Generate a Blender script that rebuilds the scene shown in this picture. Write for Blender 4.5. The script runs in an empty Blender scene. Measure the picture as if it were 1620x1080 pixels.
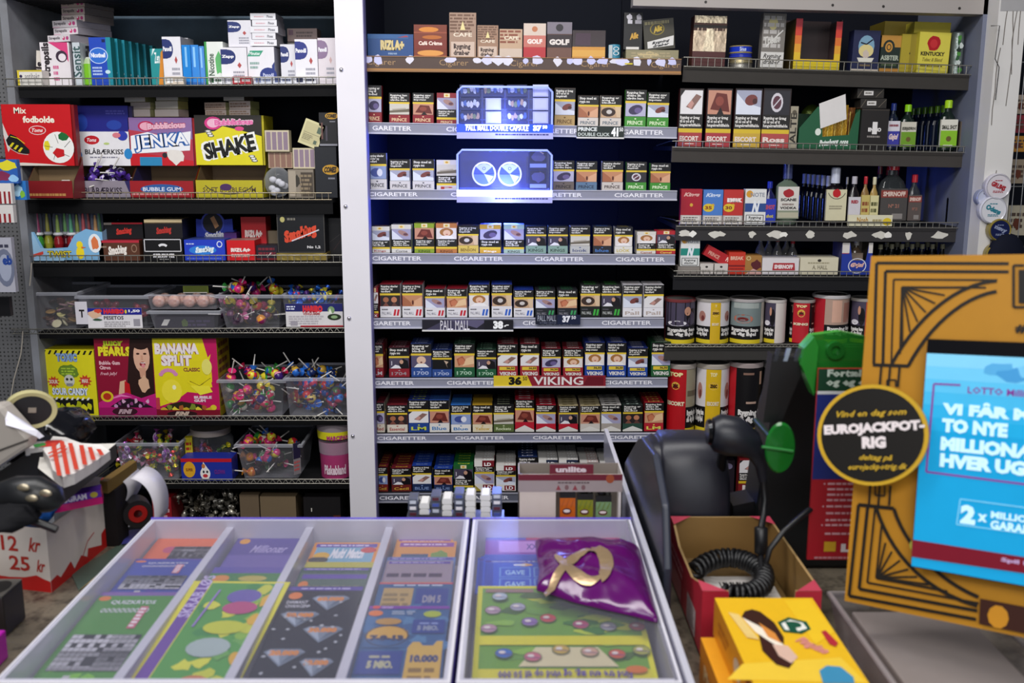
import bpy, math, random
from mathutils import Vector, Matrix
random.seed(7)
C = bpy.context.scene
COL = C.collection
# ------------------------------------------------------------ camera
F_PX = 1575.0; PITCH = math.atan(305/1575.0); EYE = Vector((0, 0, 1.5))
cam_data = bpy.data.cameras.new('camera'); cam = bpy.data.objects.new('camera', cam_data); COL.objects.link(cam)
cam_data.sensor_width = 36.0; cam_data.lens = 36.0*F_PX/1620.0
cam.location = EYE; cam.rotation_euler = (math.pi/2-PITCH, 0, 0)
cam_data.clip_start = 0.02
cam_data.dof.use_dof = True; cam_data.dof.focus_distance = 2.72; cam_data.dof.aperture_fstop = 7.5
C.camera = cam
# ------------------------------------------------------------ world, lights, exposure
C.view_settings.view_transform = 'Standard'; C.view_settings.look = 'None'
C.view_settings.gamma = 1.0; C.view_settings.use_curve_mapping = False
C.view_settings.exposure = 0.14
w = bpy.data.worlds.new('world'); C.world = w; w.use_nodes = True
w.node_tree.nodes['Background'].inputs[0].default_value = (0.75, 0.82, 1.0, 1)
w.node_tree.nodes['Background'].inputs[1].default_value = 0.10
def area(name, loc, rot, sx, sy, power, col=(1, .97, .93)):
    d = bpy.data.lights.new(name, 'AREA'); d.shape = 'RECTANGLE'; d.size = sx; d.size_y = sy; d.energy = power; d.color = col
    o = bpy.data.objects.new(name, d); COL.objects.link(o); o.location = loc; o.rotation_euler = rot
    return o
# fluorescent tubes on the ceiling: over the aisle in front of the shelves, and over the shop side of the counter
area('ceiling_light_aisle', (-0.35, 1.25, 2.72), (math.radians(33), 0, 0), 2.2, 0.35, 30, (1, .975, .95))
area('ceiling_light_shop', (-0.2, -0.9, 2.75), (math.radians(38), 0, 0), 2.2, 0.5, 38, (1, .98, .96))
# added unseen fill from the shop side, brightens the shelf interiors
area('front_fill_light', (0.3, -2.4, 1.75), (math.radians(90), 0, 0), 3.2, 1.3, 30, (.92, .96, 1))
area('ceiling_light_side', (-1.1, 0.9, 2.74), (math.radians(15), math.radians(-10), 0), 0.3, 1.2, 7, (.93, .96, 1))

# ------------------------------------------------------------ pixel <-> place (measuring the photograph)
cp, sp = math.cos(PITCH), math.sin(PITCH)
def ray(u, v):
    x = (u-810)/F_PX; y = -(v-540)/F_PX
    return Vector((x, cp+y*sp, -sp+y*cp))
def PY(u, v, Y): r = ray(u, v); return EYE + r*(Y/r.y)
def PZ(u, v, Z): r = ray(u, v); return EYE + r*((Z-1.5)/r.z)
def PX(u, v, X): r = ray(u, v); return EYE + r*(X/r.x)

# ------------------------------------------------------------ colours
def H(s, a=1.0):
    if not isinstance(s, str): return s
    s = s.lstrip('#')
    if len(s) == 3: s = ''.join(ch*2 for ch in s)
    o = []
    for i in (0, 2, 4):
        c = int(s[i:i+2], 16)/255.0
        o.append(c/12.92 if c <= .04045 else ((c+.055)/1.055)**2.4)
    return (o[0], o[1], o[2], a)

# ------------------------------------------------------------ materials (all node based)
MATS = {}
def mat(name, build):
    m = bpy.data.materials.new(name); m.use_nodes = True
    nt = m.node_tree; b = nt.nodes['Principled BSDF']
    build(nt, b); MATS[name] = m; return m
def N(nt, t, **k):
    n = nt.nodes.new(t)
    for a, v in k.items(): setattr(n, a, v)
    return n
def attr_col(nt, b, amt=.05, scale=60):
    at = N(nt, 'ShaderNodeAttribute', attribute_name='Col')
    tc = N(nt, 'ShaderNodeTexCoord'); no = N(nt, 'ShaderNodeTexNoise'); no.inputs['Scale'].default_value = scale
    nt.links.new(tc.outputs['Object'], no.inputs['Vector'])
    mr = N(nt, 'ShaderNodeMapRange'); mr.inputs['To Min'].default_value = 1-amt; mr.inputs['To Max'].default_value = 1+amt
    nt.links.new(no.outputs['Fac'], mr.inputs['Value'])
    mx = N(nt, 'ShaderNodeVectorMath', operation='MULTIPLY')
    nt.links.new(at.outputs['Color'], mx.inputs[0]); nt.links.new(mr.outputs['Result'], mx.inputs[1])
    nt.links.new(mx.outputs[0], b.inputs['Base Color'])
    return at, no
def m_card(nt, b): attr_col(nt, b, .05); b.inputs['Roughness'].default_value = .42; b.inputs['Specular IOR Level'].default_value = .4
def m_matte(nt, b): attr_col(nt, b, .08, 30); b.inputs['Roughness'].default_value = .8; b.inputs['Specular IOR Level'].default_value = .2
def m_gloss(nt, b):
    attr_col(nt, b, .03); b.inputs['Roughness'].default_value = .16
def m_foil(nt, b):
    at, no = attr_col(nt, b, .15, 45); b.inputs['Roughness'].default_value = .28; b.inputs['Metallic'].default_value = .55
    bp = N(nt, 'ShaderNodeBump'); bp.inputs['Strength'].default_value = .5; bp.inputs['Distance'].default_value = .004
    nt.links.new(no.outputs['Fac'], bp.inputs['Height']); nt.links.new(bp.outputs['Normal'], b.inputs['Normal'])
def m_metal(nt, b): attr_col(nt, b, .08, 25); b.inputs['Roughness'].default_value = .35; b.inputs['Metallic'].default_value = .85
def m_rubber(nt, b):
    at, no = attr_col(nt, b, .1, 200); b.inputs['Roughness'].default_value = .38
    bp = N(nt, 'ShaderNodeBump'); bp.inputs['Strength'].default_value = .12; bp.inputs['Distance'].default_value = .0005
    no2 = N(nt, 'ShaderNodeTexNoise'); no2.inputs['Scale'].default_value = 900
    nt.links.new(no2.outputs['Fac'], bp.inputs['Height']); nt.links.new(bp.outputs['Normal'], b.inputs['Normal'])
def clear_mix(alpha, rough, tint, add=.5):
    def f(nt, b):
        at = N(nt, 'ShaderNodeAttribute', attribute_name='Col'); nt.links.new(at.outputs['Color'], b.inputs['Base Color'])
        b.inputs['Roughness'].default_value = rough
        tr = N(nt, 'ShaderNodeBsdfTransparent'); tr.inputs[0].default_value = tint
        fr = N(nt, 'ShaderNodeLayerWeight'); fr.inputs['Blend'].default_value = .25
        mr = N(nt, 'ShaderNodeMapRange'); mr.inputs['To Min'].default_value = alpha; mr.inputs['To Max'].default_value = min(1, alpha+add)
        nt.links.new(fr.outputs['Facing'], mr.inputs['Value'])
        mx = N(nt, 'ShaderNodeMixShader'); out = nt.nodes['Material Output']
        nt.links.new(mr.outputs['Result'], mx.inputs[0]); nt.links.new(tr.outputs[0], mx.inputs[1]); nt.links.new(b.outputs[0], mx.inputs[2])
        nt.links.new(mx.outputs[0], out.inputs['Surface'])
    return f
def m_emit(nt, b):
    at, no = attr_col(nt, b); nt.links.new(at.outputs['Color'], b.inputs['Emission Color']); b.inputs['Emission Strength'].default_value = .3
    b.inputs['Roughness'].default_value = .25
def m_glow(nt, b):
    at, no = attr_col(nt, b); nt.links.new(at.outputs['Color'], b.inputs['Emission Color']); b.inputs['Emission Strength'].default_value = 2.4
def m_paint(nt, b):
    at, no = attr_col(nt, b, .04, 9); b.inputs['Roughness'].default_value = .5
    no2 = N(nt, 'ShaderNodeTexNoise'); no2.inputs['Scale'].default_value = 70
    bp = N(nt, 'ShaderNodeBump'); bp.inputs['Strength'].default_value = .12; bp.inputs['Distance'].default_value = .001
    nt.links.new(no2.outputs['Fac'], bp.inputs['Height']); nt.links.new(bp.outputs['Normal'], b.inputs['Normal'])
def m_wall(nt, b):
    tc = N(nt, 'ShaderNodeTexCoord'); no = N(nt, 'ShaderNodeTexNoise'); no.inputs['Scale'].default_value = 6; no.inputs['Detail'].default_value = 8
    nt.links.new(tc.outputs['Object'], no.inputs['Vector'])
    at = N(nt, 'ShaderNodeAttribute', attribute_name='Col')
    cr = N(nt, 'ShaderNodeValToRGB'); cr.color_ramp.elements[0].position = .3; cr.color_ramp.elements[0].color = (.55, .52, .48, 1)
    cr.color_ramp.elements[1].position = .7; cr.color_ramp.elements[1].color = (1.1, 1.1, 1.1, 1)
    nt.links.new(no.outputs['Fac'], cr.inputs['Fac'])
    mx = N(nt, 'ShaderNodeVectorMath', operation='MULTIPLY')
    nt.links.new(at.outputs['Color'], mx.inputs[0]); nt.links.new(cr.outputs['Color'], mx.inputs[1]); nt.links.new(mx.outputs[0], b.inputs['Base Color'])
    b.inputs['Roughness'].default_value = .7
def m_perf(nt, b):
    tc = N(nt, 'ShaderNodeTexCoord'); vo = N(nt, 'ShaderNodeTexVoronoi'); vo.inputs['Scale'].default_value = 90; vo.inputs['Randomness'].default_value = .12
    nt.links.new(tc.outputs['Object'], vo.inputs['Vector'])
    cr = N(nt, 'ShaderNodeValToRGB'); cr.color_ramp.elements[0].position = .22; cr.color_ramp.elements[0].color = (.02, .02, .02, 1)
    cr.color_ramp.elements[1].position = .3; cr.color_ramp.elements[1].color = (.13, .13, .135, 1)
    nt.links.new(vo.outputs['Distance'], cr.inputs['Fac']); nt.links.new(cr.outputs['Color'], b.inputs['Base Color']); b.inputs['Roughness'].default_value = .6
def m_terrazzo(nt, b):
    tc = N(nt, 'ShaderNodeTexCoord'); vo = N(nt, 'ShaderNodeTexVoronoi'); vo.inputs['Scale'].default_value = 160
    no = N(nt, 'ShaderNodeTexNoise'); no.inputs['Scale'].default_value = 40; no.inputs['Detail'].default_value = 6
    nt.links.new(tc.outputs['Object'], vo.inputs['Vector']); nt.links.new(tc.outputs['Object'], no.inputs['Vector'])
    cr = N(nt, 'ShaderNodeValToRGB'); cr.color_ramp.elements[0].color = (.022, .018, .014, 1); cr.color_ramp.elements[1].color = (.15, .125, .09, 1)
    cr.color_ramp.elements[0].position = .35; cr.color_ramp.elements[1].position = .68
    ad = N(nt, 'ShaderNodeMath', operation='ADD'); ml = N(nt, 'ShaderNodeMath', operation='MULTIPLY'); ml.inputs[1].default_value = .25
    nt.links.new(vo.outputs['Distance'], ml.inputs[0]); nt.links.new(no.outputs['Fac'], ad.inputs[0]); nt.links.new(ml.outputs[0], ad.inputs[1])
    nt.links.new(ad.outputs[0], cr.inputs['Fac']); nt.links.new(cr.outputs['Color'], b.inputs['Base Color']); b.inputs['Roughness'].default_value = .35
for n_, f_ in (('card', m_card), ('matte', m_matte), ('gloss', m_gloss), ('foil', m_foil), ('metal', m_metal), ('rubber', m_rubber),
               ('clear', clear_mix(.07, .1, (.93, .93, .96, 1))), ('milky', clear_mix(.3, .25, (.9, .9, .95, 1))),
               ('glass', clear_mix(.5, .06, (.8, .85, .85, 1))), ('tint', clear_mix(.62, .12, (.5, .9, .5, 1))), ('pane', clear_mix(.05, .12, (.97, .97, 1, 1), .40)),
               ('emit', m_emit), ('glow', m_glow), ('paint', m_paint), ('wall', m_wall), ('perf', m_perf), ('terrazzo', m_terrazzo)):
    mat(n_, f_)

# ------------------------------------------------------------ text outlines as flat faces
_tc = {}
def glyphs(s, bold=0, ital=0):
    k = (s, bold, ital)
    if k in _tc: return _tc[k]
    cu = bpy.data.curves.new('t', 'FONT'); cu.body = s; cu.size = 1; cu.resolution_u = 2 if len(s) < 14 else 1; cu.offset = .022*bold; cu.shear = .35*ital
    if '\n' in s: cu.space_line = .95; cu.align_x = 'LEFT'
    o = bpy.data.objects.new('t', cu); me = o.to_mesh()
    vs = [(v.co.x, v.co.y) for v in me.vertices]; fs = [tuple(p.vertices) for p in me.polygons]
    o.to_mesh_clear(); bpy.data.objects.remove(o); bpy.data.curves.remove(cu)
    if not vs: vs = [(0, 0), (1, 0), (0, 1)]; fs = []
    x0 = min(v[0] for v in vs); x1 = max(v[0] for v in vs); y0 = min(v[1] for v in vs); y1 = max(v[1] for v in vs)
    dx = max(x1-x0, 1e-6); dy = max(y1-y0, 1e-6)
    r = ([((a-x0)/dx, (b-y0)/dy) for a, b in vs], fs, dx/dy); _tc[k] = r
    return r

# ------------------------------------------------------------ mesh builder
class M:
    def __init__(s): s.v = []; s.f = []; s.c = []; s.m = []; s.sm = []
    def face(s, pts, col, mt='card', sm=False):
        n = len(s.v); s.v += [tuple(p) for p in pts]; s.f.append(tuple(range(n, n+len(pts)))); s.c.append(H(col)); s.m.append(mt); s.sm.append(sm); return s
    def grid(s, vs, fs, col, mt='card', sm=True):
        n = len(s.v); s.v += [tuple(p) for p in vs]; fn = callable(col)
        for i, f in enumerate(fs):
            s.f.append(tuple(n+j for j in f)); s.c.append(H(col(i) if fn else col)); s.m.append(mt); s.sm.append(sm)
        return s
    def box(s, x0, x1, y0, y1, z0, z1, col, mt='card', top=None, side=None, front=None, back=None, bottom=None):
        P = [(x0,y0,z0),(x1,y0,z0),(x1,y1,z0),(x0,y1,z0),(x0,y0,z1),(x1,y0,z1),(x1,y1,z1),(x0,y1,z1)]
        for idx, c in (((0,1,5,4), front), ((1,2,6,5), side), ((2,3,7,6), back), ((3,0,4,7), side), ((4,5,6,7), top), ((3,2,1,0), bottom)):
            s.face([P[i] for i in idx], c if c is not None else col, mt)
        return s
    def obox(s, O, U, V, W, col, mt='card'):
        O, U, V, W = map(Vector, (O, U, V, W))
        P = [O, O+U, O+U+V, O+V, O+W, O+U+W, O+U+V+W, O+V+W]
        for idx in ((0,3,2,1), (4,5,6,7), (0,1,5,4), (1,2,6,5), (2,3,7,6), (3,0,4,7)): s.face([P[i] for i in idx], col, mt)
        return s
    def prism(s, pts, y0, y1, col, mt='card', side=None, smside=False):   # outline in x,z pulled along y
        s.face([(x, y0, z) for x, z in pts], col, mt); s.face([(x, y1, z) for x, z in reversed(pts)], col, mt)
        n = len(pts)
        for i in range(n):
            a = pts[i]; b = pts[(i+1) % n]
            s.face([(a[0],y0,a[1]), (a[0],y1,a[1]), (b[0],y1,b[1]), (b[0],y0,b[1])], side or col, mt, smside)
        return s
    def tube(s, pts, r, col, mt='card', n=6, cap=True, closed=False):
        pts = [Vector(p) for p in pts]; k = len(pts); rs = r if isinstance(r, (list, tuple)) else [r]*k
        rings = []; up = None
        for i, p in enumerate(pts):
            if closed: t = (pts[(i+1) % k]-pts[i-1])
            else: t = (pts[min(i+1, k-1)]-pts[max(i-1, 0)])
            t.normalize()
            if up is None:
                up = Vector((0, 0, 1)) if abs(t.z) < .9 else Vector((1, 0, 0))
            a = t.cross(up)
            if a.length < 1e-4: a = t.cross(Vector((0.3, 1, 0.2)))
            a.normalize(); b = a.cross(t).normalized(); up = b
            rings.append([p+(a*math.cos(q*2*math.pi/n)+b*math.sin(q*2*math.pi/n))*rs[i] for q in range(n)])
        vs = [q for rg in rings for q in rg]; fs = []
        for i in range(k if closed else k-1):
            j = (i+1) % k
            for q in range(n): fs.append((i*n+q, i*n+(q+1) % n, j*n+(q+1) % n, j*n+q))
        s.grid(vs, fs, col, mt, True)
        if cap and not closed: s.face(list(reversed(rings[0])), col, mt); s.face(rings[-1], col, mt)
        return s
    def lathe(s, prof, col, mt='card', n=16, c=(0, 0, 0), cols=None, ax='z', sc=(1, 1)):
        # prof: (radius, height) ; cols: colour per band
        vs = []
        for r, z in prof:
            for q in range(n):
                a = q*2*math.pi/n; x, y = r*math.cos(a)*sc[0], r*math.sin(a)*sc[1]
                vs.append((c[0]+x, c[1]+y, c[2]+z) if ax == 'z' else ((c[0]+x, c[1]-z, c[2]+y) if ax == 'y' else (c[0]+z, c[1]+x, c[2]+y)))
        for i in range(len(prof)-1):
            cc = cols[i] if cols and cols[i] else col
            m_ = mt
            if isinstance(cc, tuple) and len(cc) == 2: cc, m_ = cc
            s.grid([vs[i*n+q] for q in range(n)]+[vs[(i+1)*n+q] for q in range(n)], [(q, (q+1) % n, n+(q+1) % n, n+q) for q in range(n)], cc, m_)
        return s
    def ball(s, c, r, col, mt='card', n=10, m=7, sc=(1, 1, 1)):
        prof = []
        vs = []; fs = []
        for i in range(m+1):
            t = math.pi*i/m
            for q in range(n):
                a = 2*math.pi*q/n
                vs.append((c[0]+r*sc[0]*math.sin(t)*math.cos(a), c[1]+r*sc[1]*math.sin(t)*math.sin(a), c[2]+r*sc[2]*math.cos(t)))
        for i in range(m):
            for q in range(n): fs.append((i*n+q, (i+1)*n+q, (i+1)*n+(q+1) % n, i*n+(q+1) % n))
        return s.grid(vs, fs, col, mt)
    def make(s, name, parent=None, loc=None, rot=None, bevel=0, seg=2):
        me = bpy.data.meshes.new(name); me.from_pydata(s.v, [], s.f)
        names = []
        for x in s.m:
            if x not in names: names.append(x)
        for x in names: me.materials.append(MATS[x])
        me.polygons.foreach_set('material_index', [names.index(x) for x in s.m])
        me.polygons.foreach_set('use_smooth', s.sm)
        ca = me.color_attributes.new('Col', 'FLOAT_COLOR', 'CORNER'); buf = []
        for f, c in zip(s.f, s.c): buf += list(c)*len(f)
        ca.data.foreach_set('color', buf)
        me.update()
        o = bpy.data.objects.new(name, me); COL.objects.link(o)
        if parent is not None: o.parent = parent
        if loc is not None: o.location = loc
        if rot is not None: o.rotation_euler = rot
        if bevel:
            import bmesh
            bm = bmesh.new(); bm.from_mesh(me); bmesh.ops.remove_doubles(bm, verts=bm.verts, dist=1e-5)
            bm.to_mesh(me); bm.free()
            b = o.modifiers.new('b', 'BEVEL'); b.width = bevel; b.segments = seg; b.limit_method = 'ANGLE'; b.angle_limit = .6
        return o

class Art:
    """flat print on one face: coordinates 0..1 across U and up V"""
    def __init__(s, m, O, U, V, mt='card', step=.00006, lift=.0003):
        s.m = m; s.O = Vector(O); s.U = Vector(U); s.V = Vector(V); s.N = s.U.cross(s.V).normalized(); s.mt = mt; s.k = 0; s.step = step; s.lift = lift
        s.ar = s.U.length/s.V.length
    def p(s, x, y): return s.O+s.U*x+s.V*y+s.N*(s.lift+s.step*s.k)
    def rect(s, x0, y0, x1, y1, col, mt=None): return s.poly([(x0, y0), (x1, y0), (x1, y1), (x0, y1)], col, mt)
    def poly(s, pts, col, mt=None):
        s.k += 1; s.m.face([s.p(*q) for q in pts], col, mt or s.mt); return s
    def ell(s, cx, cy, rx, ry=None, col='#fff', n=16, rot=0, mt=None):
        if ry is None: ry = rx*s.ar
        pts = []
        for i in range(n):
            a = 2*math.pi*i/n; x, y = rx*math.cos(a), ry*math.sin(a)
            if rot: c_, s_ = math.cos(rot), math.sin(rot); X = x*s.ar; x, y = (X*c_-y*s_)/s.ar, X*s_+y*c_
            pts.append((cx+x, cy+y))
        return s.poly(pts, col, mt)
    def ring(s, cx, cy, rx, ry, w, col, n=20):
        s.k += 1
        for i in range(n):
            a, b = 2*math.pi*i/n, 2*math.pi*(i+1)/n
            s.m.face([s.p(cx+rx*math.cos(a), cy+ry*math.sin(a)), s.p(cx+rx*math.cos(b), cy+ry*math.sin(b)),
                      s.p(cx+rx*(1-w)*math.cos(b), cy+ry*(1-w)*math.sin(b)), s.p(cx+rx*(1-w)*math.cos(a), cy+ry*(1-w)*math.sin(a))], col, s.mt)
        return s
    def line(s, pts, w, col):      # w as a share of U
        s.k += 1
        for a, b in zip(pts, pts[1:]):
            A = Vector((a[0]*s.ar, a[1])); B = Vector((b[0]*s.ar, b[1])); d = B-A
            if d.length < 1e-6: continue
            n = Vector((-d.y, d.x)).normalized()*w*s.ar/2
            s.m.face([s.p((A.x-n.x)/s.ar, A.y-n.y), s.p((B.x-n.x)/s.ar, B.y-n.y), s.p((B.x+n.x)/s.ar, B.y+n.y), s.p((A.x+n.x)/s.ar, A.y+n.y)], col, s.mt)
        return s
    def frame(s, x0, y0, x1, y1, w, col): return s.line([(x0, y0), (x1, y0), (x1, y1), (x0, y1), (x0, y0-w*s.ar/2)], w, col)
    def text(s, t, x0, y0, x1, y1, col='#fff', b=1, i=0, rot=0, out=None):
        b = min(b, 5)
        if out: s.text(t, x0-.006, y0-.012, x1+.006, y1+.012, out, 5, i, rot)
        vs, fs, r = glyphs(t, b, i); s.k += 1
        cx, cy = (x0+x1)/2, (y0+y1)/2; pts = []
        for a, c in vs:
            x = x0+(x1-x0)*a; y = y0+(y1-y0)*c
            if rot:
                X, Yv = (x-cx)*s.ar, y-cy; x = cx+(X*math.cos(rot)-Yv*math.sin(rot))/s.ar; y = cy+X*math.sin(rot)+Yv*math.cos(rot)
            pts.append(s.p(x, y))
        s.m.grid(pts, fs, col, s.mt, False); return s
    def arc(s, cx, cy, rx, ry, a0, a1, w, col, n=12):
        return s.line([(cx+rx*math.cos(a0+(a1-a0)*i/n), cy+ry*math.sin(a0+(a1-a0)*i/n)) for i in range(n+1)], w, col)
    def burst(s, cx, cy, rx, ry, col, n=10, k=.6):
        return s.poly([(cx+rx*(1 if i % 2 == 0 else k)*math.cos(math.pi*i/n), cy+ry*(1 if i % 2 == 0 else k)*math.sin(math.pi*i/n)) for i in range(2*n)], col)
    def blob(s, cx, cy, rx, ry, col, seed=1, n=12, j=.25):
        r = random.Random(seed); return s.poly([(cx+rx*(1+r.uniform(-j, j))*math.cos(2*math.pi*i/n), cy+ry*(1+r.uniform(-j, j))*math.sin(2*math.pi*i/n)) for i in range(n)], col)
    def fine(s, x0, y0, x1, y1, n, col, w=.02, seed=3):   # unreadably small print: rows of dashes
        r = random.Random(seed); s.k += 1
        for q in range(n):
            y = y1-(y1-y0)*(q+.5)/n; h = (y1-y0)/n*.28; x = x0; xe = x1-r.random()*(x1-x0)*.25
            while x < xe-.01:
                l = min(r.uniform(.6, 2.2)*w*2, xe-x); s.m.face([s.p(x, y-h), s.p(x+l, y-h), s.p(x+l, y+h), s.p(x, y+h)], col, s.mt); x += l+w*.6
        return s

# ------------------------------------------------------------ things
def tag(o, label, cat, group=None, kind=None):
    o['label'] = label
    if cat: o['category'] = cat
    if group: o['group'] = group
    if kind: o['kind'] = kind
    return o
def empty(name, loc, label, cat, group=None, rot=(0, 0, 0)):
    o = bpy.data.objects.new(name, None); COL.objects.link(o); o.empty_display_size = .02; o.location = loc; o.rotation_euler = rot
    return tag(o, label, cat, group)
def copy_tree(o, parent=None):
    c = o.copy(); COL.objects.link(c); c.parent = parent
    for ch in [x for x in o.children]: copy_tree(ch, c)
    return c
def struct(m, name, **k):
    o = m.make(name, **k); o['kind'] = 'structure'; return o

class Shelf:
    """where things stand: the base line measured in the photograph at the front plane Y"""
    def __init__(s, u0, v0, u1, v1, Y):
        s.Y = Y; s.a = PY(u0, v0, Y); s.b = PY(u1, v1, Y); s.tilt = math.atan2(s.b.z-s.a.z, s.b.x-s.a.x)
    def z(s, x): return s.a.z+(s.b.z-s.a.z)*(x-s.a.x)/(s.b.x-s.a.x)
    def spot(s, u0, u1, vt, dy, vb=None):
        Y = s.Y+dy; um = (u0+u1)/2
        # the base: walk the pixel row that belongs to the shelf height at this depth
        x = PY(um, 300, Y).x
        for _ in range(3):
            zb = s.z(x) if vb is None else PY(um, vb, Y).z
            pb = 540
            d = Vector((0, Y, zb-1.5)); yc = (d.y*sp+d.z*cp)/(d.y*cp-d.z*sp); pb = 540-yc*F_PX
            A = PY(u0, pb, Y); B = PY(u1, pb, Y); x = (A.x+B.x)/2
        zt = PY(um, vt, Y).z
        return x, Y, zb+.0006, abs(B.x-A.x), zt-zb-.0006
def bx(name, label, cat, S, u0, u1, vt, depth, body, art=None, dy=.03, vb=None, rz=0, ry=None, side=None, top=None, group=None, mt='card', sart=None, tart=None, bevel=0, rx=0):
    x, Y, z, w_, h_ = S.spot(u0, u1, vt, dy, vb)
    m = M(); m.box(-w_/2, w_/2, 0, depth, 0, h_, body, mt, side=side, top=top)
    if art: art(Art(m, (-w_/2, 0, 0), (w_, 0, 0), (0, 0, h_), mt))
    if sart: # right hand side face
        sart(Art(m, (w_/2, 0, 0), (0, depth, 0), (0, 0, h_), mt))
    if tart: tart(Art(m, (-w_/2, 0, h_), (w_, 0, 0), (0, depth, 0), mt))
    o = m.make(name, loc=(x, Y, z), rot=(rx, -(S.tilt if ry is None else ry), rz), bevel=bevel)
    return tag(o, label, cat, group)
ORD = 'first second third fourth fifth sixth seventh eighth ninth tenth eleventh twelfth thirteenth fourteenth fifteenth sixteenth'.split()
# ============================================================ the setting
D = 2.70
zc = 0.93   # counter top
m = M(); m.box(-2.4, 2.2, -2.5, 3.2, -.05, 0, '#4a4640', 'wall'); struct(m, 'floor')
m = M(); m.box(-2.4, 2.2, 3.10, 3.2, 0, 2.6, '#0d111c', 'matte'); struct(m, 'wall_back')
m = M(); m.box(-2.4, PY(8, 20, 2.70).x, 2.71, 2.75, 0, 2.6, '#8a8d92', 'perf'); struct(m, 'wall_left')
xl = PY(12, 20, 2.70).x
m = M(); m.box(xl-.02, xl, 2.70, 3.1, 0, 2.6, '#8d9098', 'wall'); struct(m, 'trim_1')
def post(name, u0, u1, Y, d, col, v=400, mt='paint', z1=2.5):
    m = M(); m.box(PY(u0, v, Y).x, PY(u1, v, Y).x, Y, Y+d, 0, z1, col, mt); return m
m = post('trim_2', 541, 584, 2.655, .10, '#e6e3ea')
for z in (1.70, 1.35, 1.05, .72):
    m.ball((PY(546, 300, 2.655).x, 2.655, z), .006, '#c9c6cc', 'metal', 8, 5)
struct(m, 'trim_2')
m = post('trim_3', 585.2, 588, 2.700, .40, '#14172a', mt='matte'); m.box(PY(585.2, 400, 2.68).x, PY(587, 400, 2.68).x, 2.66, 2.70, 0, 2.5, '#8b86b4', 'paint'); struct(m, 'trim_3')
m = post('trim_4', 1546, 1588, 2.60, .10, '#dcd9d6'); a = Art(m, (PY(1546, 400, 2.6).x, 2.60, 0), (PY(1588, 400, 2.6).x-PY(1546, 400, 2.6).x, 0, 0), (0, 0, 2.5))
r_ = random.Random(5)
for q in range(7):
    x = .1+.75*r_.random(); y = .42+.3*r_.random(); pts = [(x, y)]
    for k in range(5): x += r_.uniform(-.06, .06); y += .012+.012*r_.random(); pts.append((x, y))
    a.line(pts, .03, '#6e6660')
a.rect(.05, .735, .95, .75, '#a9a7a8'); struct(m, 'trim_4')
m = post('trim_5', 1523, 1532, 2.66, .44, '#6f7488'); struct(m, 'trim_5')
m = M(); A = PY(1000, 8, 2.68); Bq = PY(1570, 8, 2.68)
m.obox((A.x, 2.66, A.z-.004), (Bq.x-A.x, 0, -.022), (0, .05, 0), (0, 0, .05), '#a39c98', 'paint'); a = Art(m, (A.x, 2.66, A.z), (Bq.x-A.x, 0, -.022), (0, 0, .03))
for q in (.2, .55, .69, .9): a.ell(q, .3, .004, None, '#2b2724', 8)
struct(m, 'trim_6')
# back panels of the bays (bluish in the top left bay)
m = M(); za = PY(300, 128, 2.7).z
m.box(xl, PY(545, 400, 2.7).x, 3.085, 3.1, za, 2.3, '#5b6f80', 'wall'); struct(m, 'trim_7')
m = M(); m.box(PY(1000, 400, 2.7).x, PY(1523, 400, 2.7).x+.0, 3.085, 3.1, 0, 2.6, '#0a0d18', 'matte'); struct(m, 'trim_8')
m = M(); xr = PY(1532, 400, 2.66).x
m.box(xr-.012, xr, 2.70, 3.1, 0, 2.6, '#39466a', 'matte'); struct(m, 'trim_9')
# counter
m = M(); m.box(-1.5, 1.5, .25, 1.42, zc-.05, zc, '#fff', 'terrazzo'); m.box(-1.45, 1.45, .3, 1.38, 0, zc-.05, '#2a2624', 'matte'); struct(m, 'counter_floor')
# ============================================================ shelving
SH = {}
def wire_shelf(key, u0, v0, u1, v1, label, edge='#0f0f11', rail=19, wires='#a8a49a', depth=.37, th=.030, Y=D, inset=0, zig=False, board='#131316', gap=17.5, torn=None, edge_mt='matte'):
    S = Shelf(u0, v0, u1, v1, Y); SH[key] = S
    L = (S.b-S.a).length; e = empty('wire_shelf', S.a, label, 'shelf', 'wire fronted shelves', rot=(0, -S.tilt, 0))
    m = M(); m.box(inset, L, .012, depth, -.012-.0, 0, board, 'matte'); m.box(inset, L, .010, .014, -.012-th, 0, edge, edge_mt)
    a = Art(m, (inset, .010, -.012-th), (L-inset, 0, 0), (0, 0, th))
    if torn:
        r = random.Random(torn)
        for q in range(9):
            x = .04+q*.108+r.uniform(-.02, .02); a.blob(x, .6, r.uniform(.012, .03), .32, '#d8d4ca', torn*7+q, 10, .4)
            if q % 3 == 0: a.blob(x+.03, .6, .012, .25, '#f2efe8', torn*9+q, 8, .4)
    m.make('shelf_board', e)
    h = rail/583.; m = M(); m.tube([(0, 0, h-.004), (L, 0, h-.004)], .0017, wires, 'metal'); m.tube([(0, 0, -.003), (L, 0, -.003)], .0014, wires, 'metal')
    m.tube([(0, 0, h-.004), (0, .05, h-.004), (0, .3, 0.002)], .0015, wires, 'metal')
    n = int(L*1000/gap)
    if zig:
        m.tube([((i+.5)*L/n, 0, (h-.005) if i % 2 else -.004) for i in range(n)], .0011, wires, 'metal', 4)
    else:
        for i in range(n):
            x = (i+.5)*L/n; m.tube([(x, 0, h-.004), (x, 0, -.003)], .0010, wires, 'metal', 4, False)
    m.make('wire_rail', e); return S
wire_shelf('L1', 8, 135, 532, 132, 'top wire shelf on the left, carrying throat sweets and pill boxes', inset=.03, rail=12, th=.02)
wire_shelf('L2', 40, 313, 525, 314, 'left wire shelf under the big bubblegum header boxes', wires='#b2a58c', rail=11)
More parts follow.
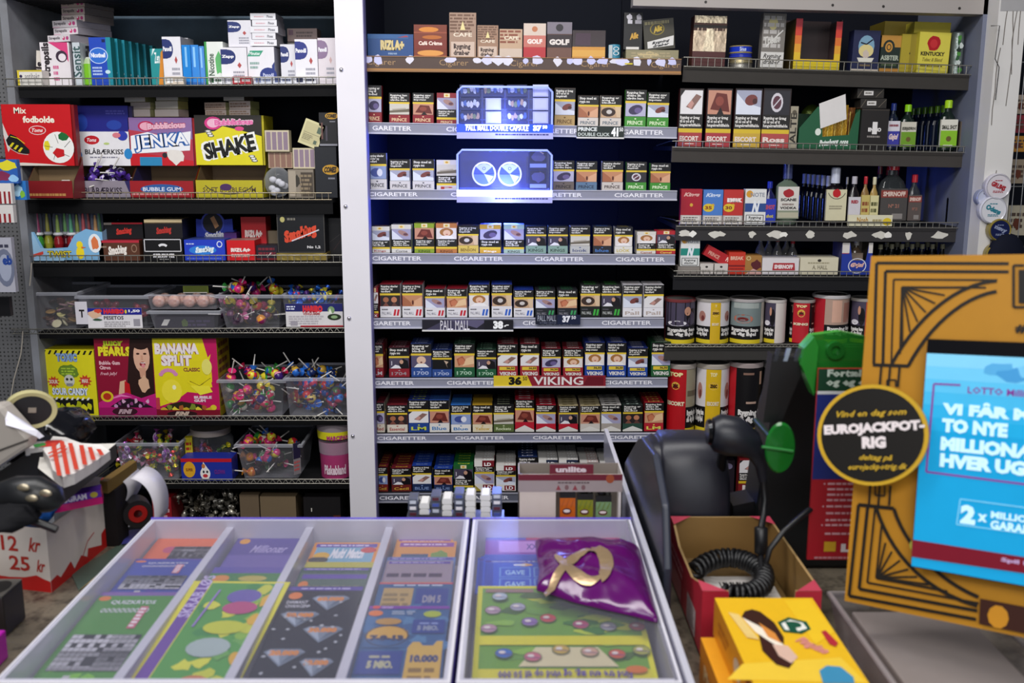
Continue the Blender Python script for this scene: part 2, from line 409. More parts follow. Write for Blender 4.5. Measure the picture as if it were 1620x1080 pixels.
wire_shelf('L3', 48, 414, 543, 413, 'left wire shelf carrying the rolling paper boxes', rail=12)
wire_shelf('L4', 18, 526, 546, 524, 'left wire shelf carrying clear tubs with yellow and brown sweets', zig=True, rail=8, gap=9, inset=.06, th=.007)
wire_shelf('L5', 70, 663, 550, 663, 'left wire shelf carrying the banana bubblegum box', zig=True, rail=8, gap=9, th=.008)
wire_shelf('L6', 150, 763, 556, 763, 'left wire shelf carrying the blue and red clown box', zig=True, rail=8, gap=9, th=.010)
wire_shelf('L7', 150, 850, 560, 850, 'lowest left shelf, dark, holding silver wrapped sweets and open cartons', rail=6)
wire_shelf('R1', 1082, 103, 1555, 117, 'top right wire shelf carrying pipe tobacco tins and yellow cartons', edge='#3c3936', rail=14)
wire_shelf('R2', 1064, 231, 1540, 240, 'right wire shelf carrying tobacco pouches and green capped bottles', edge='#433f3c', rail=10)
wire_shelf('R3', 1070, 356, 1532, 359, 'right wire shelf with torn price labels on its edge', edge='#3a3839', rail=9, torn=3)
wire_shelf('R4', 1066, 435, 1530, 437, 'right wire shelf carrying cartons of miniature bottles', edge='#1d1d20', rail=9)
wire_shelf('R5', 1052, 547, 1520, 547, 'right wire shelf carrying short round tobacco tins', edge='#3c3a38', rail=5, zig=True, gap=9)
wire_shelf('R6', 1052, 692, 1515, 692, 'right lower shelf carrying the tall tobacco tins', edge='#1d1d20', rail=4)
wire_shelf('R7', 1052, 800, 1510, 800, 'lowest right shelf holding one small red pouch', edge='#1d1d20', rail=4)
# slatted shelf overhead, top left
e = empty('slatted_shelf', (xl, 2.70, PY(300, 26, 3.06).z), 'black slatted shelf overhead in the top left corner', 'shelf')
m = M(); L = PY(541, 300, 2.7).x-xl
for i in range(16): m.box(0, L, -.02+i*.024, -.006+i*.024, 0, .012, '#17171a', 'paint')
m.make('slats', e)
for x in (0, L/2, L-.02):
    m = M(); m.box(x, x+.02, -.02, .37, .012, .03, '#101013', 'paint'); m.make('bearer', e)

def cig_shelf(key, u0, v0, u1, v1, h, starts, label, col='#8e8fa0', lip='#c4c4d2', brown=False):
    S = Shelf(u0, v0, u1, v1, D); SH[key] = S; L = (S.b-S.a).length
    e = empty('cigarette_shelf', S.a, label, 'shelf', 'cigarette shelves', rot=(0, -S.tilt, 0))
    m = M(); m.box(0, L, .006, .38, -.014, 0, '#15151a', 'matte'); m.make('shelf_board', e)
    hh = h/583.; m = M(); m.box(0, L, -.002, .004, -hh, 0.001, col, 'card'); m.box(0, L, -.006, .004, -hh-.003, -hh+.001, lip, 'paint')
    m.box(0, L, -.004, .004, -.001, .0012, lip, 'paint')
    a = Art(m, (0, -.002, -hh), (L, 0, 0), (0, 0, hh)); U = lambda u: (u-u0)/(u1-u0)
    for s in starts:
        if brown: a.text('Cigarer', U(s), .28, U(s+46), .82, '#a5835c', 0)
        elif s < u0: a.text('CIGARETTER'[2:], max(U(s)+.033, .002), .24, U(s+78), .72, '#f0eef6', 1)
        else: a.text('CIGARETTER', U(s), .24, U(s+78), .72, '#f0eef6', 1)
    if brown:
        a.rect(0, .0, 1, .16, '#a5763f')
        r = random.Random(11)
        for x in (3, 18, 68, 133, 174, 190, 207, 223, 250, 268, 300, 320, 332, 352, 372, 390, 402, 425, 444, 462, 480):
            a.blob(x/495., .8, r.uniform(.009, .022), r.uniform(.2, .36), r.choice(['#c9c9f0', '#d6d4f2', '#dedbe8']), x, 8, .35)
        a.rect(.82, .6, .845, .7, '#d8c42a')
    m.make('price_rail', e); return S
cig_shelf('C0', 580, 89, 1078, 94, 21, (580, 695, 807, 919, 1030), 'cigar shelf with brown lettered rail, torn labels along it', '#4e3a32', '#8a6238', True)
cig_shelf('C1', 580, 194, 1071, 202, 15, (573, 706, 838, 972), 'cigarette shelf crossed by the pall double capsule sign and the 41 price sign')
cig_shelf('C2', 582, 300, 1071, 302, 13, (583, 713, 843, 972), 'cigarette shelf with the glowing white sign clipped over its rail')
cig_shelf('C3', 586, 401, 1068, 403, 14, (589, 718, 846, 974), 'cigarette shelf with a plain grey rail and four words in full')
cig_shelf('C4', 589, 504, 1050, 503, 14, (572, 701, 827, 952), 'cigarette shelf with the black 38 price sign')
cig_shelf('C5', 592, 599, 1056, 598, 13, (577, 707, 832, 955), 'cigarette shelf with the yellow and red 36 price sign')
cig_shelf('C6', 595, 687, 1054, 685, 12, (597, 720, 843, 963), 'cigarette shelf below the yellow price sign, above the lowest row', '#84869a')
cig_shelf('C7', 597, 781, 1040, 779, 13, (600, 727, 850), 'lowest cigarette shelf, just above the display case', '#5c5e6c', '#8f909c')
for k in list(SH):
    if k[0] == 'C': SH[k].z0 = SH[k].z

# ------------------------------------------------------------ packets
YEL = '#e3c33a'; BLK = '#141214'; WHT = '#dedbd6'
WARN = ['Rygning er\nårsag til\nblindhed', 'Rygning kan\ndræbe dit\nufødte barn', 'Rygning øger\nrisikoen for\nimpotens', 'Rygning skader\ntænder og\ntandkød', 'Rygning er årsag\ntil 9 ud af 10\nlungekræft', 'Stop med at\nryge nu']
def pic(a, k, x0, y0, x1, y1):
    W, Hh = x1-x0, y1-y0; X = lambda t: x0+W*t; Y = lambda t: y0+Hh*t
    e = lambda cx, cy, rx, ry, c, r=0: a.ell(X(cx), Y(cy), W*rx, Hh*ry, c, 14, r)
    bg = dict(eye='#c9a583', lung='#b9b6d2', foot='#a7aac0', hand='#e9e6e8', neck='#c58a66', couple='#2c2224', baby='#58506e', girl='#e6dfdc', sofa='#cfcac0', silh='#4b4458', heart='#cf9a76', skull='#2a2830', scar='#c98f78', lips='#a39fc0', dark='#0d0c10', blue='#8fa0cc')[k]
    a.rect(x0, y0, x1, y1, bg)
    if k == 'eye': e(.38, .5, .36, .42, '#3a2820'); e(.42, .52, .14, .2, '#cfc8c4'); a.poly([(X(.7), Y(1)), (X(1), Y(1)), (X(1), Y(0)), (X(.8), Y(.05))], '#d9bd9c')
    elif k == 'lung': e(.5, .5, .36, .36, '#3f3658', .3); e(.62, .45, .18, .22, '#6d5f92')
    elif k == 'foot': a.poly([(X(0), Y(.9)), (X(.35), Y(.5)), (X(1), Y(.3)), (X(1), Y(0)), (X(0), Y(0))], '#dfe4f2'); e(.6, .6, .26, .22, '#7a3f3c', .4); e(.75, .55, .1, .12, '#4a2626')
    elif k == 'hand': a.poly([(X(.25), Y(.3)), (X(.7), Y(.85)), (X(.95), Y(.75)), (X(.55), Y(.2))], '#8c6a62'); a.poly([(X(.32), Y(.35)), (X(.5), Y(.6)), (X(.62), Y(.45)), (X(.48), Y(.2))], '#c7948a'); a.poly([(X(0), Y(1)), (X(.18), Y(1)), (X(0), Y(.75))], '#1a1718')
    elif k == 'neck': a.poly([(X(0), Y(1)), (X(.4), Y(.4)), (X(.5), Y(0)), (X(0), Y(0))], '#a9694a'); a.poly([(X(.55), Y(0)), (X(.6), Y(.5)), (X(1), Y(.9)), (X(1), Y(0))], '#dba885'); e(.52, .35, .05, .22, '#5c2a22')
    elif k == 'couple': e(.28, .6, .15, .24, '#a86a4c'); e(.7, .6, .15, .26, '#c08060'); a.poly([(X(.1), Y(0)), (X(.28), Y(.4)), (X(.45), Y(0))], '#7d4a3e'); a.poly([(X(.55), Y(0)), (X(.7), Y(.4)), (X(.9), Y(0))], '#5f3a34')
    elif k == 'baby': e(.5, .6, .24, .34, '#e3bfa9'); a.poly([(X(.12), Y(0)), (X(.3), Y(.3)), (X(.7), Y(.3)), (X(.9), Y(0))], '#efecec'); e(.5, .42, .06, .06, '#6a3030')
    elif k == 'girl': e(.5, .62, .34, .38, '#a8713f'); e(.52, .55, .19, .28, '#e9c0a5'); a.poly([(X(.05), Y(0)), (X(.3), Y(.3)), (X(.75), Y(.3)), (X(.95), Y(0))], '#f3efef'); e(.52, .43, .06, .04, '#b04a44')
    elif k == 'sofa': a.poly([(X(0), Y(.35)), (X(1), Y(.55)), (X(1), Y(.25)), (X(0), Y(.15))], '#6d6455'); a.poly([(X(.1), Y(.5)), (X(.8), Y(.62)), (X(.9), Y(.5)), (X(.2), Y(.38))], '#aaa294')
    elif k == 'silh': a.poly([(X(.55), Y(0)), (X(.5), Y(.5)), (X(.7), Y(.95)), (X(.95), Y(.7)), (X(1), Y(0))], '#100c12'); e(.62, .62, .1, .2, '#c89a82'); a.poly([(X(.05), Y(0)), (X(.3), Y(.35)), (X(.5), Y(.25)), (X(.6), Y(0))], '#e8e6ec'); a.rect(X(.1), Y(.3), X(.14), Y(.7), '#d8d5e0')
    elif k == 'heart': a.poly([(X(.2), Y(.1)), (X(.1), Y(.7)), (X(.4), Y(.95)), (X(.6), Y(.5))], '#a95c40'); a.poly([(X(.4), Y(.1)), (X(.6), Y(.75)), (X(.95), Y(.95)), (X(1), Y(.3))], '#e8c49a'); e(.35, .5, .16, .3, '#c87a58', .4)
    elif k == 'skull': e(.5, .5, .24, .4, '#d5d0d8'); e(.5, .5, .17, .28, '#5c3442'); a.line([(X(.35), Y(.3)), (X(.65), Y(.7))], .04, '#d5d0d8')
    elif k == 'scar': a.poly([(X(.1), Y(.2)), (X(.35), Y(.9)), (X(.8), Y(.85)), (X(.95), Y(.1))], '#6b2a24'); e(.5, .55, .18, .2, '#8f4438'); a.poly([(X(.4), Y(0)), (X(.55), Y(.3)), (X(.7), Y(0))], '#1c1214')
    elif k == 'lips': a.poly([(X(0), Y(.9)), (X(.4), Y(.3)), (X(.6), Y(0)), (X(0), Y(0))], '#dfe2f0'); e(.6, .6, .3, .22, '#a8837e', -.4); e(.72, .5, .12, .12, '#6a4552')
    elif k == 'dark': a.poly([(X(.6), Y(.9)), (X(.72), Y(.5)), (X(.8), Y(.1)), (X(.74), Y(.5)), (X(.85), Y(.75))], '#c7ae98')
    elif k == 'blue': e(.45, .5, .3, .35, '#3f4f94'); e(.65, .5, .15, .3, '#e4e6f4')
_pk = {}
def packet_mesh(style, body, kind, txt, tcol, w_, h_, band, d=.0235):
    k = (style, body, kind, txt, tcol, round(w_, 3), round(h_, 3), band)
    if k in _pk: return _pk[k]
    r = random.Random(hash((body, kind, style)) & 0xffff if False else len(_pk)); m = M(); m.box(-w_/2, w_/2, 0, d, 0, h_, band if style == 'C' else body, 'card', side=band)
    a = Art(m, (-w_/2, 0, 0), (w_, 0, 0), (0, 0, h_)); wt = WARN[len(_pk) % 6]
    if style == 'A':
        a.rect(0, .70, 1, .985, BLK); a.text(wt, .05, .735, .88, .955, WHT, 2); a.rect(0, .64, 1, .70, YEL); pic(a, kind, .02, .29, .98, .64)
        a.rect(0, 0, 1, .28, band); a.text(txt, .12, .06, .86, .17, tcol, 1); a.ell(.5, .22, .05, .02, tcol, 8)
    elif style == 'B':
        a.rect(0, .84, 1, 1, band); a.rect(.36, .86, .66, .985, '#ecdfb6'); a.ell(.5, .92, .08, .035, '#d9a93a', 8); pic(a, kind, .02, .47, .98, .84)
        a.rect(0, .21, 1, .47, BLK); a.text(wt, .08, .245, .9, .435, WHT, 2); a.rect(0, .14, 1, .21, YEL); a.rect(0, 0, 1, .14, band); a.text(txt, .2, .015, .8, .1, tcol, 1)
    elif style == 'P':   # white lower part with two slanting bars
        a.rect(0, .72, 1, .985, BLK); a.text(wt, .05, .745, .9, .96, WHT, 2); a.rect(0, .66, 1, .72, YEL); pic(a, kind, .02, .33, .98, .66); a.rect(0, 0, 1, .33, band)
        a.text('PALL MALL', .08, .08, .56, .17, '#8a8790' if band != '#191c1a' else '#b9bcb8', 1); a.fine(.08, .2, .4, .27, 1, '#55525a')
        for q in (0, .16): a.poly([(.64+q, .05), (.74+q, .05), (.80+q, .24), (.70+q, .24)], tcol)
    elif style == 'V':   # with a little price flash
        a.rect(0, .70, 1, .985, BLK); a.text(wt, .05, .735, .88, .955, WHT, 2); a.rect(0, .65, 1, .70, YEL); pic(a, kind, .02, .33, .98, .65); a.rect(0, 0, 1, .33, band)
        a.rect(.1, .2, .86, .3, '#dfc23a'); a.text('36,50', .45, .215, .84, .29, '#1a1a1a', 2); a.text('VIKING', .1, .04, .92, .15, tcol, 2)
    elif style == 'R':   # chevron roof shape at the bottom
        a.rect(0, .72, 1, .985, BLK); a.text(wt, .05, .745, .9, .96, WHT, 2); a.rect(0, .66, 1, .72, YEL); pic(a, kind, .02, .30, .98, .66); a.rect(0, 0, 1, .30, WHT)
        a.poly([(0, .3), (0, .06), (.5, .2), (1, .06), (1, .3)], band)
    elif style == 'L':   # long blend carton: two tone
        a.rect(0, .62, 1, .80, BLK); a.text(wt, .05, .64, .9, .78, WHT, 2); a.rect(0, .56, 1, .62, YEL); pic(a, kind, .02, .24, .98, .56); a.rect(0, 0, 1, .24, '#e4e0da')
        a.poly([(0, 0), (0, .2), (.35, 0)], '#a8963a'); a.rect(.42, .02, .95, .21, band); a.text(txt, .5, .05, .86, .18, '#fff', 1)
        a.rect(0, .8, .4, 1, '#e9e6e2'); a.rect(.4, .8, 1, 1, band); a.text(txt, .5, .82, .85, .93, '#fff', 2)
    at = Art(m, (-w_/2, 0, h_), (w_, 0, 0), (0, d, 0))
    if style == 'L': at.rect(0, 0, .4, 1, '#e9e6e2'); at.text(txt, .5, .15, .9, .7, '#fff', 2)
    else: at.text(txt or 'XX', .2, .3, .8, .7, tcol if tcol != body else WHT, 1)
    me = m.make('cigarette_packet'); mesh = me.data; bpy.data.objects.remove(me); _pk[k] = mesh; return mesh
DE = dict(eye='eye', lung='lung', foot='bandaged foot', hand='held cigarette', neck='throat wound', couple='couple', baby='baby', girl='girl', sofa='sickbed', silh='silhouette', heart='open heart', skull='round emblem', scar='dark tumour', lips='cracked lips', dark='near black', blue='bluish patient')
def row(key, where, packs, behind=0, dy=.02):
    S = SH[key]; r = random.Random(len(key)+ord(key[1]))
    for i, (u0, u1, vt, st, body, band, kind, txt, tc, cn) in enumerate(packs):
        x, Y, z, w_, h_ = S.spot(u0, u1, vt, dy)
        me = packet_mesh(st, body, kind, txt, tc, w_, h_, band); me.name = 'cigarette_packet'
        o = bpy.data.objects.new('cigarette_packet', me); COL.objects.link(o); o.location = (x, Y, z); o.rotation_euler = (0, -S.tilt, r.uniform(-.03, .03))
        tag(o, f'{cn} cigarette packet, {DE[kind]} picture, {ORD[i]} from left {where}', 'cigarette packet', f'front packets {where}')
        yb = Y+.0252
        for q in range(behind):
            c = o.copy(); COL.objects.link(c); c.location = (x+r.uniform(-.001, .001), yb+.001, z); c.rotation_euler = (0, -S.tilt, 0); yb += .0243
            tag(c, f'{cn} cigarette packet queued behind the {ORD[i]} {where}', 'cigarette packet', f'{cn} packets queued behind the {ORD[i]} {where}')
RD = '#8e1f2c'; BL = '#1f3f9a'; GR = '#3e8f2f'; DG = '#1f5a38'
row('C1', 'beside the lit packet display', [
 (580, 604, 135, 'A', BLK, RD, 'lung', 'PRINCE', '#e8c9a0', 'red'), (616, 648, 147, 'A', BLK, RD, 'sofa', 'PRINCE', '#e8c9a0', 'red'), (653, 686, 147, 'A', BLK, RD, 'scar', 'PRINCE', '#e8c9a0', 'red'),
 (691, 722, 147, 'B', RD, RD, 'lips', 'PRINCE', '#e8c9a0', 'red topped'), (877, 909, 139, 'A', '#3a2a22', '#b99a63', 'foot', 'PRINCE', '#6a4a22', 'gold'), (914, 946, 151, 'A', '#3a2a22', '#d8cfc8', 'neck', 'PRINCE', '#5a6a78', 'cream'),
 (949, 982, 151, 'A', '#3a2a22', '#d8cfc8', 'eye', 'PRINCE', '#5a6a78', 'cream'), (988, 1021, 142, 'A', '#2b2b22', GR, 'lung', 'PRINCE', '#dff0c8', 'green'), (1023, 1057, 146, 'A', '#2b2b22', GR, 'foot', 'PRINCE', '#dff0c8', 'green')])
row('C2', 'beside the two lit discs', [
 (582, 612, 242, 'A', BLK, '#d6d2d6', 'blue', 'PRINCE', '#3a3a44', 'white'), (617, 649, 252, 'A', BLK, '#d6d2d6', 'foot', 'PRINCE', '#3a3a44', 'white'), (653, 687, 252, 'A', BLK, '#d6d2d6', 'foot', 'PRINCE', '#3a3a44', 'white'),
 (691, 723, 253, 'B', '#d6d2d6', '#d6d2d6', 'sofa', 'P', '#b03030', 'white topped'), (875, 908, 254, 'A', BLK, '#6d625c', 'lung', 'PRINCE', '#2a2424', 'taupe'), (911, 944, 255, 'A', BLK, '#5d7896', 'neck', 'PRINCE', '#1f2a44', 'grey blue'),
 (952, 985, 255, 'A', BLK, '#cfc6c0', 'neck', 'PRINCE', '#3a2424', 'cream'), (990, 1022, 256, 'A', BLK, GR, 'skull', 'PRINCE', '#e6f4d0', 'green'), (1028, 1060, 258, 'A', BLK, GR, 'neck', 'PRINCE', '#e6f4d0', 'green')])
row('C3', 'under the glowing white sign', [
 (586, 617, 358, 'B', '#2a2630', '#d9d6d2', 'foot', 'Kings', '#a03030', 'white'), (620, 651, 355, 'B', '#232a44', '#d9d6d2', 'lips', 'Corne', '#5a5a60', 'white'), (656, 687, 353, 'B', '#3a3020', '#8ba32a', 'scar', 'KINGS', '#2a3a10', 'lime green'),
 (690, 723, 353, 'B', '#3a2a22', '#c07a42', 'girl', 'KINGS', '#5a2a10', 'orange brown'), (725, 757, 357, 'A', BLK, '#d9bd5a', 'eye', 'BENSON', '#7a5a1a', 'gold'), (759, 792, 355, 'B', '#1f3070', '#d9a93a', 'lung', 'Kings', '#fff', 'yellow topped'),
 (797, 829, 355, 'B', '#2a4a86', '#a9c4b4', 'lips', 'KINGS', '#334', 'mint topped'), (832, 864, 358, 'A', BLK, '#86a394', 'silh', 'KINGS', '#30463c', 'sage green'), (867, 898, 358, 'A', BLK, '#86a394', 'silh', 'KINGS', '#30463c', 'sage green'),
 (902, 933, 358, 'A', '#55524e', '#bdbdb8', 'sofa', 'look', '#46507a', 'silver'), (938, 967, 358, 'A', '#22242c', '#22242c', 'neck', 'blue', '#4a7ac0', 'black'), (972, 1000, 359, 'A', '#23232c', '#e0ddd6', 'girl', 'LOOK', '#c9b23a', 'white'),
 (1007, 1037, 366, 'B', '#3a3a34', '#ddd8d0', 'girl', 'Camel', '#a03030', 'white topped'), (1038, 1068, 365, 'B', '#a3202c', '#b8242e', 'silh', 'Camel', '#f0d060', 'bright red')], 1)
PW = '#e2dfe2'
row('C4', 'above the black 38 sign', [
 (590, 599, 455, 'B', '#9c1f2c', '#9c1f2c', 'hand', 'X', '#fff', 'cropped'), (602, 634, 449, 'P', '#7c1626', PW, 'couple', 'PALL', '#c2182c', 'white and red'), (637, 669, 449, 'P', '#7c1626', PW, 'neck', 'PALL', '#c2182c', 'white and red'),
 (673, 704, 456, 'P', '#7c1626', PW, 'lips', 'PALL', '#c2182c', 'white and red'), (707, 739, 456, 'P', '#7c1626', PW, 'heart', 'PALL', '#c2182c', 'white and red'), (742, 774, 449, 'P', '#1c2f86', PW, 'girl', 'PALL', '#2a5ec0', 'white and blue'),
 (778, 810, 449, 'P', '#1c2f86', PW, 'eye', 'PALL', '#2a5ec0', 'white and blue'), (813, 844, 458, 'P', '#1c2f86', PW, 'eye', 'PALL', '#2a5ec0', 'white and blue'), (847, 878, 458, 'P', '#22222a', '#20242a', 'lips', 'PALL', '#3a9a5a', 'black and green'),
 (882, 913, 458, 'P', '#22222a', '#20242a', 'heart', 'PALL', '#3a9a5a', 'black and green'), (918, 949, 450, 'P', '#1a1e1c', '#191c1a', 'eye', 'PALL', '#3fae3f', 'black and green'), (951, 982, 450, 'P', '#1a1e1c', '#191c1a', 'silh', 'PALL', '#3fae3f', 'black and green'),
 (985, 1015, 450, 'A', '#c9c6cc', '#e9e6ea', 'foot', 'Pall', '#b8a8a0', 'plain white'), (1018, 1049, 450, 'A', '#c9c6cc', '#e9e6ea', 'hand', 'Pall', '#b8a8a0', 'plain white')], 2)
VR = '#9c2432'
row('C5', 'above the yellow 36 sign', [
 (591, 607, 544, 'A', '#4a1420', RD, 'heart', 'LM', '#c9c0c4', 'dark red'), (616, 648, 549, 'A', '#4a1420', RD, 'silh', '1704', '#9a8a90', 'dark red'), (651, 683, 543, 'A', '#1f2f66', '#2a4a90', 'baby', '1700', '#aab6d8', 'navy blue'),
 (684, 715, 553, 'A', '#1f2f66', '#2a4a90', 'dark', '1700', '#aab6d8', 'navy blue'), (719, 751, 543, 'A', '#1c3a2c', DG, 'heart', '1700', '#a8c8b0', 'dark green'), (754, 785, 552, 'A', '#1c3a2c', DG, 'silh', '1700', '#a8c8b0', 'dark green'),
 (787, 819, 543, 'V', '#6a1622', VR, 'hand', 'VIKING', WHT, 'red'), (823, 853, 543, 'V', '#6a1622', VR, 'hand', 'VIKING', WHT, 'red'), (857, 887, 551, 'V', '#6a1622', VR, 'lung', 'VIKING', WHT, 'red'), (891, 922, 551, 'V', '#6a1622', VR, 'girl', 'VIKING', WHT, 'red'),
 (925, 956, 541, 'V', '#1a2a6c', '#1f449c', 'girl', 'VIKING', WHT, 'blue'), (960, 990, 541, 'V', '#1a2a6c', '#1f449c', 'girl', 'VIKING', WHT, 'blue'), (993, 1024, 550, 'V', '#1a2a6c', '#1f449c', 'foot', 'VIKING', WHT, 'blue'), (1030, 1060, 541, 'V', '#173a22', '#245c34', 'lips', 'VIKING', WHT, 'green')], 3)
row('C6', 'below the yellow price sign', [
 (594, 609, 636, 'A', '#5c1a28', '#dcd3c4', 'lung', 'Red', '#a83a3a', 'cream and red'), (613, 645, 640, 'A', '#6a1d2a', '#dcd3c4', 'couple', 'Essential', '#a83a3a', 'cream and red'), (647, 679, 632, 'A', '#23357c', '#20428c', 'hand', 'LM', '#c8d444', 'blue'),
 (680, 711, 632, 'A', '#2c4c94', '#e0ddd8', 'scar', 'Blue', '#3c7ab8', 'white and blue'), (714, 745, 640, 'A', '#2f6cc0', '#e6e3e0', 'blue', 'Blue', '#3c7ab8', 'sky blue'), (748, 779, 640, 'A', '#b8922a', '#e2d6b8', 'scar', 'Yellow', '#c9a23a', 'cream and gold'),
 (781, 813, 640, 'A', '#1d1d20', '#5a6a3a', 'sofa', 'Rockets', '#cfd8b0', 'black and olive'), (815, 845, 631, 'R', '#a8182c', '#b81c30', 'scar', 'M', '#e8e0dc', 'red roof'), (848, 879, 640, 'R', '#a8182c', '#b81c30', 'lips', 'M', '#e8e0dc', 'red roof'),
 (884, 914, 641, 'R', '#c4b48c', '#b81c30', 'silh', 'M', '#7a6a3a', 'gold topped'), (918, 949, 641, 'R', '#c4b48c', '#cfc8c0', 'scar', 'M', '#7a6a3a', 'white chevron'), (951, 982, 640, 'R', '#cfcac6', '#a9a098', 'lips', 'M', '#5a544e', 'silver white'), (985, 1016, 640, 'R', '#2c3432', '#2b4a3e', 'couple', 'M', '#a8b8b0', 'black green'),
 (1019, 1049, 636, 'A', '#a8202c', '#b52230', 'heart', 'LM', '#e4dc60', 'bright red')], 4)
row('C7', 'in the lowest row', [
 (597, 614, 738, 'A', '#6c1e28', '#7c2420', 'blue', 'Cecil', '#c9a23a', 'dark red'), (620, 651, 740, 'A', '#6c1e28', '#6a201c', 'silh', 'Cecil', '#d0a83a', 'dark red'), (653, 683, 736, 'A', '#1f3f9a', '#1c2c54', 'hand', 'BLUE', '#7a90c0', 'dark blue'),
 (687, 716, 741, 'A', '#1f3f9a', '#1c2c54', 'scar', 'BLUE', '#7a90c0', 'dark blue'), (718, 749, 735, 'B', '#1f6a34', '#23602f', 'silh', 'Cecil', '#c8d83a', 'dark green'), (751, 782, 728, 'L', '#e4e0dc', '#7c1c28', 'lips', 'LD', WHT, 'maroon'),
 (785, 816, 736, 'L', '#e4e0dc', '#7c1c28', 'foot', 'LD', WHT, 'maroon'), (820, 850, 722, 'A', '#1a2c5c', '#1a2c5c', 'silh', 'LD', '#e8e8ff', 'deep blue'), (852, 882, 727, 'L', '#dcd8d4', '#1c2844', 'foot', 'LD', WHT, 'navy'), (884, 914, 727, 'L', '#dcd8d4', '#1c2844', 'eye', 'LD', WHT, 'navy'),
 (917, 946, 731, 'L', '#dcc8c4', '#1c2034', 'foot', 'LD', WHT, 'pinkish'), (949, 979, 733, 'L', '#cfcccc', '#26262c', 'lips', 'LD', WHT, 'grey and black')], 5)

# ------------------------------------------------------------ signs clipped to the rails
def sign(name, label, u0, u1, v0, v1, body, art, Y=D-.012, mt='card', lip=None, rot=0):
    A = PY(u0, v1, Y); w_ = PY(u1, v1, Y).x-A.x; h_ = PY(u0, v0, Y).z-A.z
    m = M(); m.box(0, w_, 0, .003, 0, h_, body, mt); art(Art(m, (0, 0, 0), (w_, 0, 0), (0, 0, h_), mt))
    if lip: m.box(0, w_, -.004, .004, -.003, .001, lip, 'paint')
    return tag(m.make(name, loc=(A.x, Y, A.z), rot=(0, rot, 0)), label, 'price sign')
sign('price_sign', 'dark green sign reading PRINCE DOUBLE CLICK with price 41,50', 912, 987, 199, 217, '#17231f', lambda a: a.text('PRINCE', .03, .55, .43, .9, '#e4e8e6', 2).text('DOUBLE CLICK', .03, .12, .7, .42, '#cfd6d2', 1).text('41', .73, .1, .88, .9, '#fff', 3).text('50', .9, .55, .98, .9, '#fff', 1), lip='#dcdad8', rot=.012)
sign('price_sign', 'long black sign with tall thin white letters and the price 38', 668, 812, 506, 522, '#1d1a28', lambda a: a.poly([(.03, 0), (.25, 1), (.6, 1), (.45, 0)], '#3f3b54').poly([(.3, 1), (.6, .2), (.72, 1)], '#5d5776').text('PALL MALL', .2, .04, .52, .96, '#e6e2ea', 0).rect(.68, 0, 1, 1, '#12101a').text('38', .78, .12, .89, .92, '#fff', 3).text(',-', .9, .3, .95, .55, '#fff', 3), lip='#dcdad8')
sign('price_sign', 'small navy sign with the price 37,50 hanging on a grey rail', 847, 918, 498, 513, '#14182c', lambda a: a.text('PALL MALL', .05, .35, .46, .95, '#b9bccc', 0).text('DOUBLE CAPSULE', .1, .08, .46, .25, '#7a7f98', 0).rect(.49, 0, 1, 1, '#121c3c').text('37', .6, .2, .78, .92, '#f2f2fa', 3).text('50', .8, .55, .9, .92, '#f2f2fa', 1), lip=None)
sign('price_sign', 'yellow and dark red sign with the price 36,50 in black', 781, 958, 594, 611, '#8c1f2e', lambda a: a.poly([(0, 0), (.345, 0), (.30, 1), (0, 1)], '#e0c531').text('36', .135, .12, .25, .92, '#15130f', 3).text('50', .26, .55, .30, .92, '#15130f', 1).text('VIKING', .355, .14, .8, .9, '#ece4e2', 1).poly([(.8, .1), (.84, .9), (.98, .9), (.98, .1)], '#6c1424'), lip='#d8d0d0', Y=D-.012)
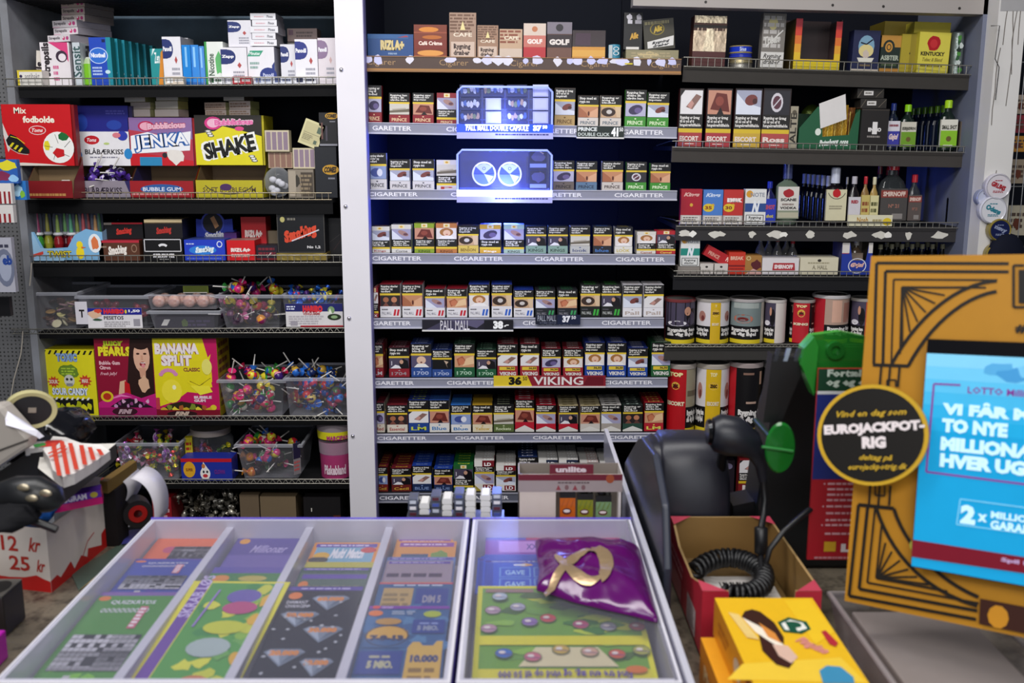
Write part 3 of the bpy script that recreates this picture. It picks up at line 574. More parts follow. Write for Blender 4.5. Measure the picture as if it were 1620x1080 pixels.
# ------------------------------------------------------------ the two lit display boxes
def lit_box(u0, v0, u1, v1, vs, label, sign_art, discs=False):
    Y = D-.052; A = PY(u0, v1, Y); w_ = PY(u1, v1, Y).x-A.x; h_ = PY(u0, v0, Y).z-A.z; hs = (v1-vs)/(v1-v0)*h_
    e = empty('light_display_box', A, label, 'light display box', rot=(0, .006, 0))
    m = M(); c = .012; pts = [(0, 0, hs), (0, 0, h_-c), (c, 0, h_), (w_-c, 0, h_), (w_, 0, h_-c), (w_, 0, hs)]
    m.tube(pts, .0032, '#9fb0ff', 'emit', 6); m.make('rim', e)
    m = M(); m.box(.003, w_-.003, .040, .044, .004, h_-.004, '#18256e', 'gloss')
    a = Art(m, (.003, .040, .004), (w_-.006, 0, 0), (0, 0, h_-.008), 'gloss')
    if not discs:
        for q in range(3): a.rect(.02, .30+q*.235, .98, .325+q*.235, '#4460c8')
        for q in (.01, .25, .5, .76, .985): a.rect(q-.006, .1, q+.006, 1, '#3850b8')
    else: a.rect(.74, .3, .98, .9, '#101a50').rect(0, .1, 1, .2, '#3850b8')
    m.make('back_panel', e)
    m = M(); m.box(-.002, w_+.003, -.006, 0.0, .006, hs, '#1c30b4' if not discs else '#c9d2ff', 'glow'); sign_art(Art(m, (0, -.006, .006), (w_, 0, 0), (0, 0, hs-.006), 'glow')); m.make('lit_sign', e)
    m = M(); m.box(-.002, w_+.003, -.007, -.001, -.010, .006, '#b4b4e8', 'card'); a = Art(m, (0, -.007, -.01), (w_, 0, 0), (0, 0, .016)); a.fine(.4, .5, 1, .9, 1, '#3a3a80', .01); m.make('caption_strip', e)
    m = M(); m.box(0, w_, -.003, -.0015, hs, h_-.004, '#9aa6ff', 'pane'); m.make('cover_pane', e)
    if discs:
        for x in (.28, .555):
            for rr, nm in ((1, 0),):
                m = M(); R = .032; m.lathe([(0, 0), (R, 0), (R, .010), (R*.86, .012), (0, .012)], '#6f86ff', 'emit', 24, ax='y', cols=[None, '#dfe6ff', '#e6ebff', '#5f7cf0'])
                a = Art(m, (-R, -.012, -R), (2*R, 0, 0), (0, 0, 2*R), 'emit'); a.poly([(.5, .5), (.15, .8), (.5, .93), (.85, .8)], '#b9c8ff').poly([(.5, .5), (.85, .8), (.93, .5)], '#3a55d8'); a.poly([(.5, .5), (.15, .8), (.07, .5)], '#3a50d0').rect(.1, .48, .9, .52, '#2a3ca8').poly([(.5, .5), (.7, .12), (.9, .4)], '#c9d4ff').ring(.5, .72, .07, .07, .3, '#3048b8', 10)
                o = m.make('lit_disc', e, loc=(w_*x, .028, hs+(h_-hs)*.40))
    return A, w_, h_, hs, e
A, w_, h_, hs, e1 = lit_box(724, 137, 873, 213, 196, 'lit blue display box holding small packets over the double capsule sign', lambda a: a.rect(0, .8, 1, 1, '#8a9cf0').rect(0, 0, .08, 1, '#1c34b8').text('PALL MALL DOUBLE CAPSULE', .09, .2, .75, .88, '#f6f8ff', 1).rect(.76, 0, 1, 1, '#0a30b0').text('37', .8, .2, .89, .9, '#fff', 3).text('50', .9, .5, .95, .9, '#fff', 1))
k = 0
for rr in range(3):
    for cc in range(4):
        white = cc == 3 or (cc == 1 and rr < 2)
        m = M(); bw = .040 if white else .052; m.box(-bw/2, bw/2, 0, .024, 0, .030, '#c9cdf0' if white else '#1d2448', 'card')
        a = Art(m, (-bw/2, 0, 0), (bw, 0, 0), (0, 0, .030))
        if not white:
            r = random.Random(rr*4+cc)
            for q in range(6): a.blob(.12+q*.155, .55+r.uniform(-.1, .1), .09, .28, r.choice(['#c8cfe8', '#7a8a5a', '#b89a7a', '#4a6ab0', '#d8d8e4']), q+rr*7, 7, .4)
            a.rect(0, 0, 1, .16, '#26305c')
        else: a.rect(.1, .1, .9, .9, '#dcdff6')
        o = m.make('display_packet', loc=(A.x+w_*(.13+cc*.25), A.y+.012, A.z+hs+.002+rr*.034))
        tag(o, f"{'blank pale' if white else 'patterned blue'} mini packet, {['bottom', 'middle', 'top'][rr]} row, {ORD[cc]} column of the lit box", 'cigarette packet', 'mini packets in the lit box'); k += 1
A, w_, h_, hs, e2 = lit_box(724, 237, 872, 314, 300, 'lit blue display box with two round discs over an overexposed sign', lambda a: a.text('PALL MALL', .1, .2, .5, .88, '#ffffff', 1).text('37', .8, .2, .9, .9, '#ffffff', 1), True)
for rr in range(2):
    m = M(); m.box(-.024, .024, 0, .024, 0, .05, '#1a2048', 'card'); a = Art(m, (-.024, 0, 0), (.048, 0, 0), (0, 0, .05)); pic(a, 'dark', .05, .3, .95, .95); a.blob(.5, .6, .35, .25, '#4a4a7a', 5+rr); a.rect(.05, .05, .95, .25, '#8a9ad8')
    tag(m.make('display_packet', loc=(A.x+w_*.86, A.y+.012, A.z+hs+.002+rr*.053)), f"dark mini packet, {['lower', 'upper'][rr]} of two right of the lit discs", 'cigarette packet', 'dark packets beside the discs')
def pt(name, loc, power, col, rad=.05):
    d = bpy.data.lights.new(name, 'POINT'); d.energy = power; d.color = col; d.shadow_soft_size = rad; o = bpy.data.objects.new(name, d); COL.objects.link(o); o.location = loc
# blue point lamps for the lit boxes; pair behind added for back wall glow
pt('led_light_upper', (PY(798, 190, D-.06).x, D-.07, PY(798, 196, D).z), .8, (.3, .4, 1)); pt('led_light_lower', (PY(798, 300, D-.06).x, D-.07, PY(798, 300, D).z), 1.2, (.3, .4, 1))
pt('led_fill_behind', (PY(798, 300, D).x, D+.10, PY(798, 240, D+.12).z), 5, (.08, .16, 1)); pt('led_fill_under', (PY(798, 340, D).x, D+.10, PY(798, 335, D+.12).z), 5, (.08, .16, 1))
# ============================================================ left bay, top shelf: throat sweets and pill boxes
S = SH['L1']
PK = '#d8407c'
def strep(a): a.text('Strepsils', .06, .25, .55, .8, '#3a3038', 1).ell(.72, .5, .06, None, PK).ell(.88, .5, .06, None, '#c04a86').ell(.70, .62, .03, None, '#f3eef0').rect(0, 0, .3, .1, '#e8b8cc')
def stack(v0, vb, u0, u1, n, rz, dy, depth, label0, body='#dcd3d6', gname='flat throat sweet boxes in the leaning stack'):
    for i in range(n):
        a_, b_ = v0+(vb-v0)*i/n, v0+(vb-v0)*(i+1)/n
        bx('throat_sweet_box', label0 % (['topmost', 'second', 'third', 'fourth', 'lowest'][i] if n > 1 else 'single'), 'box', S, u0+i, u1+i, a_+.4, depth, body, strep, dy=dy, vb=b_, rz=rz, side='#8a8488', group=gname, ry=0)
x_, Y_, z_, w_, h_ = S.spot(66, 116, 66, .05)
# flat carton the leaning pile stands on
bx('throat_sweet_box', 'pale flat throat sweet box, %s of its stack under the overhead shelf' % 'lowest of three' , 'box', S, 93, 139, 23.5, .11, '#d9cbc6', strep, dy=.10, vb=35, rz=-.35, side='#7d7470', ry=0)
bx('throat_sweet_box', 'pale flat throat sweet box, middle of three under the overhead shelf', 'box', S, 93, 139, 12, .11, '#d9c6bc', strep, dy=.10, vb=23.3, rz=-.35, side='#7d7470', ry=0)
bx('throat_sweet_box', 'pale flat throat sweet box, topmost of three under the overhead shelf', 'box', S, 92, 139, 0, .11, '#d6bfb2', strep, dy=.10, vb=11.8, rz=-.35, side='#7d7470', ry=0)
bx('throat_sweet_box', 'white flat throat sweet box, upper of the pair under three paler ones', 'box', S, 77, 128, 32, .12, '#e3dce0', strep, dy=.085, vb=43.5, rz=-.4, side='#8d8890', ry=0)
bx('throat_sweet_box', 'white flat throat sweet box, lower of the pair under three paler ones', 'box', S, 79, 130, 43.8, .12, '#e3dce0', strep, dy=.085, vb=55, rz=-.4, side='#8d8890', ry=0)
bx('throat_sweet_box', 'white flat throat sweet box lying right on the upright pink splashed one', 'box', S, 70, 117, 55.5, .12, '#e3dce0', strep, dy=.065, vb=66.5, rz=-.4, side='#8d8890', ry=0)
bx('throat_sweet_box', 'white upright throat sweet box with pink splash and sideways lettering', 'box', S, 69, 114, 67, .02, '#e6dfe3', lambda a: a.text('strepsils', -.36, .50, .78, .72, '#2a2228', 2, 0, math.pi/2).poly([(.3, 1), (.95, 1), (.95, .55), (.75, .8)], PK).ell(.72, .68, .2, None, '#3a2a3c').ell(.74, .66, .13, None, '#e9e0e4').fine(.4, .1, .6, .5, 3, '#d06a94'), dy=.055, rz=.04)
for (u0, u1, rz, lb) in ((67, 70, 0, 'behind it, under the stack'), ):
    for (vt, vb) in ((68, 98), ):
        bx('support_box', 'plain pale carton standing behind the upright pink splashed throat sweet box', 'box', S, 78, 138, 68, .11, '#a7a0a4', dy=.085, rz=-.2)
bx('support_box', 'plain pale carton under the paler throat sweet boxes, behind the leaning stack', 'box', S, 98, 142, 37, .08, '#9a9094', dy=.20)
bx('throat_sweet_box', 'narrow cream sweet box leaning left beside the pink splashed one', 'box', S, 57, 68, 80, .04, '#d8d0c6', lambda a: a.text('ils', -.2, .4, 1.2, .7, '#2a2228', 2, 0, math.pi/2), dy=.06, ry=-.1)
bx('lozenge_box', 'low white and yellow lozenge box lying at the left end', 'box', S, 29, 68, 111, .05, '#e2ded6', lambda a: a.rect(0, 0, .08, 1, '#e0c93a').rect(0, .9, 1, 1, '#d8c23a').ell(.14, .6, .06, None, '#3a3050').text('antibakt', .3, .4, .9, .8, '#77727a', 0), dy=.012)
bx('medicine_box', 'narrow silver box with sideways lettering left of the green bottle', 'box', S, 118, 131, 67, .05, '#c9d0d6', lambda a: a.text('Sensit', -1.3, .45, 2.3, .66, '#3d5a5a', 1, 0, math.pi/2).rect(0, 0, .12, 1, '#2a2a30'), dy=.04)
x, Y, z, w_, h_ = S.spot(133, 150, 72, .05)
e = empty('hand_gel_bottle', (x, Y+.012, z), 'small lime green bottle with black pump cap beside the blue gum boxes', 'bottle')
m = M(); m.lathe([(0, 0), (.014, 0), (.0155, .004), (.0155, h_*.55), (.011, h_*.68), (.006, h_*.74), (0, h_*.74)], '#7fc62c', 'gloss', 14, cols=[None, None, '#83c92e', '#b9cfa0', '#d8dcd0', None]); m.make('bottle_body', e)
m = M(); m.lathe([(.008, h_*.72), (.008, h_*.86), (.003, h_*.88), (.003, h_*.95), (0, h_*.95)], '#1b1b1e', 'gloss', 12); m.box(-.006, .012, -.004, .004, h_*.93, h_, '#1b1b1e', 'gloss'); m.make('pump_cap', e)
def nico(a): a.rect(.78, 0, 1, 1, '#1c8a9c').ell(.4, .62, .42, .16, '#2f6fd0').ring(.4, .62, .44, .17, .08, '#cfe2ff').text('Nicotinell', .05, .58, .72, .68, '#f2f6ff', 2).fine(.08, .2, .55, .4, 3, '#b8cdf4').ell(.78, .28, .12, .04, '#c8e4ee').rect(.6, .9, .75, .96, '#0e1c50')
for i in range(7):
    o = bx('gum_box', 'blue upright nicotine gum box, frontmost of the queue' if i == 0 else 'blue nicotine gum box queued behind the frontmost, only its edge showing', 'box', S, 146+i*11.6, 180+i*11, 59+i*2.2, .03, '#2048b8', nico, dy=.03+i*.043, side='#17797f', top='#1c3f9c', group=None if i == 0 else 'blue gum boxes queued on the top left shelf')
bx('cream_box', 'teal and orange box left of the first white pill box', 'box', S, 241, 262, 77, .05, '#1d8f92', lambda a: a.poly([(.5, 0), (.9, 0), (1, 1), (.8, .9)], '#d98a2c').text('Zen', .3, .6, .7, .9, '#e8f2f2', 1).poly([(.1, .8), (.4, 1), (.2, 1)], '#cfe6e6'), dy=.05)
def pano(arrow='#1f2f6e', acc='#b04a4a', t='Panodil'):
    return lambda a: a.poly([(0, .55), (0, .95), (.25, .95), (.55, .75), (.25, .55)], arrow).ell(.3, .75, .27, .19, arrow).text(t, .03, .7, .5, .8, '#f2f2f6', 2).fine(.45, .1, .9, .38, 3, '#9a9aa6').poly([(.62, .52), (.7, .44), (.78, .52), (.7, .6)], acc)
WB = '#e6e4ea'
bx('pill_box', 'tall white pill box with navy arrow, right of the teal and orange box', 'pill box', S, 261, 290, 58, .07, WB, pano(), dy=.04, side='#b9b9c2')
bx('pill_box', 'tall white box standing behind the bright blue cards', 'pill box', S, 283, 302, 60, .05, '#c9c9d0', dy=.12)
for i, (u0, u1, vt) in enumerate(((291, 304, 71), (304, 317, 71), (317, 326, 73))):
    bx('blister_card', f"bright blue upright card, {['left', 'middle', 'right'][i]} one of three", 'card', S, u0, u1, vt, .012, '#2a86d8', lambda a: a.rect(.35, .45, .6, .95, '#8cc8f6').rect(0, 0, 1, .08, '#1f62b0'), dy=.035+i*.01, mt='gloss', rz=.1*i)
bx('pill_box', 'white and green gum box with sideways lettering', 'box', S, 327, 356, 66, .06, '#e4e8e2', lambda a: a.rect(0, 0, .12, 1, '#3a9a4a').text('Nicotine', -.25, .4, .9, .54, '#2a4a34', 1, 0, math.pi/2).blob(.75, .5, .22, .25, '#5fb26a', 4).rect(.5, 0, 1, .2, '#cfe0d0'), dy=.04)
bx('pill_box', 'white pill box with navy arrow and red mark, under its twin', 'pill box', S, 352, 393, 75, .07, WB, pano(t='Zapp'), dy=.03, side='#a9a9b4')
bx('pill_box', 'white pill box with navy arrow standing on its twin', 'pill box', S, 362, 399, 32, .07, '#dcdae2', pano(t='Zapp'), dy=.045, vb=74.5, side='#a9a9b4')
bx('pill_box', 'white pill box with green corner and navy swoosh, under the flat stack', 'pill box', S, 394, 436, 74, .07, WB, lambda a: a.poly([(0, .75), (.1, .9), (.6, .9), (.45, .75)], '#2f9a78').text('Minutter', .08, .78, .48, .87, '#e8f4f0', 1).ell(.75, .25, .32, .2, '#22347c').poly([(.9, 0), (1, 0), (1, .6), (.9, .5)], '#22347c').text('Panodil', .55, .2, .95, .3, '#cfd4ee', 1).fine(.08, .4, .45, .62, 2, '#88a8a0'), dy=.03, side='#9a9aa8')
for i in range(5):
    v = 21+i*10.4
    bx('pill_box', f"flat white pill box, {['topmost', 'second from top', 'middle', 'second from bottom', 'lowest'][i]} of the five stacked flat", 'pill box', S, 396+(i % 2)*3, 436+(i % 3)*2, v, .09, '#e3e2e8', lambda a: a.text('Pinex', .65, .25, .9, .7, '#5a5a66', 1).fine(.15, .3, .55, .6, 1, '#d8a8b0'), dy=.04, vb=v+10.2, side='#83838c', ry=0, group='flat pill boxes stacked on the top left shelf')
bx('pill_box', 'white pill box with navy arrow, partly hidden right of the flat stack', 'pill box', S, 446, 470, 70, .06, '#dcdbe2', pano(), dy=.05)
bx('pill_box', 'large white pill box with navy arrow and small print', 'pill box', S, 469, 504, 62, .06, WB, pano('#242f80'), dy=.03)
bx('pill_box', 'white pill box with faded mauve arrow beside the white post', 'pill box', S, 505, 533, 60, .06, '#dfd6dc', pano('#8a7292', '#caa'), dy=.03)
bx('pill_box', 'brownish flat box lying behind the white pill boxes', 'box', S, 455, 502, 45, .06, '#8a7470', lambda a: a.rect(.05, .5, .2, .9, '#6a4a5a').fine(.3, .3, .9, .8, 2, '#5a4a4a'), dy=.14, vb=66)
bx('support_box', 'plain carton holding up the brownish flat box behind the pill boxes', 'box', S, 458, 500, 67, .06, '#77706c', dy=.14)
for i, (u0, u1, c, f) in enumerate(((262, 292, '#d8c9b8', '#fff'), (330, 352, '#e6e6e8', '#2c5c3c'), (353, 368, '#dcdce2', '#a0a0b0'), (368, 398, '#b3303a', '#e8e0e2'), (402, 430, '#cfd2dc', '#7a86b0'), (432, 462, '#d9dbe4', '#55608c'), (466, 500, '#e0e0e6', '#22284c'))):
    cn = ['tan', 'white and green', 'plain white', 'red', 'pale blue', 'grey white', 'white and navy'][i]
    bx('flat_box', f'thin {cn} box lying flat against the top left wire rail', 'box', S, u0, u1, 121, .016, c, lambda a: a.rect(.1, .2, .4, .8, f).fine(.5, .2, .95, .8, 1, f), dy=.008)

# ============================================================ left bay, second shelf: bubblegum displays
S = SH['L2']
def display_box(u0, u1, vt, vm, tcol, head_col, head_art, tray_art, label, uw=None, dy=.03, lean=.0, scoop=False, depth=.16, back='#7a6448'):
    """counter display: low tray in front, header card standing at its back edge"""
    ta, tb = uw or (u0, u1); x, Y, z, w_, h_ = S.spot(ta, tb, vm+24, dy)
    e = empty('sweet_display_box', (x, Y, z), label, 'display box', rot=(0, -S.tilt, 0))
    m = M(); fh = h_; hb = fh*1.9
    m.box(-w_/2, w_/2, 0, .0015, 0, fh, tcol); m.box(-w_/2, w_/2, depth, depth+.0015, 0, hb+.02, back)
    for sx in (-1, 1):
        X = sx*w_/2; P = [(X, 0, 0), (X, depth, 0), (X, depth, hb+.02), (X, .06, hb), (X, .012, fh)]
        m.face(P, back, 'card'); m.face([(p[0]+sx*.0012, p[1], p[2]) for p in P], tcol)
    m.box(-w_/2, w_/2, 0, depth, .0, .002, back); zh = PY(u0, vm, Y+.052).z-z; m.box(-w_/2+.002, w_/2-.002, .052, depth, zh, PY(u0, vt, Y+.052).z-z-.001, tcol); tray_art(Art(m, (-w_/2, 0, 0), (w_, 0, 0), (0, 0, fh))); m.make('tray', e)
    # header card
    dh = .045; A = PY(u0, vm, Y+dh); B = PY(u1, vm, Y+dh); T = PY(u0, vt, Y+dh)
    m = M(); W = B.x-A.x; Hh = T.z-A.z; m.box(0, W, 0, .003, 0, Hh, head_col); head_art(Art(m, (0, 0, 0), (W, 0, 0), (0, 0, Hh)))
    o = m.make('header_card', e, loc=(A.x-x, dh, A.z-z), rot=(-lean, 0, 0)); return e, x, Y, z, w_
def ball_art(a):
    a.rect(0, 0, 1, 1, '#c8141c').poly([(0, .7), (.06, .5), (.13, .38), (.05, .22), (0, .5)], '#d8d0cc')
    a.text('Mix', .18, .85, .36, .95, '#f0ead8', 1).text('fodbolde', .3, .70, .76, .81, '#f0ead8', 2)
    a.ell(.5, .58, .125, .075, '#e8e0dc').ell(.5, .58, .115, .065, '#c8141c').text('Toms', .42, .55, .58, .61, '#f4eeea', 1, 1)
    a.poly([(.03, .42), (.1, .52), (.18, .48), (.26, .38), (.36, .26), (.36, .2), (.28, .19), (.14, .24), (.05, .34)], '#141414')
    for q in range(3): a.poly([(.07+q*.06, .32-q*.04), (.12+q*.06, .38-q*.04), (.15+q*.06, .37-q*.04), (.1+q*.06, .30-q*.04)], '#d8c822')
    a.line([(.1, .48), (.2, .45), (.3, .36)], .01, '#d8c822').line([(.05, .3), (.2, .2), (.34, .18)], .008, '#c9c4bc')
    cx, cy, R = .79, .30, .225; ry = R*a.ar; a.ell(cx, cy, R, ry, '#f0eeea', 24)
    a.poly([(cx+R*.42*math.cos(q*1.2566+1.9), cy+ry*.34*math.sin(q*1.2566+1.9)-ry*.35) for q in range(5)], '#c81a20')
    a.blob(cx+.08, cy+ry*.68, .075, .075, '#1f6b34', 2, 7, .15).blob(cx-R*.75, cy+.03, .05, .09, '#e0d028', 3, 6, .1)
    for q in range(5):
        t = q*1.2566+1.57; a.line([(cx+R*.4*math.cos(t), cy-ry*.1+ry*.36*math.sin(t)), (cx+R*.9*math.cos(t+.2), cy+ry*.85*math.sin(t+.2))], .006, '#3a3a3a')
    a.poly([(0, 0), (0, .035), (.25, .05), (.6, .03), (.9, .0)], '#e0d6cc')
display_box(10, 118, 165, 262, '#7c1218', '#c8141c', ball_art, lambda a: a.fine(.05, .1, .9, .35, 1, '#b08048', .02), 'red football chewing gum display box with a black boot and a football', uw=(44, 116), dy=-.052, depth=.075)
def blue_art(a):
    a.rect(0, 0, 1, 1, '#1d2080').rect(.12, 0, 1, .57, '#e8e6ea').fine(.62, .85, .95, .93, 2, '#4a4aa8', .02)
    a.ell(.2, .72, .1, .14, '#2340a0').ell(.75, .68, .13, .08, '#2340a0').ell(.35, .43, .13, .075, '#c01c28').text('Toms', .27, .4, .43, .46, '#f6eef0', 1, 1)
    a.text('BLÅBÆRKISS', .22, .19, .88, .30, '#1a1820', 1).fine(.3, .12, .8, .16, 1, '#8a8a98').ell(.08, .18, .09, .09, '#2a86c8').ell(.96, .2, .07, .09, '#2a86c8').ell(.6, .37, .05, .02, '#b8cc7a').ell(.88, .5, .09, .08, '#2c3aa8').ell(.78, .51, .07, .045, '#d87a86')
display_box(116, 208, 167, 262, '#2a2458', '#1d2080', blue_art, lambda a: a.poly([(.0, 0), (.05, 1), (.9, 1), (1, 0)], '#8d8490').text('BLÅBÆRKISS', .2, .2, .85, .72, '#2a2230', 1), 'blue and white sweet display box with lollipop sticks, left of the graffiti one')
def pile(S_, names, u0, u1, v0, v1, dy, n, make, label, cat, group, seed, depth=.06):
    r = random.Random(seed); protos = []
    for i in range(n):
        u = r.uniform(u0, u1); v = r.uniform(v0, v1); Y = S_.Y+dy+r.uniform(0, depth); p = PY(u, v, Y)
        k = i % len(names)
        if k >= len(protos): o = make(k); protos.append(o); 
        else: o = copy_tree(protos[k])
        o.location = p; o.rotation_euler = (r.uniform(-2.4, 2.4), r.uniform(-1.5, 1.5), r.uniform(0, 6.28)); tag(o, label, cat, group)
LP = []
def lolly(cols, stick='#e6e2dc', R=.0155, L=.062, hs=(1, 1, .85)):
    e = empty('wrapped_lollipop', (0, 0, 0), 'x', 'lollipop')
    m = M(); m.tube([(0, 0, R*.5), (0, 0, L)], .0019, stick, 'card', 6); m.make('stick', e)
    m = M(); r = random.Random(str(cols)); m.ball((0, 0, 0), R, lambda i: cols[(i//3) % len(cols)] if r.random() < .7 else r.choice(cols), 'gloss', 9, 6, hs); m.lathe([(R*.35, R*.6), (R*.25, R*1.0), (R*.8, R*1.7)], cols[0], 'gloss', 8, cols=[cols[-1], cols[0]]); m.make('wrapped_head', e)
    return e
LC = [['#e0307c', '#f0a83c', '#a82c6a'], ['#2a6ac8', '#d8303c', '#e8d440'], ['#3a9a44', '#c82c58', '#e8e0d0'], ['#b8224c', '#f0a0b8', '#3a1f6a'], ['#e0cc34', '#b04a28', '#2f7a3c'], ['#2a1c3c', '#8a2a5c', '#c8a03a']]
def lollies(S_, u0, u1, v0, v1, dy, n, where, seed, pal=None, depth=.1):
    P = pal or LC; pile(S_, P, u0, u1, v0, v1, dy, n, lambda k: lolly(P[k]), f'wrapped lollipop with white stick {where}', 'lollipop', f'lollipops {where}', seed, depth)
lollies(S, 128, 200, 272, 288, .05, 10, 'in the blueberry display tray', 3, [['#4a2c8a', '#1c1430', '#6a4ab0'], ['#20163c', '#5a3a9a', '#d8d0e8']], .03)
lollies(S, 60, 105, 288, 296, .07, 3, 'in the football display tray', 5, [['#6a1418', '#2a1010', '#8a2a20']], .02)
def jenka(a):
    a.rect(0, 0, 1, 1, '#8b6aa0').poly([(0, 0), (0, .75), (1, .55), (1, 0)], '#b83a4c').poly([(0, 0), (0, .3), (1, .1), (1, 0)], '#c81c28').rect(.15, 0, .5, .18, '#2c86b8')
    a.ell(.28, .82, .13, .11, '#b81c50').ell(.28, .82, .1, .085, '#e8a8bc').text('Bubblicious', .3, .77, .9, .9, '#e9b6c8', 3, 0, .05, out='#b01c48')
    a.poly([(.02, .25), (.95, .32), (.98, .72), (.5, .62), (.3, .7), (.03, .62)], '#f2f2f6').text('JENKA', .06, .3, .95, .68, '#2b5fa8', 5, 0, .08).text('JENKA', .09, .32, .93, .66, '#f6f6fa', 1, 0, .08).blob(.72, .2, .16, .16, '#e8e2dc', 8, 12, .3).ell(.55, .22, .04, None, '#2a2a30')
def jt(a): a.rect(0, 0, 1, 1, '#9c1a22').ell(.5, .5, .34, .3, '#2d5a9c').text('BUBBLE GUM', .2, .38, .8, .62, '#dfe4f2', 1).fine(.02, .1, .98, .3, 1, '#d08a8a')
display_box(207, 307, 186, 262, '#a01a22', '#8b6aa0', jenka, jt, 'lilac and red bubblegum display box with white graffiti lettering')
def shake(a):
    a.rect(0, 0, 1, 1, '#2a2622').poly([(0, 0), (0, .62), (.3, .68), (.42, .78), (.68, .7), (1, .58), (1, 0)], '#e2d622').ell(.28, .84, .13, .13, '#d83a86').ell(.28, .84, .09, .09, '#f0b8d0').text('Bubblicious', .3, .80, .88, .92, '#e87ab0', 3, 0, .03, out='#f8dcea')
    a.text('SHAKE', .08, .17, .93, .57, '#f4f4f0', 5, 0, .2).text('SHAKE', .12, .2, .90, .53, '#141310', 2, 0, .2).ell(.67, .73, .07, .045, '#d84a86')
    for (cx, cy) in ((.2, .68), (.84, .18)):
        for q in range(3): a.ell(cx+q*.02, cy-q*.045, .05, .028, '#e8e8e4').ring(cx+q*.02, cy-q*.045, .05, .028, .3, '#3a3a38', 10)
def st(a): a.rect(0, 0, 1, 1, '#b8ac24').text('SOFT BUBBLEGUM', .1, .3, .9, .6, '#5a4a30', 1).ell(.45, .6, .09, .2, '#4a2c5c').arc(.5, 1.1, .4, .9, 3.6, 5.8, .015, '#4a4430')
display_box(311, 416, 182, 261, '#c2b626', '#2a2622', shake, st, 'yellow and black bubblegum display box with bold slanting lettering')
# white boxes lying on top of the header cards
def wb(u0, u1, v0, v1, label, body='#dad6d2', side='#8f9060', rz=-.25, dy=.09, art=None): bx('matchbox_pack', label, 'box', S, u0, u1, v0, .05, body, art or (lambda a: a.rect(0, 0, 1, .08, '#b9b09c')), dy=dy, vb=v1, rz=rz, side=side, ry=0)
gx = '#cbb5a8'
wb(205, 240, 173, 185, 'grey white pack at the bottom left above the graffiti display', '#cfc2bc'); wb(205, 240, 162, 172.8, 'grey white pack in the middle left above the graffiti display', '#b7aca8'); wb(195, 232, 150, 161.8, 'white pack on top of the left pile above the graffiti display')
wb(243, 285, 173, 185, 'white pack at the bottom of the right pile above the graffiti display', '#d8ccc6', '#c2b0a6'); wb(244, 284, 160, 172.8, 'white pack in the middle of the right pile, yellowish side', '#d2cac0', '#b3ac6a'); wb(245, 284, 146, 159.8, 'white pack topping the right pile above the graffiti display')
sp_ = lambda a: a.fine(.05, .15, .95, .85, 2, '#a88a78', .04, 9)
wb(323, 360, 174, 183.5, 'speckled pack at bottom left above the yellow black display', '#d6c2b8', art=sp_); wb(322, 359, 162, 173.8, 'speckled pack on the left above the yellow black display', '#cdb4a4', art=sp_)
wb(361, 398, 173, 183.5, 'speckled pack at bottom right above the yellow black display', '#d2c2bc', art=sp_); wb(361, 398, 160, 172.8, 'speckled pack in the middle right above the yellow black display', '#d8c6be', art=sp_); wb(352, 388, 147, 159.8, 'plain white pack topping the pile above the yellow black display', '#dad4d0', '#5c5148')
# the header cards carry the piles: a carton behind each
def lil(a):
    a.rect(.02, .04, .98, .96, '#cbbfa8')
    for q in range(4): a.rect(.06+q*.235, .08, .24+q*.235, .92, '#8f7c8c')
bx('battery_pack', 'square pack with four lilac strips, upper left of its cluster', 'box', S, 420, 458, 206, .03, '#cfc4a4', lil, dy=.05, vb=240)
bx('battery_pack', 'square pack with brown strips under the upper lilac one', 'box', S, 425, 463, 240.5, .03, '#b39a80', lambda a: [a.rect(.05+q*.24, .05, .24+q*.24, .95, '#8c6a5c') for q in range(4)], dy=.06, vb=266)
bx('battery_pack', 'square pack with lilac strips below the tilted cream card', 'box', S, 464, 500, 234, .03, '#cfc4a4', lil, dy=.05, vb=267)
bx('score_card', 'cream card pack tilted to the left above the lilac pack', 'card', S, 470, 503, 190, .012, '#d6cfa0', lambda a: a.rect(.08, .1, .92, .92, '#c4bc90').line([(.1, .5), (.9, .5)], .02, '#77705a').rect(.7, .6, .9, .85, '#5a6a5a').rect(.7, .15, .85, .3, '#5a6a5a').fine(.12, .2, .6, .45, 4, '#8a8468', .03), dy=.045, vb=231, ry=-.38)
x, Y, z, w_, h_ = S.spot(420, 455, 264, .03)
e = empty('clear_bag', (x, Y, z), 'crumpled clear bag of white sweets beside the yellow tray', 'bag')
m = M(); r = random.Random(4)
for q in range(7): m.ball((r.uniform(-.02, .02), .02+r.uniform(0, .02), .012+q*.006), .011, '#d8d8dc', 'card', 8, 5, (1, .6, .8))
m.make('sweets', e)['kind'] = 'stuff'; m = M(); m.ball((0, .025, h_/2), h_/2, '#e8ecf2', 'clear', 9, 7, (.95, .6, 1)); m.make('bag_film', e)
bx('photo_box', 'taupe box with dark pattern inside a clear sleeve', 'box', S, 457, 497, 268, .05, '#8d8274', lambda a: a.rect(.5, .05, .98, .9, '#4a4036').fine(.45, .1, .95, .85, 5, '#8a7a62', .05).blob(.35, .6, .12, .2, '#3a352e', 3).rect(.02, .05, .3, .95, '#a89c8c'), dy=.03)
def comes(v): return lambda a: a.ell(.72, v, .38, .1, '#c8962a').text('COMES', .42, v-.06, 1.0, v+.06, '#2a1c10', 3, 1).fine(.6, v-.2, .95, v-.14, 1, '#8a8a94')
bx('gadget_box', 'black box with gold oval lettering beside the white post', 'box', S, 500, 534, 232, .08, '#1b1d24', comes(.55), dy=.04)
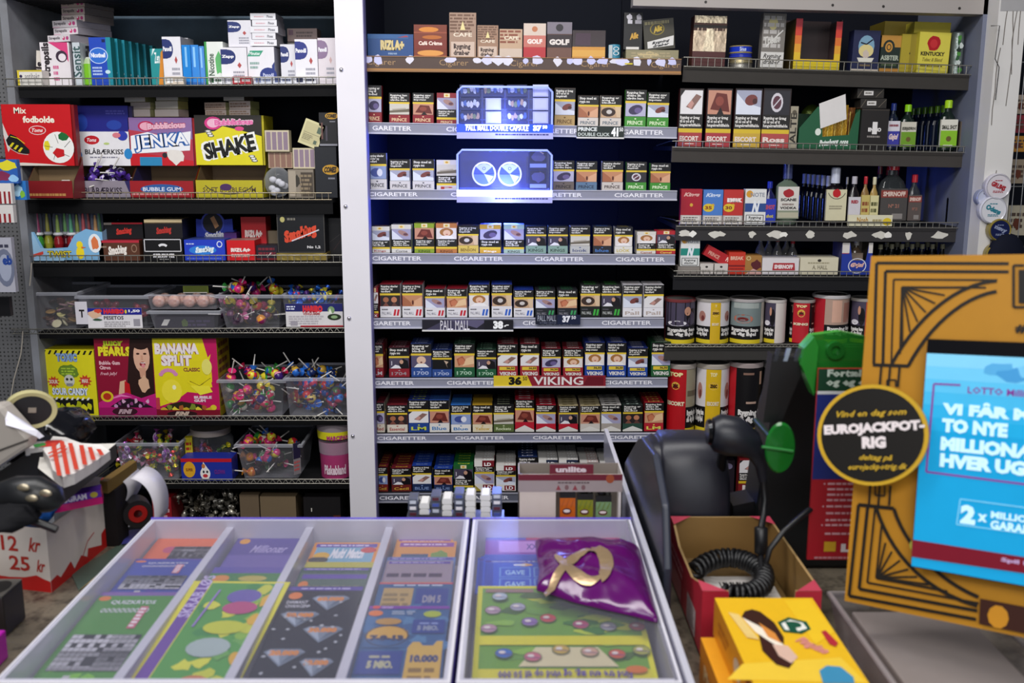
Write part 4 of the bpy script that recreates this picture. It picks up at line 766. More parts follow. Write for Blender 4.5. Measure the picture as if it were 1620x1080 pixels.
bx('gadget_box', 'black box with gold lettering on top, beside the white post', 'box', S, 506, 534, 178, .08, '#17161a', lambda a: comes(.9)(a).rect(.1, .2, .2, .7, '#6a4a44').rect(.35, .15, .45, .6, '#4a4450').rect(0, .0, 1, .06, '#8a8a94'), dy=.045, vb=231)
m = M(); 
for q in range(2): pass

# ============================================================ left bay, third shelf: rolling papers
S = SH['L3']
x, Y, z, w_, h_ = S.spot(38, 165, 362, .02); hb = h_
e = empty('sweet_display_box', (x, Y, z), 'pale blue open tray of little coloured drink bottles with a yellow duckling', 'display box')
m = M(); m.box(-w_/2, w_/2, 0, .12, 0, .002, '#6aa8d8')
a_ = [(-w_/2, 0), (w_/2, 0), (w_/2, hb*.9), (w_*.30, hb), (w_*.15, hb*.8), (0.06*w_, hb*.42), (-w_*.24, hb*.38), (-w_*.34, hb*.9), (-w_/2, hb*.92)]
m.prism(a_, 0, .0015, '#7fb4dc'); a = Art(m, (-w_/2, 0, 0), (w_, 0, 0), (0, 0, hb))
a.poly([(.0, .9), (.14, .9), (.22, .4), (.5, .36), (.5, 0), (.02, 0)], '#9ec8e8').poly([(.02, .12), (.25, .3), (.25, .2), (.02, .04)], '#d84a3c').text('TWIST', .3, .1, .6, .32, '#3a3420', 4).text('TWIST', .3, .11, .6, .31, '#e0cc3a', 1)
a.ell(.71, .25, .05, .2, '#f0d828').ell(.71, .5, .04, .12, '#f0d828').poly([(.73, .45), (.79, .42), (.73, .38)], '#e0682c').ell(.9, .55, .08, .3, '#e8f0f6').blob(.9, .55, .05, .2, '#e07a4a', 4).ell(.06, .7, .05, .14, '#e8a05a')
for sx in (-1, 1): m.face([(sx*w_/2, 0, 0), (sx*w_/2, .12, 0), (sx*w_/2, .12, hb*1.2), (sx*w_/2, 0, hb*.9)], '#8fb8d8')
m.make('tray', e)
for i, (u, c, t) in enumerate(((61, '#3f8f3a', '#c8306c'), (76, '#a9a83a', '#e0d83a'), (92, '#8c1c24', '#b8d84a'), (104, '#5c1a28', '#8ad86a'), (113, '#8c1c24', '#5ac88a'), (123, '#3a2a2c', '#c8d84a'), (133, '#7c1a22', '#d8403c'), (141, '#8c1c24', '#e05a4c'), (152, '#3a1418', '#d89a3a'), (158, '#26301c', '#6ad85a'))):
    p = PY(u, 405, Y+.03+(i % 2)*.025); hh = PY(u, 336+(i % 3)*1.5, Y+.03).z-z; cn = ['green', 'yellow', 'red', 'dark red', 'bright red', 'brown', 'cherry red', 'ruby red', 'dark brown', 'blackish green'][i]
    b = empty('drink_bottle', (p.x, p.y+.012, z+.0022), f'tiny {cn} drink bottle with clear cone cap in the pale blue tray', 'bottle', 'tiny drink bottles in the blue tray')
    m = M(); m.lathe([(0, 0), (.011, 0), (.0135, .012), (.0105, .026), (.0135, .04), (.012, .054), (.008, .062)], c, 'gloss', 12); m.lathe([(.009, .062), (.014, .066), (.011, .072)], '#dfe0e6', 'gloss', 12); m.make('bottle_body', b)
    m = M(); m.lathe([(.006, .072), (.0045, hh*.8), (.0025, hh*.96), (0, hh*.97)], t, 'gloss', 10); m.lathe([(.011, .072), (.0115, hh*.9), (.009, hh)], '#c9d4f0', 'clear', 12); m.make('cone_cap', b)
def logo(t, col, y0=.3, y1=.7, x0=.2, x1=.8, rot=.12): return lambda a: a.text(t, x0, y0, x1, y1, col, 3, 1, rot)
bx('rolling_paper_box', 'black rolling paper box with red lettering on the brown one', 'rolling paper box', S, 166, 227, 352, .09, '#141216', lambda a: logo('Smoking', '#c8342c', .2, .68, .3, .72)(a).rect(.12, .9, 1, 1, '#b82430').rect(0, .86, .2, 1, '#8a8078'), dy=.05, vb=378)
bx('rolling_paper_box', 'brown rolling paper box with white slanted lettering and red top edge', 'rolling paper box', S, 158, 222, 380, .10, '#5a3626', lambda a: logo('Smoking', '#f0e8e0', .2, .75, .22, .7)(a).rect(.08, .88, 1, 1, '#b82c3c').ring(.87, .6, .07, .2, .25, '#9a7a64').fine(.03, .6, .2, .75, 1, '#a08a78'), dy=.02, top='#8a2430')
bx('rolling_paper_box', 'black rolling paper box with white outlined frame', 'rolling paper box', S, 228, 290, 377, .10, '#121114', lambda a: a.frame(.04, .42, .96, .95, .02, '#e8e6ea').arc(.5, .3, .19, .42, 1.0, 2.1, .06, '#f0eef2').text('SUPER KING SIZE', .24, .12, .78, .32, '#e6e4e8', 4).fine(.4, .02, .65, .1, 1, '#8a8a8a'), dy=.018)
bx('rolling_paper_box', 'black box with red lettering under a gold foil flap', 'rolling paper box', S, 230, 289, 347, .10, '#161317', lambda a: logo('Smoking', '#b8322c', .15, .6, .3, .72)(a).rect(0, .84, 1, 1, '#c8b48c').rect(0, .78, 1, .83, '#5a4a34'), dy=.03, vb=376.5, top='#c8b48c', rz=.03)
x, Y, z, w_, h_ = S.spot(312, 372, 362, .11)
e = empty('rolling_paper_display', (x, Y, z), 'royal blue rolling paper display with round black topped header', 'display box')
m = M(); zt = PY(340, 334, Y).z-z; hs = PY(340, 346, Y).z-z; R = .034
pts = [(-w_/2, 0), (w_/2, 0), (w_/2*.95, hs)] + [(R*math.cos(t)*1.0-.004, zt-R+R*math.sin(t)) for t in [math.pi*q/10 for q in range(1, 10)]] + [(-w_/2*.95, hs)]
m.prism(pts, 0, .004, '#2136a8'); a = Art(m, (-w_/2, 0, 0), (w_, 0, 0), (0, 0, zt)); a.ell(.46, .74, .26, .22, '#14121c').ring(.46, .74, .3, .25, .08, '#4a56b8').poly([(.4, .85), (.5, .9), (.62, .68), (.52, .62)], '#b8865a').text('Smoking', .22, .38, .82, .56, '#f2f2fa', 3, 1, .1).ell(.14, .3, .07, .07, '#8a96dc')
m.make('header_card', e); m = M(); m.box(-w_/2, w_/2, .004, .03, 0, hs*.7, '#1c2e96'); m.make('tray', e)
bx('rolling_paper_box', 'royal blue rolling paper box with pale glowing lettering', 'rolling paper box', S, 293, 357, 379, .10, '#2340c4', lambda a: a.ell(.45, .5, .34, .22, '#2f80dc').text('Smoking', .26, .32, .74, .68, '#e6f4fa', 4, 1, .08).ring(.87, .78, .07, .16, .3, '#dfe8f8').fine(.05, .75, .25, .85, 1, '#c9d4f4').fine(.05, .05, .95, .15, 1, '#6a80e0'), dy=.02, top='#3a4a90')
bx('rolling_paper_box', 'small purple box peeking out behind the royal blue one', 'rolling paper box', S, 356, 376, 368, .04, '#4a2470', dy=.08)
RZ = lambda y0, y1: (lambda a: a.text('RIZLA+', .14, y0, .84, y1, '#f0dcd8', 4).fine(.15, .15, .85, .35, 2, '#e8a8a0', .03))
bx('rolling_paper_box', 'tall red rolling paper box standing behind the low red one', 'rolling paper box', S, 384, 423, 343, .06, '#b81c24', RZ(.5, .68), dy=.09)
bx('rolling_paper_box', 'low red rolling paper box with white lettering at the rail', 'rolling paper box', S, 360, 404, 380, .07, '#d0181f', RZ(.42, .62), dy=.018, top='#a87a70')
bx('rolling_paper_box', 'dark low box right of the red one', 'rolling paper box', S, 406, 440, 388, .06, '#201b28', lambda a: a.fine(.1, .3, .9, .9, 2, '#7a2430', .05).line([(.5, .2), (.7, .5)], .03, '#dcdcdc').rect(0, 0, 1, .12, '#7c1c24'), dy=.03)
bx('small_carton', 'small beige carton behind the dark low box', 'box', S, 420, 441, 365, .03, '#8a7a62', dy=.11, vb=386)
bx('support_box', 'black carton under the small beige one', 'box', S, 418, 442, 387, .04, '#1a171a', dy=.11)
bx('rolling_paper_box', 'large black framed rolling paper box with orange red lettering', 'rolling paper box', S, 440, 515, 337, .09, '#0f1016', lambda a: a.frame(.01, .01, .99, .99, .012, '#4f4c48').text('Smoking', .12, .28, .86, .66, '#d8482c', 4, 1, .28).line([(.3, .3), (.88, .58)], .025, '#d4cfd6').ell(.12, .84, .05, .07, '#b8b070').fine(.22, .8, .4, .9, 1, '#77736a').text('No 1,2', .62, .1, .9, .18, '#d8d6d8', 2), dy=.02, vb=400)
bx('gold_tray', 'thin gold card strip under the large black framed box', 'card', S, 438, 517, 400.3, .09, '#a8924c', dy=.018, mt='foil')
bx('gadget_box', 'black box with faint lines behind the rail beside the post', 'box', S, 520, 548, 345, .08, '#141217', lambda a: a.line([(.1, .4), (.7, .6)], .03, '#3a3436').line([(.3, .2), (.8, .5)], .02, '#4a2c2c'), dy=.08)

# ============================================================ clear tubs
def tub(S_, u0, u1, vt, label, dy=.02, depth=.2, taper=.9, lip=.006, group=None, name='plastic_tub', mt='clear', col='#cfd0d8', lid=None):
    x, Y, z, w_, h_ = S_.spot(u0, u1, vt, dy); e = empty(name, (x, Y, z), label, 'tub', group)
    m = M(); W, B = w_/2, w_/2*taper; d0 = depth*(1-taper)/2
    def ringp(hw, y0, y1, zz): return [(-hw, y0, zz), (hw, y0, zz), (hw, y1, zz), (-hw, y1, zz)]
    b, t = ringp(B, d0, depth-d0, .001), ringp(W, 0, depth, h_)
    for i in range(4): j = (i+1) % 4; m.face([b[i], b[j], t[j], t[i]], col, mt)
    m.face(b, col, mt); t2 = ringp(W+lip, -lip, depth+lip, h_-.002)
    for i in range(4):
        j = (i+1) % 4; m.face([t[i], t[j], t2[j], t2[i]], '#d6d8e2', 'milky')
        t3 = ringp(W+lip, -lip, depth+lip, h_-.009); m.face([t2[i], t2[j], t3[j], t3[i]], '#d6d8e2', 'milky')
    m.make('tub_wall', e); return e, x, Y, z, w_, h_
def sweet_disc(col, R=.0135):
    m = M(); m.lathe([(0, -.003), (R*.8, -.003), (R, -.001), (R, .001), (R*.8, .003), (0, .003)], col, 'card', 12); o = m.make('sweet'); return o
S = SH['L4']
tub(S, 17, 125, 462, 'clear tub of pale yellow and brown button sweets at the left end', taper=.86, depth=.22)
SC = ['#d8cf86', '#3a2420', '#a8844c', '#5a3a2c', '#e0d8b0', '#7a5a3c', '#b08a8c']
r = random.Random(21); ps = []
for i in range(70):
    k = i % 7
    if i < 7: o = sweet_disc(SC[k]); ps.append(o)
    else: o = ps[k].copy(); COL.objects.link(o)
    zz = r.random(); p = PY(r.uniform(34, 118), 512-zz*r.uniform(8, 40), S.Y+.045+r.uniform(0, .1)); o.location = p; o.rotation_euler = (r.uniform(-1, 1), r.uniform(-1, 1), 0)
    cn = ['pale yellow', 'black', 'tan', 'dark brown', 'cream', 'brown', 'dusty pink'][k]; tag(o, f'{cn} button sweet in the leftmost clear tub', 'sweet', f'{cn} button sweets in the tub')
bx('sticker_label', 'white sticker with one dark letter between the two left tubs', 'label', S, 121, 140, 477, .001, '#d8d4dc', lambda a: a.text('T', .3, .3, .75, .65, '#2a2628', 2), dy=.008, vb=513)
tub(S, 127, 236, 467, 'clear tub of dark red sweets behind a blue and white label', taper=.88, depth=.22)
pile(S, [0, 1, 2], 145, 228, 478, 512, .05, 34, lambda k: (lambda m: (m.ball((0, 0, 0), .012, ['#6a2030', '#8a2c3a', '#4a1826'][k], 'gloss', 8, 5, (1.3, .8, .7)), m.make('sweet'))[1])(M()), 'dark red sweet in the tub behind the blue and white label', 'sweet', 'dark red sweets in the tub', 8, .1)
def haribo(t2):
    return lambda a: a.rect(0, .66, 1, 1, '#22268c').text('HARIBO', .3, .7, .68, .96, '#d8303c', 4).blob(.15, .7, .12, .2, '#e0b89a', 3).blob(.2, .85, .07, .1, '#d84a34', 5).text(t2, .3, .42, .66, .6, '#1f1c22', 1).fine(.3, .05, .8, .35, 3, '#a8a4a8', .02).rect(.84, .1, .96, .45, '#9a96a0').text('1,50', .76, .76, .97, .92, '#f2f2f6', 2).ell(.71, .82, .02, .1, '#e0cc3a').blob(.18, .42, .08, .06, '#3a5a44', 6)
bx('shelf_label', 'blue and white sweet label reading PESETOS', 'label', S, 140, 226, 487, .0012, '#e2dee2', haribo('PESETOS'), dy=.009, vb=519)
tub(S, 238, 348, 491, 'low clear lidded tub, dark inside, under the pink balls', taper=.9, depth=.2)
bx('sweet_tray', 'dark carton inside the low clear tub under the pink balls', 'tray', S, 246, 340, 501, .16, '#2a2432', lambda a: a.poly([(.1, .3), (.16, .8), (.26, .8), (.2, .3)], '#e0ddd4').blob(.5, .5, .06, .3, '#5a6a3a', 4).fine(.55, .2, .95, .8, 2, '#4a3f5c', .04), dy=.04)
tub(S, 236, 347, 466, 'clear tub of sugared pink balls stacked on the low dark one', taper=.93, depth=.2, dy=.021).__class__
# raise it on the lower tub
o = bpy.data.objects['plastic_tub.003']; zl = PY(290, 490, S.Y+.021).z; ht = PY(290, 466, S.Y+.021).z
o.location.z = zl+.001; 
for ch in o.children: ch.scale.z = (ht-zl)/(ht-o.location.z+ (zl+.001-SH['L4'].z(o.location.x)))
r = random.Random(2)
for i in range(8):
    m_ = M(); 
    if i == 0:
        rr = random.Random(9); m_.ball((0, 0, 0), .0178, lambda q: rr.choice(['#e2b3a4', '#e8c4b8', '#dca898', '#e6bca8']), 'matte', 14, 10); pb = m_.make('sugared_ball')
        o = pb
    else: o = pb.copy(); COL.objects.link(o)
    u = [252, 276, 300, 322, 262, 288, 312, 333][i]; p = PY(u, 483, S.Y+.05+(i//4)*.04); o.location = (p.x, p.y, zl+.02); tag(o, 'pale pink sugared ball in the stacked clear tub', 'sweet', 'pink sugared balls')
bx('lid_card', 'green and yellow card lying on the pink ball tub', 'card', S, 290, 330, 452, .002, '#7a8a34', lambda a: a.rect(.05, .1, .95, .9, '#66762a').rect(0, 0, .95, .15, '#e8e6e0'), dy=.09, vb=464)
tub(S, 347, 448, 466, 'clear tub heaped with flower coloured lollipops on the upper tub shelf', taper=.82, depth=.2)
lollies(S, 362, 432, 474, 512, .04, 30, 'in the upper heaped tub', 31, [['#c84a7a', '#e89a3a', '#8a2a5c'], ['#e07ab0', '#c83a6a', '#f0c8d8'], ['#3a1f3a', '#6a3a5c', '#8a6a3c'], ['#b0a03a', '#c8443a', '#4a5a2c']], .12)
lollies(S, 358, 440, 452, 468,   .05, 9, 'on top of the upper heaped tub', 33, None, .1)
tub(S, 449, 546, 466, 'clear tub of blue wrapped sweets beside the white post', taper=.9, depth=.2)
bx('shelf_label', 'navy and white liquorice label stuck on the tub by the post', 'label', S, 453, 543, 480, .0012, '#dad6d8', lambda a: a.rect(0, .66, 1, 1, '#1f2266').text('HARIBO', .3, .62, .65, .92, '#d8303c', 4).text('VINGUMMI', .3, .5, .6, .62, '#b05a5a', 2).fine(.02, .72, .18, .92, 2, '#d8dcf0').ell(.8, .72, .06, .16, '#7a9a6a').ell(.85, .42, .12, .14, '#22301c').ell(.85, .42, .06, .07, '#8aa87a').poly([(.74, .55), (.78, .8), (.82, .55)], '#e0e6d8').fine(.05, .1, .7, .5, 4, '#b8b2b8', .02).rect(.25, 0, 1, .06, '#b02a34').rect(.08, .06, .2, .25, '#a09aa4'), dy=.008, vb=517)
WC = [['#2a6ac8', '#e0d040', '#1f3f9a'], ['#3a7ad8', '#a8c8f0', '#2a4aa8'], ['#4a2a6a', '#2a5ac0', '#c0304c']]
SV_ = None
def wrapped(k, P=WC, L=.02):
    c = P[k]; m = M(); rr = random.Random(k); m.ball((0, 0, 0), .0105, lambda q: rr.choice(c), 'foil' if P is SV_ else 'gloss', 8, 5, (1.4, .8, .8)); m.lathe([(.002, .013), (.009, .013+L*.5)], c[0], 'foil', 7, ax='x'); m.lathe([(.002, -.013), (.009, -.013-L*.5)], c[1], 'foil', 7, ax='x'); return m.make('wrapped_sweet')
pile(S, WC, 460, 535, 458, 476, .04, 26, wrapped, 'blue foil wrapped sweet in the tub beside the white post', 'sweet', 'blue wrapped sweets beside the post', 12, .12)
lollies(S, 500, 520, 462, 470, .06, 1, 'among the blue wrapped sweets', 35, [['#2a6ac8', '#e0d040']], .02)

# ============================================================ left bay, fifth shelf
S = SH['L5']
def sour(a):
    a.rect(0, 0, 1, 1, '#e0d61e')
    for q in range(9): a.poly([(.02+q*.11, .93), (.06+q*.11, .93), (.1+q*.11, .99), (.06+q*.11, .99)], '#1a1a14')
    a.text('TOXIC', .28, .82, .68, .95, '#4a5a9a', 6).text('TOXIC', .28, .82, .68, .95, '#8fb0d8', 2).blob(.5, .68, .19, .1, '#6a8a2a', 3, 16, .2).fine(.36, .62, .64, .74, 3, '#a8c83a', .03).ell(.5, .54, .1, .09, '#cfcfc8').ell(.46, .56, .025, .02, '#2a2a2c').ell(.54, .56, .025, .02, '#2a2a2c').rect(.44, .46, .56, .5, '#8a8a90')
    a.burst(.2, .52, .12, .09, '#c83a2a').burst(.8, .54, .13, .1, '#c83a2a').text('SOUR', .12, .49, .28, .55, '#e8dcc8', 2).text('MAX', .74, .51, .86, .57, '#e8dcc8', 2)
    a.text('SOUR CANDY', .16, .32, .84, .43, '#5a6a9c', 7).text('SOUR CANDY', .16, .32, .84, .43, '#dfe8f4', 2).rect(.08, .05, .92, .27, '#15150f')
    for q in range(8): a.blob(.14+q*.1, .13+.03*(q % 2), .06, .06, ['#d8d41c', '#c8c818', '#a8b014'][q % 3], q, 7, .4)
    for q in range(8): a.poly([(.1+q*.1, .25), (.14+q*.1, .25), (.17+q*.1, .29), (.13+q*.1, .29)], '#e8e8e0')
bx('sour_candy_box', 'bright yellow sour candy box with black hazard stripes', 'candy box', S, 72, 158, 553, .07, '#d8cc1c', sour, dy=.03, rz=-.08, side='#b8a81c', top='#cfc21c')
def pearls(a):
    a.rect(0, 0, 1, 1, '#8c1030').text('JUICY', .14, .88, .5, .96, '#b8c82a', 5).text('PEARLS', .06, .77, .62, .89, '#7a3a10', 8).text('PEARLS', .06, .77, .62, .89, '#e8dc2c', 3).text('Bubble Gum\nCitron', .06, .6, .42, .71, '#e8b8c0', 2).text('Fresh Jelly!', .07, .52, .36, .57, '#e0a8b4', 1, 1)
    a.poly([(.62, 1), (.5, .3), (.56, .2), (.98, .2), (1, 1)], '#2a1512').ell(.80, .76, .14, .20, '#dfae94').ell(.80, .93, .15, .08, '#2a1512').poly([(.74, .62), (.86, .62), (.85, .5), (.76, .5)], '#d09a80').ell(.74, .8, .03, .012, '#3a1c16').ell(.86, .8, .03, .012, '#3a1c16').ell(.81, .67, .05, .03, '#8a2028').ell(.82, .65, .03, .025, '#e08a90').rect(.78, .68, .86, .69, '#f0e8e4').poly([(.79, .78), (.82, .78), (.825, .725), (.785, .725)], '#cf9a80')
    a.blob(.82, .42, .09, .1, '#dcb090', 3).poly([(.36, .28), (.4, .45), (.5, .47), (.5, .25)], '#dcb090').poly([(.46, .25), (.48, .46), (.56, .42), (.58, .25)], '#c0141c')
    a.poly([(0, .18), (.2, .26), (.5, .31), (.75, .24), (1, .3), (1, .12), (.75, .1), (0, .08)], '#c01c78').poly([(.1, .2), (.4, .29), (.6, .25), (.4, .26)], '#e87ab8')
    a.ell(.16, .26, .11, .07, '#d8c024').ell(.16, .26, .07, .045, '#b83018').poly([(.2, .13), (.4, .22), (.55, .24), (.8, .18), (.95, .12), (.6, .1)], '#23101e')
    for q in range(9): a.blob(.3+q*.07, .14+.03*(q % 3), .03, .03, ['#c08ab8', '#8a3a78', '#d8a8c8'][q % 3], q, 6, .4)
    a.rect(0, 0, 1, .12, '#a01060').ell(.45, .07, .22, .055, '#3a1022').text('FINI', .33, .04, .58, .1, '#b89aa4', 4, 1)
bx('gum_display_box', 'magenta pearl bubblegum box picturing a laughing woman', 'gum box', S, 158, 249, 534, .12, '#8c1030', pearls, dy=.025, side='#6a0c28', top='#5a0c22')
def banana(a):
    a.rect(0, 0, 1, 1, '#e2d41c').poly([(.78, 1), (.84, .8), (.9, .6), (.9, .45), (.72, .3), (.5, .32), (.3, .2), (.0, .12), (0, 0), (1, 0), (1, 1)], '#c0145c').poly([(.9, .8), (.84, .6), (.86, .45), (.6, .35), (.55, .5), (.7, .62)], '#e2d41c')
    a.text('BANANA', .03, .8, .72, .94, '#8a1c34', 10).text('BANANA', .03, .8, .72, .94, '#f0e4e4', 3).text('SPLIT', .12, .65, .6, .79, '#8a1c34', 10).text('SPLIT', .12, .65, .6, .79, '#f0e4e4', 3).text('CLASSIC', .46, .58, .72, .63, '#8a4a34', 2)
    for q in range(7):
        t = .5+q*.36; a.ell(.22+.13*math.cos(t), .5+.1*math.sin(t), .035, .025, '#d88ab8')
    a.ell(.26, .33, .16, .15, '#f0e03a').ell(.3, .38, .03, .03, '#f8f4c8').poly([(.5, .46), (.62, .36), (.9, .38), (.86, .56), (.75, .4)], '#e8d820').poly([(.55, .4), (.7, .28), (.9, .32), (.85, .4)], '#f0e43a').line([(.55, .46), (.7, .4), (.88, .5)], .008, '#7a6a14')
    a.ell(.83, .64, .08, .1, '#e8e070').text('BUBBLE\nGUM', .6, .19, .88, .27, '#e8c8d4', 3).ell(.9, .12, .05, .035, '#d8c82c')
    a.poly([(0, .04), (.2, .16), (.4, .2), (.7, .16), (.95, .03)], '#2a2210')
    for q in range(9): a.blob(.12+q*.09, .09+.03*(q % 2), .05, .04, ['#c8a82a', '#7a8a2a', '#e0d03a', '#a85a2a'][q % 4], q, 7, .4)
    a.rect(0, 0, 1, .09, '#7c0c24').ell(.4, .04, .24, .04, '#2c0c12').text('FINI', .28, .015, .52, .07, '#c8b0a0', 4, 1).rect(0, .1, .06, .25, '#c0384c')
bx('gum_display_box', 'yellow and pink banana bubblegum box with white bubble lettering', 'gum box', S, 249, 349, 535, .12, '#d8ca1c', banana, dy=.025, side='#a89018', top='#c8ba1c', sart=lambda a: a.fine(.1, .1, .9, .95, 8, '#6a3a28', .06))
tub(S, 350, 452, 600, 'clear tub heaped with bright lollipops right of the banana box', taper=.86, depth=.2)
lollies(S, 362, 440, 608, 646, .04, 30, 'in the lower heaped tub by the banana box', 41, None, .12); lollies(S, 362, 444, 585, 602, .05, 10, 'on top of the tub by the banana box', 43, None, .1)
tub(S, 454, 552, 597, 'clear tub of blue and yellow lollipops against the white post', taper=.92, depth=.2)
lollies(S, 464, 545, 604, 646, .04, 30, 'in the lower tub against the post', 45, [['#2a6ac8', '#e0cc3a', '#c8343c'], ['#1f4fa8', '#2a86d8', '#c83a5c'], ['#2a3a5c', '#4a6a3c', '#8a2a4c'], ['#a8343c', '#d8c06a', '#3a2a4c']], .12); lollies(S, 464, 545, 580, 598, .06, 11, 'on top of the tub against the post', 47, [['#2a6ac8', '#1c2a5c', '#c8a03a']], .1)
# ============================================================ sixth shelf
S = SH['L6']
tub(S, 188, 286, 700, 'clear tub of mixed foil sweets left of the clown box', taper=.9, depth=.2)
MC = [['#c83a6a', '#e8a0c0', '#d8d0dc'], ['#e0cc2a', '#c83a2c', '#3a8a3c'], ['#a85ab8', '#e0c8e8', '#6a3a8a'], ['#c82c34', '#e8e0d8', '#8a1c24'], ['#5a8a3c', '#d8d03a', '#2a4a24']]
pile(S, MC, 196, 280, 704, 748, .04, 40, lambda k: wrapped(k, MC), 'mixed foil wrapped sweet in the tub left of the clown box', 'sweet', 'foil sweets left of the clown box', 51, .12)
pile(S, MC, 205, 270, 690, 702, .06, 10, lambda k: wrapped(k, MC), 'mixed foil wrapped sweet on top of the tub left of the clown box', 'sweet', 'foil sweets topping that tub', 52, .1)
x, Y, z, w_, h_ = S.spot(292, 362, 683, .09)
e = empty('sweet_jar', (x, Y+.06, z), 'clear jar of green and red sweets with pale lid behind the clown box', 'jar')
m = M(); R = w_/2; m.lathe([(0, 0), (R, 0), (R, h_*.7), (R*.85, h_*.85)], '#c8ccd0', 'clear', 20); m.make('jar_wall', e); m = M(); m.lathe([(R*.9, h_*.85), (R*.9, h_), (0, h_)], '#b8aca0', 'card', 20); m.make('lid', e)
pile(S, MC, 300, 355, 705, 748, .10, 24, lambda k: wrapped(k, MC), 'green and red wrapped sweet inside the pale lidded jar', 'sweet', 'sweets in the pale lidded jar', 53, .07)
bx('clown_box', 'low blue box with red top edge, yellow disc and white clown face', 'box', S, 288, 368, 725, .06, '#22329c', lambda a: a.rect(0, .84, 1, 1, '#c01c2c').ell(.16, .5, .12, .36, '#e0a828').text('SUPER', .09, .42, .23, .56, '#8a4a1c', 2).poly([(.38, .3), (.44, .85), (.54, .5), (.56, .2)], '#ece8e6').ell(.47, .32, .1, .28, '#f0ece8').ell(.47, .22, .05, .08, '#c8343c').ell(.44, .4, .02, .06, '#1c1c2c').ell(.51, .4, .02, .06, '#1c1c2c').ell(.44, .66, .035, .1, '#c87a44').text('CLOWN', .65, .3, .86, .5, '#6a2a8a', 3), dy=.015)
for q in range(14):
    pass
bx('candy_pack', 'yellow upright pack standing behind the clown box', 'packet', S, 296, 307, 692, .02, '#c8b822', lambda a: a.fine(.1, .1, .9, .9, 6, '#a8301c', .15), dy=.07, rz=.2)
tub(S, 377, 478, 702, 'clear tub of big lollipops and wrapped bars on the lower shelf', taper=.84, depth=.2)
lollies(S, 392, 462, 715, 748, .04, 20, 'in the lower tub of wrapped bars', 55, [['#d88a2a', '#c8642c'], ['#3a2430', '#2a1c28'], ['#5a7a5c', '#8aa88c'], ['#c83a7a', '#3a6ab8', '#d8c83a']], .12)
lollies(S, 390, 465, 690, 704, .06, 10, 'on top of the lower tub of wrapped bars', 57, None, .08)
bx('shelf_label', 'navy and white label slanting on the lower tub', 'label', S, 464, 478, 700, .001, '#8a8488', lambda a: a.rect(0, .5, 1, 1, '#1f1c3c').fine(.05, .1, .9, .45, 3, '#c05a5a', .1), dy=.012, rz=.9, vb=750)
x, Y, z, w_, h_ = S.spot(500, 556, 672, .02); R = w_/2
e = empty('sweet_bucket', (x, Y+R, z), 'round clear bucket with pink wrap and yellow band against the post', 'bucket')
m = M(); m.lathe([(R*.86, 0), (R*.9, h_*.42), (R*.95, h_*.66)], '#b0447c', 'card', 24, cols=['#a8386c', None]); m.lathe([(R*.95, h_*.66), (R*.98, h_*.7)], '#cfc8d0', 'clear', 24); m.lathe([(R*.93, h_*.44), (R*.97, h_*.66)], '#c8c4cc', 'milky', 24); m.make('bucket_wall', e)
m = M(); m.lathe([(R*1.0, h_*.72), (R*1.02, h_*.86)], '#d8d022', 'card', 24); m.lathe([(R*1.02, h_*.86), (R*1.04, h_), (R*.9, h_), (R*.85, h_*.92), (R*.3, h_*.9), (0, h_*.9)], '#8d8388', 'card', 24, cols=[None, None, None, '#1c1a1e', '#1c1a1e']); m.make('lid_rim', e)
def wraptext(parent, s_, R, z0, z1, t0, t1, col, y=0):
    vs, fs, rr = glyphs(s_, 2, 0); m = M(); m.grid([(R*math.cos(t0+(t1-t0)*a), R*math.sin(t0+(t1-t0)*a), z0+(z1-z0)*b) for a, b in vs], fs, col, 'card', False); return m.make('lettering', parent)
wraptext(e, 'Påskebland', R*.92, h_*.08, h_*.26, math.pi*1.3, math.pi*1.75, '#e8d0dc'); wraptext(e, 'MARCIPAN', R*1.03, h_*.72, h_*.80, math.pi*1.4, math.pi*1.8, '#b02c78')
# ============================================================ lowest left shelf, half hidden by the counter
S = SH['L7']
bx('red_carton', 'red carton at the left end of the lowest shelf', 'box', S, 244, 274, 787, .1, '#8c1820', lambda a: a.fine(.1, .2, .9, .9, 4, '#c8a0a0', .06), dy=.03)
SV = [['#b8b4ac', '#6a665e', '#e8e4d8'], ['#8a8478', '#3a3630', '#cfcabc'], ['#5a5448', '#a8a294', '#1c1a18']]
SV_ = SV
pile(S, SV, 284, 372, 778, 838, .06, 80, lambda k: wrapped(k, SV), 'silver foil wrapped sweet heaped on the lowest left shelf', 'sweet', 'silver foil sweets on the lowest shelf', 61, .12)
bx('open_carton', 'plain brown carton with flap raised, right of the silver sweets', 'carton', S, 382, 412, 782, .12, '#6f5f4c', dy=.03); bx('open_carton', 'wider brown carton with slanting flap beside the post', 'carton', S, 414, 470, 785, .12, '#77664f', dy=.03)
bx('dark_carton', 'nearly black carton at the right end of the lowest left shelf', 'carton', S, 482, 540, 786, .1, '#1c1a1c', lambda a: a.rect(.2, .6, .23, .7, '#c8c4bc').rect(.8, .0, 1, .5, '#5a2c18'), dy=.03)
